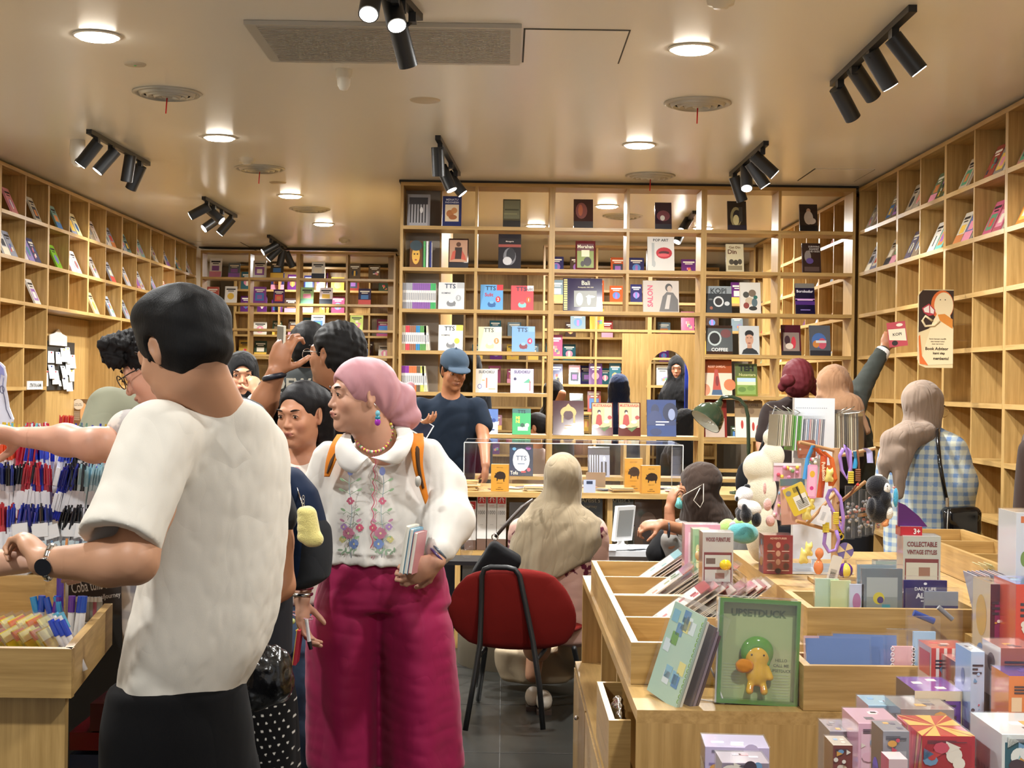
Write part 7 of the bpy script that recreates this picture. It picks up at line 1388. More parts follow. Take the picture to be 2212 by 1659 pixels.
    A,B =P(148,1260,4.0),P(260,1335,3.95);r5 =thing('table_sign',(A.x,4.0,B.z),'dark tabletop sign reading Coba tulis satu','sign');w =B.x-A.x;h =A.z-B.z+.03;MB().box((0,0,0),(w,.01,h),'#39322f').build('board',r5);m =MB();m.box((-.008,-.002,-.02),(0,.012,h),'#d8d4cc');m.build('edge',r5);m =MB();m.text('Coba tulis satu',w*.45,h*.72,.032,'#e6e2da',None,-.002,w*.8,.01,.16);m.text('#JournalJourney',w*.62,h*.42,.018,'#e6e2da',None,-.002,w*.6,.01,.16);m.build('lettering',r5)
    r6 =thing('cutout_board',P(5,925,4.35),'pale white and lilac die-cut cardboard figure at the left edge','cardboard cutout');q =lambda x,y:(P(x,y,4.35).x-r6.location.x,P(x,y,4.35).z-r6.location.z)
    MB().prism([q(-20,925),q(-20,790),q(0,782),q(10,792),q(14,812),q(12,835),q(17,860),q(20,880),q(29,905),q(26,924)],0,.006,'#e3e4f2','gloss').build('board',r6);MB().prism([q(-20,830),q(-20,795),q(0,787),q(8,796),q(10,812),q(2,808),q(0,822),q(-8,826)],-.002,0,'#8f96d0','gloss').tube([(*(lambda t:(t[0],-.003,t[1]))(q(x,y)),) for x,y in ((8,815),(6,840),(11,862),(14,884),(24,905))],.0012,5,'#5a5a78').tube([(*(lambda t:(t[0],-.003,t[1]))(q(5+4.5*math.cos(a),841+8*math.sin(a))),) for a in np.linspace(0,6.28,13)[:-1]],.0012,5,'#5a5a78',closed=True).build('drawing',r6)
    MB().box((q(-15,925)[0],-.0,-.5),(q(-10,925)[0],.02,0),'#c9ccd2').build('support',r6)
    for i,(x0,x1,y0,y1,c) in enumerate(((195,235,1520,1580,'#54242c'),(150,248,1582,1622,'#7a1a24'),(150,250,1630,1660,'#27406a'))):
        a,b =P(x0,y0,3.75),P(x1,y1,3.75);o =MB().box((a.x,3.75,b.z),(b.x,3.95,a.z),c,'gloss').build('storage_box');tag(o,f'{cname(c)} box stored in the dark space under the pen table, {["top","middle","bottom"][i]}','box')
pen_table()
# ================================================================= right island with trays
def island():
    ZT =.80;x0,x1,y0,y1 =.315,2.35,3.30,5.60
    r =thing('display_island',(1.3,4.4,0),'oak display island with open niches and drawers along its left side','display island')
    def part(nm,a,b,mat='wood_x',bv=.002,par=None):o =MB().box(a,b,mat=mat).build(nm);root_fix(o,r);return bevel(o,bv) if bv else o
    part('table_top',(x0,y0,ZT-.03),(x1,y1,ZT),'wood_y');part('front_panel',(x0,y0,.2),(x1,y0+.025,ZT-.03),'wood_z');part('base_top',(.29,y0+.025,.445),(x1,y1,.465),'wood_y');part('end_panel',(x0,y1-.03,.465),(x0+.4,y1,ZT-.03),'wood_z');part('inner_back',(x0+.36,y0+.03,.465),(x0+.38,y1-.03,ZT-.03),'wood_z',0)
    for y in (4.62,4.0):part('niche_divider',(x0+.01,y,.465),(x0+.36,y+.03,ZT-.03),'wood_z')
    for i,y in enumerate((3.33,4.1,4.86)):
        d =MB().box((.286,y,.03),(.30,y+.74,.44),mat='wood_z').build('drawer');root_fix(d,r);bevel(d,.002);k =MB().sph((.278,y+.37,.33),.009,10,8,mat='chrome').build('knob');k.parent =d;k.matrix_parent_inverse =Matrix.Translation(-r.location);k.matrix_parent_inverse =Matrix()
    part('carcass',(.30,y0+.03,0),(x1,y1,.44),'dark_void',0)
    r2 =thing('riser_platform',(1.4,5.0,ZT),'raised oak platform on the back of the island','platform');o =MB().box((.90,4.35,ZT+.001),(2.3,5.66,ZT+.10),mat='wood_y').build('block');root_fix(o,r2);bevel(o)
    r3 =thing('display_step',(1.6,2.8,0),'lower oak step in front of the island carrying boxed toys','display step');
    for nm,a,b,mt in (('step_top',(.86,2.0,.70),(2.3,3.28,.72),'wood_x'),('step_base',(.9,2.1,0),(2.28,3.27,.70),'wood_z')):o =MB().box(a,b,mat=mt).build(nm);root_fix(o,r3);bevel(o)
    r3b =thing('display_plinth',(.66,2.6,0),'low oak plinth under the lavender box','plinth');o =MB().box((.46,2.35,0),(.855,3.0,.60),mat='wood_z').build('block');root_fix(o,r3b)
    def tray(name,a,b,ztop,label,dividers=(),t=.018,floor=True,z=ZT):
        rr =thing(name,((a[0]+b[0])/2,(a[1]+b[1])/2,z),label,'tray')
        def pp(nm,p,q,mat):o =MB().box(p,q,mat=mat).build(nm);root_fix(o,rr);bevel(o,.0015)
        pp('front',(a[0],a[1],z+.001),(b[0],a[1]+t,ztop),'wood_x');pp('back',(a[0],b[1]-t,z+.001),(b[0],b[1],ztop),'wood_x');pp('side',(a[0],a[1]+t,z+.001),(a[0]+t,b[1]-t,ztop),'wood_y');pp('side',(b[0]-t,a[1]+t,z+.001),(b[0],b[1]-t,ztop),'wood_y');pp('floor',(a[0]+t,a[1]+t,z+.001),(b[0]-t,b[1]-t,z+.012),'wood_y')
        for d in dividers:pp('divider',(a[0]+t,d,z+.012),(b[0]-t,d+t,ztop-.004),'wood_x')
        return rr
    tray('tray',(.325,3.58),(.76,4.39),.905,'nearer oak tray of the left tray pair, two compartments',(3.99,));tray('tray',(.325,4.395),(.80,5.23),.905,'farther oak tray of the left tray pair, two compartments',(4.82,))
    tray('tray',(.70,3.31),(1.0,3.48),.905,'low front oak tray holding blue notebooks');tray('tray',(.76,3.56),(1.20,3.86),1.0,'tall oak tray behind the low one, full of hang-packs');tray('tray',(1.55,4.4),(1.80,5.6),1.0,'long oak tray at the right rear of the platform',(4.8,5.2),z=.901)
    a =P(1276,1388,5.2);r4 =thing('pink_pack',(.40,5.16,.466),'pink packaged item in the far niche of the island','pack');MB().box((-.03,-.01,0),(.04,.01,.17),'#d9a5a8','gloss').box((-.02,-.011,.06),(.02,-.01,.1),'#efe6e6').box((-.03,-.0112,.0),(.04,-.0102,.05),'#c96a5c').build('card',r4)
    for i in range(4):
        o =MB().box((.34,4.66+.03*i,.466),(.50,4.672+.03*i,.66),['#8aa6a4','#5c6a7a','#a9b8b4','#4a5a66'][i],'gloss').build('notebook');tag(o,f'slim notebook filed in the middle niche of the island','notebook','notebooks in the middle niche')
    rr =thing('bin',(.36,3.75,.465),'small oak bin in the nearest niche holding a foil pack','bin')
    for a,b in (((.30,3.36,.466),(.315,3.95,.70)),((.30,3.36,.466),(.46,3.375,.70)),((.30,3.935,.466),(.46,3.95,.70))):pass
    a,b,c =P(1320,1508,3.9),P(1383,1580,3.45),None
    for nm,p,q,mt in (('front',(.262,3.45,.60),(.315,3.465,.74),'wood_x'),('side',(.262,3.465,.60),(.277,3.9,.74),'wood_y'),('floor',(.262,3.45,.59),(.33,3.9,.60),'wood_y'),('back',(.277,3.885,.60),(.33,3.9,.74),'wood_x')):o =MB().box(p,q,mat=mt).build(nm);root_fix(o,rr)
    B =Skin();B.ell((.298,3.62,.70),(.018,.10,.06),None,.01);B.disp =wavy(.006,90,5,True);o =B.build('foil_pack',None,'chrome','#888888',.005);tag(o,'crumpled silver foil pack sticking out of the niche bin','pack')
    rt =random.Random(12)
    def sheets(n,xa,xb,y,cols,lab,grp,w=.12,h=.25,lean=.95,z=.82,dy=.0):
        for i in range(n):
            x =xa+(xb-xa)*i/max(n-1,1);c =cols[i % len(cols)];rr =thing('sticker_pack',(x,y+dy*i,z),lab,'sticker pack',grp);M =Matrix.Rotation(lean+rt.uniform(-.04,.04),4,'Y') @ Matrix.Rotation(rt.uniform(-.06,.06),4,'Z')
            m =MB().box((-.001,-w/2,0),(.001,w/2,h),'#f0ebe6','gloss',M);
            for k in range(7):a_,b_ =rt.uniform(-w*.42,w*.3),rt.uniform(h*.05,h*.8);m.box((-.0016,a_,b_),(-.001,a_+.022,b_+.02),rt.choice(cols),'gloss',M)
            m.box((-.0015,-w/2,h*.86),(.0015,w/2,h),c,'gloss',M).build('card',rr);MB().box((-.0025,-w/2-.003,0),(.0025,w/2+.003,h+.012),'#fff','film',M).build('sleeve',rr)
    sheets(9,.42,.54,5.02,['#7cc0c4','#e3b0b4','#c9d68a','#e6e0d4'],'pale blue and green sticker sheet leaning in the farthest tray compartment','sheets, farthest compartment')
    sheets(14,.40,.56,4.62,['#c9404a','#d98a7a','#7a9a6a','#e8dcd0'],'red patterned sheet pack leaning in the second farthest compartment','red sheets, second farthest compartment')
    sheets(14,.40,.58,4.20,['#a83a48','#d8c8bc','#c9707a','#e6dad0'],'red and white paper pack leaning in the third compartment','sheets, third compartment')
    sheets(8,.56,.68,3.80,['#5a78b8','#e6e0d8','#b8a0c0','#c99a9a'],'blue and white sheet pack leaning in the nearest compartment','sheets, nearest compartment',h=.17)
    for (x,y,nm) in ((.74,4.9,'behind the sticker sheets'),(.70,4.1,'in front of the wooden furniture box')):o =MB().box((x,y,.82),(x+.003,y+.3,1.0),mat='acrylic').build('acrylic_divider');tag(o,f'clear acrylic divider {nm}','divider')
island()
# ---- boxes on and around the island -------------------------------------------
def carton(name,x0,x1,yt,yb,Y,dep,cols,lab,cat='box',art=None,rz=0.,z=None,wrap=True,grp=None,side_art=None,burst=False):
    """box whose front face spans x0..x1, yt..yb at distance Y; cols front, top, left"""
    a,b =P(x0,yt,Y),P(x1,yb,Y);z =b.z if z is None else z;w,h =b.x-a.x,a.z-z;r =thing(name,((a.x+b.x)/2,Y,z),lab,cat,grp,rz)
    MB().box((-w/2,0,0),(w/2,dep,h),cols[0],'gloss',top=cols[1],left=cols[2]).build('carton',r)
    rc =random.Random(int(x0)*3+int(yt));m =MB()
    if art:txt(art)(m,w,h)
    if wrap and Y < 3.3:
        hv =min(h,P(0,yt,Y).z-P(0,1659,Y).z+.02);cc =[cols[1],cols[2],'#e9e2d6','#4a3f4a','#d9a04a','#c9566a','#6f9cc4']
        for k in range(9):a_,b_,s_ =rc.uniform(-.42,.3)*w,h-rc.uniform(.12,.95)*hv,rc.uniform(.06,.16)*w;c_ =rc.choice(cc);m.poly([(a_+s_*math.cos(t)*(1+.4*(k % 2)),-.0014-.0001*k,b_+s_*math.sin(t)) for t in np.linspace(0,6.283,4+(k % 3)*5)[:-1]],c_)
        for k in range(3):m.box((-w*.4,-.0012,h-hv*(.1+.03*k)),(w*rc.uniform(0,.4),-.001,h-hv*(.115+.03*k)),'#3a3440')
        if not burst:
            for k in range(3):a_,b_ =rc.uniform(-.4,.2)*w,rc.uniform(.1,.7)*dep;m.box((a_,b_,h),(a_+w*.2,b_+dep*.15,h+.0006),rc.choice(cc))
    if burst:
        for k in range(9):t0,t1 =.35*k,.35*k+.17;pr =lambda t:(max(-w/2,min(w/2,w*.9*math.cos(t))),max(0,min(dep,dep/2+dep*.9*math.sin(t))));m.poly([(0,dep/2,h+.0006),(*pr(t0*2),h+.0006),(*pr(t1*2),h+.0006)],'#e0a53a')
        for k in range(5):m.poly([(-w/2-.0008,dep*.2*k,h),(-w/2-.0008,dep*(.2*k+.1),h),(-w/2-.0008,dep*.5,0)],'#c22c3a')
    if m.v:m.build('print',r)
    if side_art:m =MB();MM =Matrix.Translation((-w/2,dep/2,0)) @ Matrix.Rotation(-math.pi/2,4,'Z');m2 =MB();txt(side_art)(m2,dep,h);m.v =[tuple(MM @ Vector(v)) for v in m2.v];m.f,m.c,m.m,m.sm,m.mats =m2.f,m2.c,m2.m,m2.sm,m2.mats;m.build('side_print',r)
    if wrap:e =.002;MB().box((-w/2-e,-e,0),(w/2+e,dep+e,h+e),mat='film').build('shrink_wrap',r)
    return r
def rowsart(bg,n,c2,t=None,tc='#7a2a32'):
    L =[('R',.05,.04,.95,.8,bg)]
    for i in range(n):z =.06+i*.74/n;L.append(('R',.08,z,.92,z+.74/n*.82,c2));L.append(('R',.12+.3*(i % 2),z+.03,.42+.3*(i % 2),z+.74/n*.6,'#9a7468' if i % 2 else '#6a5a52'))
    if t:L.append((t[0],.5,.93,.045,tc,.8,.03));L.append((t[1],.5,.86,.04,tc,.8,.03))
    return L
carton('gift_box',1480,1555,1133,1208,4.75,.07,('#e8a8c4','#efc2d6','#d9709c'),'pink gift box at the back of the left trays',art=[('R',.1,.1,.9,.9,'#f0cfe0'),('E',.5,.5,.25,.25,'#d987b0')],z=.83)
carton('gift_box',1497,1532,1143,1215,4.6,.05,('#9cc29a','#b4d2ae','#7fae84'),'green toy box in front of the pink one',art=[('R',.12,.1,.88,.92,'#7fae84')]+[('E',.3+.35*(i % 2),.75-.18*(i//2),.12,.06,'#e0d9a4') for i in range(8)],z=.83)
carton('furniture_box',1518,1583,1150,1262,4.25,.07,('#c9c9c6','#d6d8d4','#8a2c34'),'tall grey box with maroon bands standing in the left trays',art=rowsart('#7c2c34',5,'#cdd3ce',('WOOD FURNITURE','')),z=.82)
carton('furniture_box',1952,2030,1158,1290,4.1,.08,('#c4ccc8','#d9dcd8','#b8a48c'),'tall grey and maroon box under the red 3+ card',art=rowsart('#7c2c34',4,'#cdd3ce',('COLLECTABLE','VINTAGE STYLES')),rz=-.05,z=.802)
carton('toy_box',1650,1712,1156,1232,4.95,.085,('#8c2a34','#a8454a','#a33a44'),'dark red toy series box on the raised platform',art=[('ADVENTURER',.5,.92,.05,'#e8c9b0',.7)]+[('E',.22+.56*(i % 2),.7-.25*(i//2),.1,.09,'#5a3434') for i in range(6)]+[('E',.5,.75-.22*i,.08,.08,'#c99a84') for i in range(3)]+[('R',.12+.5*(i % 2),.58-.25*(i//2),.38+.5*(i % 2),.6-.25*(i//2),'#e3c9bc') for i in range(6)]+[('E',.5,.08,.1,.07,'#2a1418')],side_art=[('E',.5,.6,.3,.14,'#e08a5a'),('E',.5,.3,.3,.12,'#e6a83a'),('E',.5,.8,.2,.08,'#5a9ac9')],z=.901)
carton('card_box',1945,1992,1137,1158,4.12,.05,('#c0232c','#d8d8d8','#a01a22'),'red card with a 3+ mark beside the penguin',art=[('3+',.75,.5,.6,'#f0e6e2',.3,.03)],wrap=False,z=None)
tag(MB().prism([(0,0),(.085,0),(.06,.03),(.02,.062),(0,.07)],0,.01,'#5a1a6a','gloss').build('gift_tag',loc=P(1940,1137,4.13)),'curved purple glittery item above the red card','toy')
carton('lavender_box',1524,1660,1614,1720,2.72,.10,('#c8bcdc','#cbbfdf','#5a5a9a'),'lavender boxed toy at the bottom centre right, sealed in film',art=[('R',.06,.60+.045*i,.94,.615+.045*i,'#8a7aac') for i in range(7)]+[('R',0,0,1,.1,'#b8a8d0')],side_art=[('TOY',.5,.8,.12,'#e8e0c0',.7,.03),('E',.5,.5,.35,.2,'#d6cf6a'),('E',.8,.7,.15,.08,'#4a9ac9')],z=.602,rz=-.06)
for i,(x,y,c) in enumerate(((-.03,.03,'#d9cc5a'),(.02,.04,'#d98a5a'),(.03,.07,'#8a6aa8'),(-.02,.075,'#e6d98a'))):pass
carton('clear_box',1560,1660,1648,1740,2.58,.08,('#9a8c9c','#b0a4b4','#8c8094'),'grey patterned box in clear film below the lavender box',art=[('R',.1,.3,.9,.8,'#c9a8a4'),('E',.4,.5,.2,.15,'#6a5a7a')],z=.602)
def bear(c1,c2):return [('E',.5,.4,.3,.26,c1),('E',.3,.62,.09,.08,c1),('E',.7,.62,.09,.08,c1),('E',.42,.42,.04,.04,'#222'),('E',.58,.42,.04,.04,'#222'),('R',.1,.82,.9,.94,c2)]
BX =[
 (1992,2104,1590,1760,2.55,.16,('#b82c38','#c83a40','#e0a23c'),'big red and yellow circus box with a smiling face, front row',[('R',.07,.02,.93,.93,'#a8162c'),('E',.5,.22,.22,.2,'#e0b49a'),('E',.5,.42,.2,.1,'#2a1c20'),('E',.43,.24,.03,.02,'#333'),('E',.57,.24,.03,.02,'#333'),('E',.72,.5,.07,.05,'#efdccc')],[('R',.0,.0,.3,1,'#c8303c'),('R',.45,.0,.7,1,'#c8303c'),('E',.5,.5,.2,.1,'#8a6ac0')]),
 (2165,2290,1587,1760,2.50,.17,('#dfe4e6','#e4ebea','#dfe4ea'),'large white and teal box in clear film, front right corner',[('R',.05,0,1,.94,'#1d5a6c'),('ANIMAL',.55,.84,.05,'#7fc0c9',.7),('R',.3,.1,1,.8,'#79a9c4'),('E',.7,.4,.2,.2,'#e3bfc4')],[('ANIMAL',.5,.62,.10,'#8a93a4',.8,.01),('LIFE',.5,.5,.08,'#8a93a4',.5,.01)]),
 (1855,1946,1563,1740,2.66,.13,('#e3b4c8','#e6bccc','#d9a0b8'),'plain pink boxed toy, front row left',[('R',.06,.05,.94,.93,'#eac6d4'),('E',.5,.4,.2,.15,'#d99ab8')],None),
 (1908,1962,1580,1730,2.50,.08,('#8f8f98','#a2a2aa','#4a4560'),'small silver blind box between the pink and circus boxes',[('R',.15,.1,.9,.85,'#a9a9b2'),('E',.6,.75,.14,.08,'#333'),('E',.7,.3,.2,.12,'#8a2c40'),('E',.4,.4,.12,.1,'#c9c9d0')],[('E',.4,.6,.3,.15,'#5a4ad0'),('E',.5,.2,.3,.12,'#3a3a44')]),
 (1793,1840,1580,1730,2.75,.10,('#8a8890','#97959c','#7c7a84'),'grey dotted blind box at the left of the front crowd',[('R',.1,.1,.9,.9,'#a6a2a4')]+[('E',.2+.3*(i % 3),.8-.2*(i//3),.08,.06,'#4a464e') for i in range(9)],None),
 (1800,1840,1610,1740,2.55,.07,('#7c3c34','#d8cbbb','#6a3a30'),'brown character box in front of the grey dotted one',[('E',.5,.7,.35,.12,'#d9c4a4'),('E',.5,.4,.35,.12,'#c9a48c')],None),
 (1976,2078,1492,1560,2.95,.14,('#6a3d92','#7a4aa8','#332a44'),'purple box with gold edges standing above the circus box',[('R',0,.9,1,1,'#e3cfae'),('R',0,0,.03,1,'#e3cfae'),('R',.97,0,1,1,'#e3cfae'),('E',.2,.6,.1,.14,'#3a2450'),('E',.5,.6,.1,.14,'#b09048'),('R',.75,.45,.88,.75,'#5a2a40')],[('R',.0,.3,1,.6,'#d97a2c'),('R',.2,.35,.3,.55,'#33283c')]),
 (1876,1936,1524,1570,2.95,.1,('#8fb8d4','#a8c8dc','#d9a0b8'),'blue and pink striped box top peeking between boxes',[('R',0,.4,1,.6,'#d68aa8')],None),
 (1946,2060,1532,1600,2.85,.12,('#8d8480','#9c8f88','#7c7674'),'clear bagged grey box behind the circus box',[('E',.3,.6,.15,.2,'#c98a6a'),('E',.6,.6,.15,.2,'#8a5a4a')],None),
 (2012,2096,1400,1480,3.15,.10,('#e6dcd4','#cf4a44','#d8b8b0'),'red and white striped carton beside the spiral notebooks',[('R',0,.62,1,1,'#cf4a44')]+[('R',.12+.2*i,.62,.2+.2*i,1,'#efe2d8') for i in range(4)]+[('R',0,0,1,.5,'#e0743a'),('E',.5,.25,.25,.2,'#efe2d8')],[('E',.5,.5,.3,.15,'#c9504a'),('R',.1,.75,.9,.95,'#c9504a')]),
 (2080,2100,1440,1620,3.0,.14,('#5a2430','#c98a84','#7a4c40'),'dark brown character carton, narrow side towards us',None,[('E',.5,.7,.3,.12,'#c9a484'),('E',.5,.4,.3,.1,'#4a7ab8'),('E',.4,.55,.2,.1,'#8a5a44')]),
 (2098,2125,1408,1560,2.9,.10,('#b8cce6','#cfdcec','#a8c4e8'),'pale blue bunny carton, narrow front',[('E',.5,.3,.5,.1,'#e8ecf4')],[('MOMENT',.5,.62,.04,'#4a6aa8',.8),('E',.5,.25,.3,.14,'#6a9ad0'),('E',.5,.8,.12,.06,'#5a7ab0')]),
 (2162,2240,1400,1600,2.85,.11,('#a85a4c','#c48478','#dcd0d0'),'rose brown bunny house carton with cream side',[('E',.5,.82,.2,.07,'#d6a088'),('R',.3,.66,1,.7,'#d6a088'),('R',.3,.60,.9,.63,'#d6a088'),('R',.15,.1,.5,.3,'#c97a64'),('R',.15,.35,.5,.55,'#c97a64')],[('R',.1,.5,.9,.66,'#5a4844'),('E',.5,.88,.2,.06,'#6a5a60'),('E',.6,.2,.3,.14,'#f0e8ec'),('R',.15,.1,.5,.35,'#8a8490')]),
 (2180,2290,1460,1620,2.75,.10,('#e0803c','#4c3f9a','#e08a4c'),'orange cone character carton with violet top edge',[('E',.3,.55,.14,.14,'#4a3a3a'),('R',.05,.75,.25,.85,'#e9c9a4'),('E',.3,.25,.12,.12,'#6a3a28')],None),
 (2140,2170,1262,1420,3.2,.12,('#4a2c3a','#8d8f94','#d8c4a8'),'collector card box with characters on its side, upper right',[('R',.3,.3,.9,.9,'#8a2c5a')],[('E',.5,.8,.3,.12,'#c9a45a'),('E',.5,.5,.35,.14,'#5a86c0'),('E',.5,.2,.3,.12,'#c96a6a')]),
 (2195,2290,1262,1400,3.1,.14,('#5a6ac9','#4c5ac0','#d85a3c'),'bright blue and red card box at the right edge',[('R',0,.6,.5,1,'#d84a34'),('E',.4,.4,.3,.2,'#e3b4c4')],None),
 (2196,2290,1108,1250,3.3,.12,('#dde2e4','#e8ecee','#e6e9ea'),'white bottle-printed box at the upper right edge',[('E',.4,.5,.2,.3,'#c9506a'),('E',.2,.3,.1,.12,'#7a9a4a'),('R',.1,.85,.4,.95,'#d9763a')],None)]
for x0,x1,yt,yb,Y,dep,cols,lab,art,sart in BX:
    zb =P(x0,yb,Y).z;sup =.722
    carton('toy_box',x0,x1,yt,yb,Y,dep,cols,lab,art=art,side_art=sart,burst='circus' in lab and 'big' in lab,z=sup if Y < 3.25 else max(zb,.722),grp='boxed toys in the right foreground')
r =carton('round_tin',1920,1960,1640,1700,2.42,.05,('#d9c0c4','#e6d0d0','#c9707a'),'small pink round-topped tin at the bottom edge',wrap=False,z=.722)
for i in range(8):
    Y =3.42+.004*i;x =P(2140+i*9,1235,Y).x;o =MB().box((-.0012,-.05,0),(.0012,.05,.16),['#c9c4cc','#8f8c98','#d6b8b4'][i % 3],'gloss',Matrix.Rotation(-.25,4,'Y')).build('patterned_sheet');o.location =(x,Y+.03,.95);tag(o,'grey patterned paper pack standing in the right acrylic pocket','paper pack','patterned papers, right pocket')
o =MB().box((P(2120,1300,3.4).x,3.38,.80),(P(2290,1300,3.4).x,3.52,.949),mat='wood_x').build('support_block');tag(o,'oak block under the acrylic paper pocket','block')
o =MB().prism([(P(2108,1430,3.36).x,.80),(P(2290,1430,3.36).x,.80),(P(2290,1430,3.36).x,1.10),(P(2140,1430,3.36).x,1.10)],3.36,3.363,mat='acrylic').build('acrylic_pocket');tag(o,'clear acrylic front pocket at the right of the island','acrylic holder')
# ================================================================= duck box, notebooks, racks and soft toys
def duck_box():
    Y =3.36;a,b =P(1551,1290,Y),P(1722,1512,Y);w =b.x-a.x;h =.245;r =thing('toy_display_box',((a.x+b.x)/2,Y,.802),'green windowed box holding a yellow toy figure in a green hood','toy box',rz=-.06);r.rotation_euler =(0,.035,-.06)
    T =Matrix.Rotation(math.radians(-5),4,'X');d =.035
    m =MB()
    for q in (((-w/2,0,0),(w/2,d,.01)),((-w/2,0,h-.01),(w/2,d,h)),((-w/2,0,.01),(-w/2+.009,d,h-.01)),((w/2-.009,0,.01),(w/2,d,h-.01))):m.box(*q,'#4f8030','gloss',T)
    m.box((-w/2-.001,.001,-.001),(w/2+.001,d,-.0005),'#2c4420',M=T).box((-w/2-.004,.003,0),(-w/2,d,h),'#b9bcb8','gloss',T);m.build('frame',r)
    MB().box((-w/2+.009,d-.006,.01),(w/2-.009,d,h-.01),'#a6b57c','print',T).build('back_card',r);m =MB();m.text('UPSETDUCK',0,h*.86,.018,'#5a7040',T,d-.0068,w*.8,.04)
    for i,t in enumerate(('HELLO','CALL ME','UPSETDUCK')):m.text(t,w*.30,h*(.42-.05*i),.007,'#5e7448',T,d-.0068,w*.26,.02)
    for i in range(9):m.box((-w*.42,d-.0068,h*(.36-.028*i)),(-w*.2,d-.0066,h*(.366-.028*i)),'#b7c79c',M=T);m.box((w*.2,d-.0068,h*(.28-.028*i)),(w*.4,d-.0066,h*(.286-.028*i)),'#b7c79c',M=T)
    m.build('lettering',r)
    q =lambda x,z,y=.016:V3(*(T @ Vector(((x-.5)*w,y,z*h))));o_ =np.array(r.location)*0
    B =Skin();B.ell(q(.5,.29),(.027,.015,.030),None,.01);B.ell(q(.49,.45),(.030,.017,.029),None,.01)
    for s in (-1,1):B.cone(q(.5+s*.08,.18),q(.5+s*.09,.125,.010),.008,.009,.006)
    B.cone(q(.62,.34),q(.66,.26,.012),.007,.008,.006);B.cone(q(.42,.35),q(.36,.37,.006),.008,.007,.006)
    B.paint(q(.5,.14),(.03,.02,.012),'#d98a30');o =B.build('toy_figure',None,'gloss','#e3b42a',.0022);root_fix(o,r);o.matrix_parent_inverse =Matrix.Identity(4)
    Hd =Skin();Hd.ell(q(.49,.49,.019),(.039,.017,.038),None,.01)
    Hd.cone(q(.36,.38),q(.62,.385),.006,.006,.006);Hd.ell(q(.49,.445,-.004),(.026,.016,.027),None,.004,'-');o =Hd.build('hood',None,'gloss','#5f9a34',.002);root_fix(o,r);o.matrix_parent_inverse =Matrix.Identity(4)
    m =MB()
    for s in (-1,1):m.sph(Vector(q(.49+s*.075,.47,.001)),.0024,8,6,'#2a1c10','gloss')
    m.build('eyes',r);Bg =Skin();Bg.ell(q(.33,.36,.002),(.022,.009,.017),None,.004);Bg.disp =wavy(.0008,300,3);o =Bg.build('bag_prop',None,'matte','#c98434',.002);root_fix(o,r);o.matrix_parent_inverse =Matrix.Identity(4)
    MB().box((-w/2+.006,-.0012,.006),(w/2-.006,-.0006,h-.006),mat='acrylic',M=T).build('window',r);MB().box((-w/2-.006,-.003,-.0005),(w/2+.006,d+.003,h+.004),mat='film',M=T).build('shrink_wrap',r)
duck_box()
def notebook_stand():
    Y =3.37;x =P(1415,1510,Y).x;r =thing('wrapped_notebooks',(x+.02,Y+.03,.802),'film wrapped green and blue spiral notebooks leaning on an acrylic easel','notebooks');M =Matrix.Rotation(.30,4,'Y') @ Matrix.Rotation(math.radians(22),4,'Z')
    for i,(c,dx) in enumerate((('#a9c4b4',0),('#d6d8cc',.008),('#6a6468',.034),('#8f8490',.042),('#5a4c50',.050))):
        MB().box((-.0035+dx,-.075,.0),(.003+dx,.075,.225-.008*i),c,'gloss',M).build('notebook',r)
    m =MB();rn =random.Random(2)
    for i in range(14):a_,b_ =rn.uniform(-.07,.04),rn.uniform(.01,.19);m.box((-.0042,a_,b_),(-.0036,a_+.03,b_+.03),rn.choice(['#7fb0c4','#d6cf8a','#6f9c5c','#c9d6da','#5a86b0']),'gloss',M)
    for i in range(16):m.tube([Vector((.003*math.cos(t)-.004,-.074,.02+.0125*i+.005*math.sin(t))) for t in np.linspace(0,6.28,7)[:-1]],.001,5,'#7fae4a','gloss',M,True)
    m.build('cover_print',r);MB().box((-.010,-.082,-.002),(.060,.082,.238),mat='film',M=M).build('film_wrap',r)
    r2 =thing('acrylic_easel',(P(1520,1500,3.42).x,3.46,.802),'clear acrylic easel between the spiral notebooks and the green windowed box','easel');m =MB();m.add([(-.03,0,.19),(-.026,0,.19),(.045,-.09,0),(.038,-.09,0)],[[0,1,2,3]],mat='acrylic');m.box((-.05,-.1,0),(.06,-.03,.003),mat='acrylic');m.build('leg',r2);m =MB();m.cyl((-.028,0,.19),(.042,-.09,0),.0022,n=6,col='#e6e6e2',mat='gloss').cyl((.042,-.09,.0),(-.04,-.04,0.002),.002,n=6,col='#e6e6e2',mat='gloss');m.build('edge',r2)
notebook_stand()
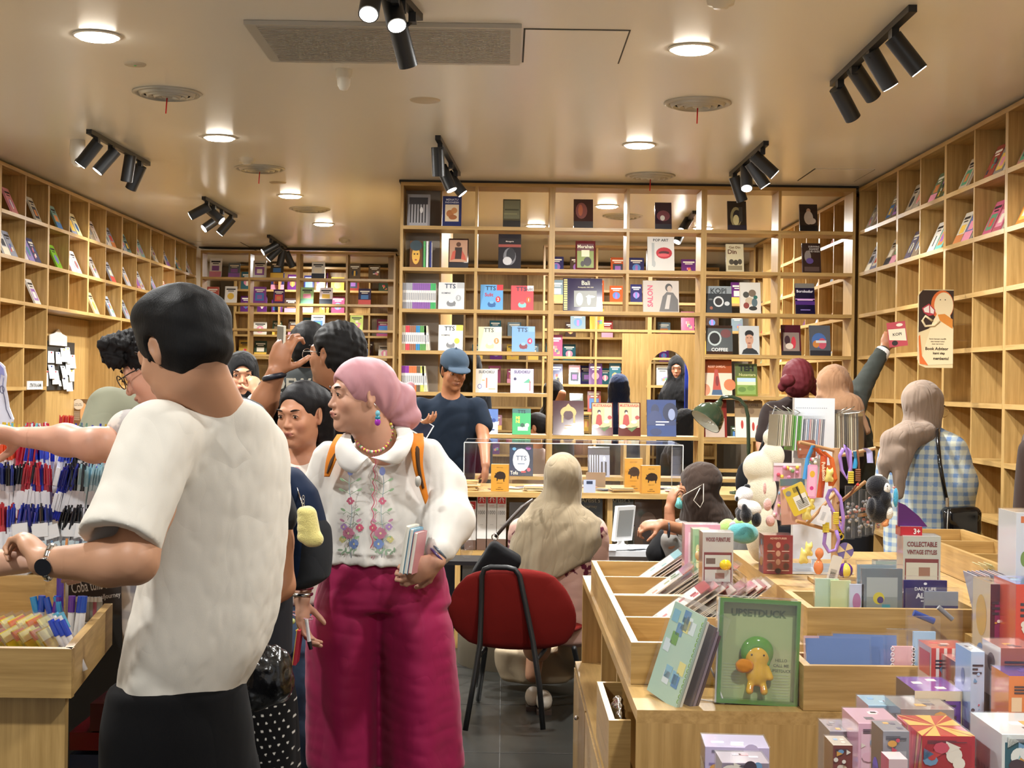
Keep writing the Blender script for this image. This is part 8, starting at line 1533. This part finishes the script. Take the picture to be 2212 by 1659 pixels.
def tray_goods():
    for i in range(3):
        x =P(1770+i*35,1430,3.37).x;r =thing('blue_notebook',(x+.045,3.35+.03*i,.815),f'blue wrapped notebook in the low front tray, {("front", "middle", "rear")[i]} one','notebook',rz=-.05*i);T =Matrix.Rotation(-.25,4,'X');MB().box((-.075,0,0),(.075,.006,.145),'#5f7cb4','gloss',T).box((-.075,-.001,.0),(.075,0,.06),'#51699c','gloss',T).build('cover',r);MB().box((-.079,-.002,0),(.079,.008,.15),mat='film',M=T).build('film',r)
    o =MB().box((-.03,0,0),(.02,.02,.14),'#e3b4bc','gloss',Matrix.Rotation(-.2,4,'X')).build('pink_pack');o.location =(P(1745,1430,3.4).x+.03,3.41,.815);tag(o,'pink wrapped pack at the left end of the low front tray','pack')
    for x,c,lab in ((1945,'#e3b0b8','pink spiral notebook standing at the right of the low tray'),(1990,'#9fc0e0','light blue spiral notebook beside the striped carton')):
        p =P(x,1440,3.36);r =thing('spiral_notebook',(p.x,3.35,.815),lab,'notebook');MB().box((-.022,0,0),(.03,.008,.13 if x < 1960 else .165),c,'gloss').build('cover',r);m =MB()
        for k in range(9):m.tube([Vector((-.022+.004*math.cos(t),-.001,.02+.013*k+.0045*math.sin(t))) for t in np.linspace(0,6.28,8)[:-1]],.0012,5,'#e8e6ea','gloss',closed=True)
        m.build('spiral',r);MB().box((-.035,-.003,0),(.04,.012,.17 if x < 1960 else .2),mat='film').build('film',r)
    p =P(2018,1350,3.5);r =thing('clip_pack',(p.x,3.50,.815),'clear hang bag with a blue pen and silver clip behind the striped carton','stationery pack');MB().box((-.07,0,0),(.07,.004,.245),mat='film').build('bag',r);MB().cyl((-.05,.002,.185),(.0,.002,.165),.008,n=12,col='#3a4f9a',mat='gloss').cyl((.01,.002,.2),(.045,.002,.17),.006,n=8,col='#8d8d90',mat='gloss').build('pen',r)
    Y =3.60
    for i,(x0,x1,yt,c,lab,art) in enumerate(((1762,1812,1250,'#bfd8bc','mint green soft case in the tall tray, left of two',None),(1795,1838,1254,'#d2dca4','pale yellow-green case in the tall tray',None),(1862,1950,1228,'#6f7a80','grey zip bag pack with a yellow and violet ring, tall tray',[('R',.12,.05,.88,.8,'#aab2b0'),('R',.12,.05,.88,.35,'#8f9894'),('E',.42,.32,.14,.14,'#d3c43a'),('E',.46,.28,.08,.08,'#4c3a78'),('R',.5,.1,.7,.18,'#4a9aa8')]),(1853,1935,1220,'#8ea0aa','blue-grey zip bag behind the ring pack, tall tray',None),(1836,1866,1262,'#c9d2e8','small printed card between the mint case and ring pack',[('E',.5,.6,.3,.2,'#b87aa8')]),(1952,2046,1253,'#2f1f63','dark violet pack with white capital lettering in the tall tray',[('DAILY LIFE',.5,.80,.08,'#f0eef4',.5,.03),('ALIEN',.5,.64,.13,'#f0eef4',.5,.05),('E',.5,.92,.04,.03,'#f0eef4'),('R',.4,.50,.6,.53,'#f0eef4')]),(1998,2070,1278,'#8a929c','clear topped violet pack at the right end of the tall tray',[('R',0,0,1,.68,'#27245c'),('DAILY LIFE',.5,.54,.09,'#f0eef4',.7,.03)]))):
        Yi =Y+[.06,.05,.03,.08,.03,.09,.03][i];a,b =P(x0,yt,Yi),P(x1,yt,Yi);w,h =b.x-a.x,a.z-.815;r =thing('hang_pack',((a.x+b.x)/2,Yi,.815),lab,'stationery pack');m =MB().box((-w/2,0,0),(w/2,.01,h),c,'gloss');m.build('pack',r)
        if art:m =MB();txt([(l[0],*l[1:]) if l[0] not in 'REP' else (l[0],l[1],(l[2]*.35+.65 if l[0] == 'E' else l[2]*.35+.65),l[3],*( (l[4]*.35,l[5]) if l[0] == 'E' else (l[4]*.35+.65,l[5]))) if l[0] in 'RE' else l for l in art] if 0 else art)(m,w,min(h,.11));m.v =[(v[0],v[1],v[2]+h-min(h,.11)) for v in m.v];m.build('print',r)
        MB().box((-w/2-.003,-.002,0),(w/2+.003,.012,h+.01),mat='film').build('film',r)
    for i in range(9):
        p =P(2050+i*14,1290+i*3,4.5-.02*i);o =MB().box((-.001,-.04,0),(.001,.04,.12),'#b9ba94','gloss',Matrix.Rotation(-.9,4,'Y')).build('slim_pack');o.location =(1.60+.018*i,4.55,.92);tag(o,'pale olive slim pack lying in the long rear tray','pack','olive packs in the rear tray')
    r =thing('clear_tray',(P(1655,1290,3.95).x,4.10,.802),'clear tray of boxed erasers and charms behind the green windowed box','tray');hz =.045;MB().box((-.13,0,0),(.14,.12,.003),mat='acrylic').box((-.13,0,0),(.14,.002,.06),mat='acrylic').build('tray',r)
    for i,c in enumerate(('#8a6a58','#c9807a','#a8a072','#b0a884','#a89a7a')):
        p =P(1602+i*36,1290,4.08);o =MB().box((-.013,0,0),(.013,.03,.075),c,'gloss',left='#e6e3da',top='#e0ded8').build('eraser_block');o.location =(p.x,4.12,.806);tag(o,f'{cname(c)} fronted block in the clear tray, {ORD[i]} from the left','eraser block')
        o =MB().box((-.015,0,0),(.015,.034,.085),mat='film').build('film_sleeve');o.parent =None;o.location =(p.x,4.119,.8055);tag(o,f'clear sleeve around the {ORD[i]} block in the clear tray','sleeve') if 0 else bpy.data.objects.remove(o)
    for i in range(9):
        p =P(1560+(i % 5)*13,1275-8*(i//5),4.08);o =MB().sph((0,0,.012),.012,10,8,['#b49ad6','#c23a6a','#9fd08a','#7fb0e0','#e3e0ea','#3a3a44','#d98ab0'][i % 7],'gloss').build('charm');o.location =(p.x,4.14+.02*(i//5),.806+.022*(i//5));tag(o,'small round coloured charm at the left of the clear tray','charm','charms in the clear tray')
    o =MB().sph((0,0,.016),(.018,.012,.016),14,10,'#e6c62e','gloss').build('yellow_toy');p =P(1567,1232,4.22);o.location =p;MBx =None;tag(o,'small yellow toy in a clear pouch before the tall maroon banded box','toy')
    o =MB().lathe([(.001,0),(.045,0),(.046,.01),(.045,.020),(.001,.020)],32,mat='wood_x').build('wooden_disc');p =P(1745,1268,4.3);o.location =(p.x,4.3,.801+.0);tag(o,'round slice of wood lying behind the mint green case','wooden disc')
    for i in range(5):p =P(1560+i*12,1235,4.3);o =MB().box((-.012,0,0),(.012,.02,.02),'#e3d68a').build('sticky_pad');o.location =(.60+.025*i,4.05+.03*(i % 2),.822);tag(o,'small pale yellow pad at the back of the third compartment','pad','yellow pads in the left tray')
    o =MB().box((-.05,0,0),(.06,.05,.09),'#8fa8ac','gloss').build('pale_box');p =P(1925,1240,4.6);o.location =(p.x,4.6,.902);tag(o,'pale blue-grey box beside the vintage furniture box','box')
tray_goods()
ZP =.902
def pegboard():
    Y =5.05;x0,x1 =P(1716,900,Y).x,P(1803,900,Y).x;zt =P(1760,860,Y).z;r =thing('pegboard_stand',((x0+x1)/2,Y,ZP),'white pegboard stand hung with packs on wire hooks','display stand')
    w =x1-x0;h =zt-ZP;bevel(MB().box((-w/2,0,.04),(w/2,.035,h),'#dfe3e8','gloss').build('board',r),.003);MB().box((-w/2-.02,-.10,0),(w/2+.05,.14,.008),'#d3d8de','gloss').build('base_plate',r);MB().cyl((w*.1,.018,0),(w*.1,.018,.05),.015,n=12,col='#d3d8de',mat='gloss').build('post',r)
    m =MB();[m.cyl((-w/2+.008+.0075*i,-.0006,h-.035),(-w/2+.008+.0075*i,-.0002,h-.035),.0016,n=6,col='#8b9098') for i in range(15)];m.build('peg_holes',r)
    hk =[]
    for i in range(5):
        y =-.01-.03*i;L =Vector((-w/2-.005,.02,h-.07));tip =P([1655,1672,1690,1700,1716][i],[872,876,877,880,884][i],Y-.12+.02*i)-r.location;m =MB().tube([L+Vector((.0,0,0)),tip+Vector((.02,0,-.012)),tip],.0018,6,mat='chrome');m.build('hook',r)
    for i in range(3):tip =P([1830,1846,1868][i],[880,878,884][i],Y)-r.location;MB().tube([Vector((w/2,.02,h-.06)),tip+Vector((-.02,0,-.012)),tip],.0018,6,mat='chrome').build('hook',r)
    rq =random.Random(6)
    for i in range(26):   # thin packs hanging face-on in a row, left of the board
        x =1668+i*4.0;c =(['#8d8672','#b9b098','#d9d2bc','#8aaa6a','#e9e5da'] if i < 9 else ['#5fae4a','#dfe6ea','#4f9a3c'] if i < 14 else ['#dfe3ec','#a8bcd8','#d8b0b4','#c9c9cc','#8a8f9c'])[i % (5 if i < 9 or i >= 14 else 3)]
        yt,yb =(895,962) if i < 9 else (898,972) if i < 14 else (905,990);Yi =Y-.10+.003*i;a,b =P(x,yt,Yi),P(x,yb,Yi);o =MB().box((-.0022,-.035,0),(.0022,.035,a.z-b.z),c,'gloss',Matrix.Rotation(.06,4,'Y')).box((-.003,-.037,-.003),(.003,.037,a.z-b.z+.012),mat='film',M=Matrix.Rotation(.06,4,'Y')).build('hanging_pack');o.location =(b.x,Yi,b.z);o.rotation_euler =(0,0,.25);tag(o,f'{cname(c)} flat pack hanging from the left hooks of the white pegboard','hanging pack',f'{cname(c)} packs on the left hooks')
    for i in range(12):
        x =1812+i*4.4;c =['#7a7060','#a89a7c','#d6ceb4','#8e7a64','#b8aa94','#5a5450'][i % 6];a,b =P(x,893,Y+.03),P(x,985,Y+.03);o =MB().box((-.0022,-.035,0),(.0022,.035,a.z-b.z),c,'gloss',Matrix.Rotation(-.03,4,'Y')).box((-.003,-.037,-.003),(.003,.037,a.z-b.z+.01),mat='film').build('hanging_pack');o.location =(b.x,Y+.04,b.z);o.rotation_euler =(0,0,-.5);tag(o,f'{cname(c)} card pack hanging from the right hooks of the white pegboard','hanging pack',f'{cname(c)} packs on the right hooks')
pegboard()
def peg_tree():
    Y =4.72;b =P(1808,1300,Y);bx =P(1806,1000,Y).x;r =thing('peg_tree',(bx,Y,ZP),'wooden peg stand loaded with keychains and straps','display stand');q =lambda x,y,dy=0.:P(x,y,Y+dy)-r.location;top =q(1808,968).z
    MB().cyl((0,0,.01),(0,0,top),.0125,n=20,col='#c79f72').build('post',r);MB().box((-.07,-.07,0),(.09,.09,.012),mat='wood_x').build('base',r)
    for a,e,dy in (((1808,975),(1727,955),-.05),((1808,985),(1892,968),-.03),((1808,1060),(1745,1130),-.08),((1808,1090),(1870,1040),-.05),((1808,1150),(1720,1125),-.07),((1808,1120),(1880,1110),-.02)):MB().cyl(q(*a),q(*e,dy),.0058,n=12,col='#bd9264').build('peg',r)
    R =lambda x,y,dy=-.09:P(x,y,Y+dy)
    def loop(name,pts,rad,col,lab,cat='strap',mat='gloss',dy=-.09,parts=()):
        c =R(*pts[0],dy);t =thing(name,c,lab,cat);MB().tube([R(x,y,dy+.004*math.sin(i))-c for i,(x,y) in enumerate(pts)],rad,10,col,mat).build('cord',t)
        for nm,f in parts:m =MB();f(m,lambda x,y,d=dy:R(x,y,d)-c);m.build(nm,t)
        return t
    ring =lambda m,q_,x,y,r_,col='#d6b93c',th=.0016:m.tube([q_(x+r_*math.cos(t),y+r_*1.1*math.sin(t)) for t in np.linspace(0,6.283,13)[:-1]],th,6,col,'gloss',closed=True)
    coil =lambda x,y,w,h,col:('cord_coil',lambda m,q_:[m.tube([q_(x-w+2*w*k/4,y-h/2+h*i/5+1.5,-.10) for k in range(5)],.0034,6,col,'gloss') for i in range(6)])
    loop('lilac_cord',[(1822,968),(1814,985),(1818,1015),(1830,1035),(1838,1010),(1836,975),(1826,962),(1832,985),(1838,1020)],.0062,'#a884d4','lilac rope strap looped over the right peg',parts=(coil(1838,1030,6,22,'#dcc648'),))
    loop('lilac_cord',[(1793,1058),(1786,1075),(1797,1100),(1812,1130),(1820,1150),(1822,1120),(1815,1075),(1802,1056),(1794,1060)],.0062,'#a884d4','lilac rope strap hanging down the front of the post',parts=(coil(1806,1118,6,22,'#dcc648'),('chain',lambda m,q_:[ring(m,q_,1812+4*(i % 2),1132+9*i,6,'#dcc030',.0022) for i in range(4)])))
    loop('lilac_cord',[(1783,1148),(1780,1175),(1790,1192),(1806,1188),(1812,1165),(1806,1145)],.0062,'#a884d4','lowest lilac rope strap, above the beach ball charm',parts=(coil(1784,1138,7,18,'#dcc648'),))
    def strap(pts,w,col,lab,dy=-.09,t=None):
        c =R(*pts[0],dy);m =MB();n =len(pts)
        for i in range(n-1):
            a,b_ =R(*pts[i],dy+.006*(i % 2))-c,R(*pts[i+1],dy+.006*((i+1) % 2))-c;m.add([a+Vector((-w,0,0)),a+Vector((w,0,0)),b_+Vector((w,0,0)),b_+Vector((-w,0,0)),a+Vector((-w,.002,0)),a+Vector((w,.002,0)),b_+Vector((w,.002,0)),b_+Vector((-w,.002,0))],[[0,1,2,3],[7,6,5,4],[0,3,7,4],[1,5,6,2]],col,'gloss',True)
        o =thing('wrist_strap',c,lab,'strap');m.build('band',o)
        if t:k =MB();pp =R(*t[1],dy-.004)-c;k.text(t[0],pp.x,pp.z,.012,'#f0e3c4',None,pp.y-.004,.2,.03,rot=-math.pi/2+t[2]);k.build('lettering',o)
        return o
    strap([(1757,962),(1745,990),(1738,1035)],.007,'#4a9ad6','bright blue strap hanging from the left peg')
    strap([(1762,968),(1780,985),(1778,1020),(1771,1075)],.011,'#c4562a','orange-red lettered strap down the centre',t=('Pokémon',(1779,1018),.06));strap([(1778,975),(1796,990),(1804,1035),(1795,1050),(1790,1005)],.008,'#d4662a','orange buckled strap with a loose end',dy=-.10)
    strap([(1868,968),(1878,975),(1880,1000)],.010,'#b8b4e0','short pale violet strap on the right peg',dy=-.04);strap([(1847,975),(1850,990),(1846,1012)],.007,'#3a9ac8','teal and lilac strap right of the post')
    loop('leather_cord',[(1852,972),(1855,1000),(1856,1040),(1835,1070),(1808,1088)],.0036,'#7a4a30','brown leather cord with a wound knot, right peg',parts=(('knot',lambda m,q_:[m.tube([q_(1848+2.2*k,1015+4.5*i,-.095) for k in range(6)],.003,6,'#8a5232') for i in range(6)]),('bead',lambda m,q_:m.sph(q_(1853,1047,-.1),.005,10,8,'#d6382c','gloss'))))
    def card(x,y,w,h,rot,col,lab,art,dy=-.11):
        c =R(x,y,dy);t =thing('hang_card',c,lab,'card');M =Matrix.Rotation(rot,4,'Y');m =MB().prism([(-w/2+.004,-h/2),(w/2-.004,-h/2),(w/2,-h/2+.004),(w/2,h/2-.004),(w/2-.004,h/2),(-w/2+.004,h/2),(-w/2,h/2-.004),(-w/2,-h/2+.004)],0,.002,col,'gloss',M);m.build('card',t);m =MB();txt(art)(m,w,h);m.v =[tuple(M @ Vector((v[0],v[1],v[2]-h/2))) for v in m.v];m.build('print',t)
    card(1724,1078,.070,.095,-.45,'#dcbf3e','yellow barcode card tilted at the left of the peg stand',[('R',.3,.12,.92,.62,'#e8e4da'),('R',.62,.3,.7,.9,'#3a3428'),('E',.2,.8,.13,.09,'#8a8a84')]+[('R',.46+.05*i,.74,.48+.05*i,.92,'#33302a') for i in range(6)]+[('R',.36,.18+.05*i,.86,.2+.05*i,'#6a665c') for i in range(6)])
    card(1754,1040,.032,.108,.04,'#e8a0c4','pink slim tag with a small yellow face',[('R',.15,.05,.85,.95,'#f0b8d4'),('E',.5,.72,.26,.1,'#e6b43a'),('E',.5,.3,.2,.06,'#d6408a')]);card(1742,970,.060,.058,-.06,'#9a5a3c','brown square card with metal stud on the left peg',[('R',.1,.2,.9,.8,'#a8684a'),('E',.15,.5,.06,.06,'#c9c4b8')],-.02)
    card(1779,1112,.030,.058,.35,'#e8e8ec','white leaf-shaped paper tag with tiny print',[('R',.3,.2+.07*i,.7,.22+.07*i,'#8a8a90') for i in range(7)]);card(1802,1230,.034,.09,.25,'#d6d4d0','grey barcode tag beside the beach ball charm',[('R',.2,.1,.8,.5,'#a8a6a2')]+[('R',.25+.08*i,.12,.29+.08*i,.4,'#3a3a3c') for i in range(6)])
    c =R(1826,1232);t =thing('ball_keychain',c,'purple and yellow striped beach ball keychain','keychain');MB().sph((0,0,0),.0245,24,14,colf=lambda i,j:lin('#5a2a8a' if (i // 4) % 2 else '#dccb5a'),mat='gloss').build('ball',t);MB().cyl((0,0,.022),(0,0,.032),.004,n=10,mat='chrome').build('cap',t)
    c =R(1826,1190);t =thing('disc_charm',c,'flat violet and cream beach ball disc above the round ball','charm');m =MB();m.cyl((0,0,0),(0,.003,0),.027,n=28,col='#6f62a0',mat='gloss')
    for k in range(3):a =k*2.1+.3;m.poly([(0,-.0006,0)]+[(.026*math.cos(a+.2*i),-.0006,.026*math.sin(a+.2*i)) for i in range(6)],'#d9c394')
    m.build('disc',t)
    def blobs(name,lab,cat,parts,mat='plush',h=.003,cen=None):
        c =parts[0][0];t =thing(name,cen or Vector(c),lab,cat)
        for nm,col,L in [(a,b_,c_) for a,b_,c_ in parts[1:]]:
            S =Skin();[S.ell(np.array(R(x,y,d)),np.array(rr)*1.,None,.008) for x,y,d,rr in L];o =S.build(nm,t,mat,col,h)
        return t
    for i,(x,y,s) in enumerate(((1742,1110,1.),(1750,1090,.8),(1735,1205,.9),(1745,1190,.8),(1790,1030,.8))):
        blobs('yellow_charm',f'small cream yellow animal charm, {["left cluster lower","left cluster upper","below the stand, lower","below the stand, upper","by the orange strap"][i]} one','charm',[(R(x,y),),('figure','#e3d27a',[(x,y,-.1,(.013*s,.011,.018*s)),(x+3,y-12*s,-.1,(.013*s,.011,.011*s)),(x-5,y+9*s,-.1,(.006,.006,.008)),(x+7,y+8*s,-.1,(.006,.006,.008)),(x-3,y-20*s,-.1,(.003,.003,.008)),(x+8,y-19*s,-.1,(.003,.003,.008))])],'gloss',.0022)
    blobs('pink_gem','pink and orange teardrop figure in clear bag below the stand','charm',[(R(1768,1210),),('figure','#e08a5a',[(1768,1225,-.09,(.016,.01,.025)),(1770,1195,-.09,(.014,.01,.018))])],'gloss',.0025)
    for i in range(6):x =1836+i*15;a,b_ =R(x,1050+4*i,-.02-.01*(i % 2)),R(x,1165-3*i,-.02-.01*(i % 2));t =thing('clear_bag',b_,'clear bag of small silver trinkets hanging right of the post','bag','clear trinket bags');MB().box((-.016,0,0),(.016,.012,a.z-b_.z),mat='film').build('bag',t);m =MB();[m.sph((rr_.uniform(-.01,.01),.006,rr_.uniform(.02,.12)),.006,7,5,col=rr_.choice(['#8b8d92','#b8b4ac','#a86a5c','#5a5a60']),mat='gloss') for rr_ in [random.Random(i*9+k) for k in range(14)]];m.build('trinkets',t)
    for i,(x0,y0,x1,y1,c) in enumerate(((1690,1035,1742,1135,'#c99a8a'),(1668,1040,1700,1120,'#e3c4cc'),(1672,1000,1730,1040,'#e0b0c0'),(1740,985,1765,1010,'#b8b8b0'))):
        a,b_ =P(x0,y0,4.8+.05*i),P(x1,y1,4.8+.05*i);t =thing('hanging_pack',(a.x,4.8+.05*i,b_.z),['brown and teal topped clear pack of little figures, left of the stand','white and pink patterned cone pack left of the stand','pink fluffy item behind the yellow card','grey blister card behind the brown square'][i],'pack');w,h =b_.x-a.x,a.z-b_.z;M =Matrix.Rotation([-.05,.25,0,0][i],4,'Y')
        m =MB().box((0,.004,0),(w,.006,h),c,'gloss',M).box((0,.002,h*.85),(w,.004,h),'#3f6a70' if i == 0 else '#f0e6ea','gloss',M);rn =random.Random(i)
        for k in range(10):m.sph(M @ Vector((rn.uniform(.1,.9)*w,0,rn.uniform(.1,.8)*h)),.007,8,6,rn.choice(['#e3c43a','#c9485a','#7fb06a','#d98ab0','#e6e0d0','#8ab4d8']),'gloss')
        m.build('card',t);MB().box((-.003,-.008,-.003),(w+.003,.008,h+.003),mat='film',M=M).build('film',t)
peg_tree()
def plushies():
    R =lambda x,y,Y:np.array(P(x,y,Y))
    def pl(name,lab,groups,mat='plush'):
        c =groups[0][2][0];t =thing(name,R(c[0],c[1],c[2]),lab,'soft toy')
        for nm,col,L,*rest in groups:
            S =Skin();[S.ell(R(x,y,Y),np.array(r),None,.008) for x,y,Y,r in L];S.build(nm,t,rest[0] if rest else mat,col,.003)
        return t
    pl('penguin_plush','black and white plush penguin hanging at the right of the peg stand',[('body','#14161f',[(1899,1100,4.62,(.042,.035,.045)),(1896,1050,4.62,(.038,.034,.036)),(1912,1075,4.6,(.02,.02,.03)),(1882,1095,4.6,(.015,.02,.03))]),('belly','#e6e3de',[(1920,1108,4.60,(.014,.016,.022))]),('face','#e6e3de',[(1914,1055,4.598,(.014,.014,.019)),(1914,1060,4.598,(.010,.012,.014))]),('crest','#e6e3de',[(1898,1028,4.62,(.014,.012,.006))]),('foot','#e0945c',[(1911,1132,4.60,(.011,.012,.010)),(1916,1124,4.60,(.007,.01,.008))]),('beak','#d08a8a',[(1931,1053,4.59,(.006,.006,.004))]),('fish','#4aa8d0',[(1935,1075,4.585,(.009,.008,.032))]),('eye','#101014',[(1917,1050,4.582,(.003,.003,.004))],'gloss')])
    pl('panda_plush','black and white panda soft toy clinging left of the stand, front one',[('body','#e8e6e2',[(1622,1100,4.86,(.036,.035,.030)),(1606,1090,4.86,(.02,.02,.02))]),('limbs','#12141a',[(1612,1113,4.83,(.020,.022,.026)),(1634,1122,4.84,(.017,.02,.026)),(1598,1112,4.86,(.014,.02,.022)),(1608,1097,4.825,(.010,.01,.014))])])
    pl('panda_plush','panda soft toy head peeking behind the front panda',[('body','#e6e4e0',[(1608,1068,4.95,(.030,.028,.028)),(1594,1075,4.93,(.012,.014,.014))]),('limbs','#14151a',[(1614,1051,4.95,(.012,.010,.009)),(1592,1078,4.915,(.006,.006,.010)),(1600,1106,4.95,(.02,.02,.02))])])
    pl('teal_plush','fluffy teal ball soft toy on the platform',[('body','#5fb4b8',[(1608,1152,4.95,(.048,.045,.036)),(1590,1150,4.95,(.03,.03,.03))])])
    pl('green_plush','lime green and white soft toy behind the teal one',[('body','#b8dc84',[(1572,1140,5.08,(.032,.03,.032)),(1604,1130,5.05,(.035,.03,.025))]),('snout','#b8acc0',[(1585,1135,5.04,(.016,.014,.014))])])
    pl('cream_plush','tall cream fluffy soft toy behind the pegboard packs',[('body','#e2dac2',[(1645,1150,5.25,(.06,.05,.11)),(1645,1060,5.25,(.055,.05,.075)),(1640,1010,5.25,(.06,.05,.06)),(1668,985,5.25,(.045,.04,.05)),(1662,945,5.25,(.024,.022,.03)),(1667,926,5.25,(.010,.010,.010))])])
    pl('bunny_plush','pink bunny ears soft toy between the panda and the hanging packs',[('body','#e0b0a8',[(1652,1055,4.85,(.006,.006,.022)),(1658,1090,4.85,(.014,.012,.022)),(1664,1125,4.85,(.016,.014,.02))])])
    pl('small_figure','small beige figure beside the green toy box',[('body','#c9a878',[(1512,1200,4.5,(.016,.014,.018))]),('hood','#8ab04a',[(1516,1192,4.5,(.015,.012,.012))])],'gloss')
plushies()
p =P(1512,1215,4.5);o =MB().box((-.02,-.015,.822-p.z),(.02,.015,.0),mat='acrylic').build('acrylic_block',loc=p);tag(o,'clear block carrying the small beige figure','display block')
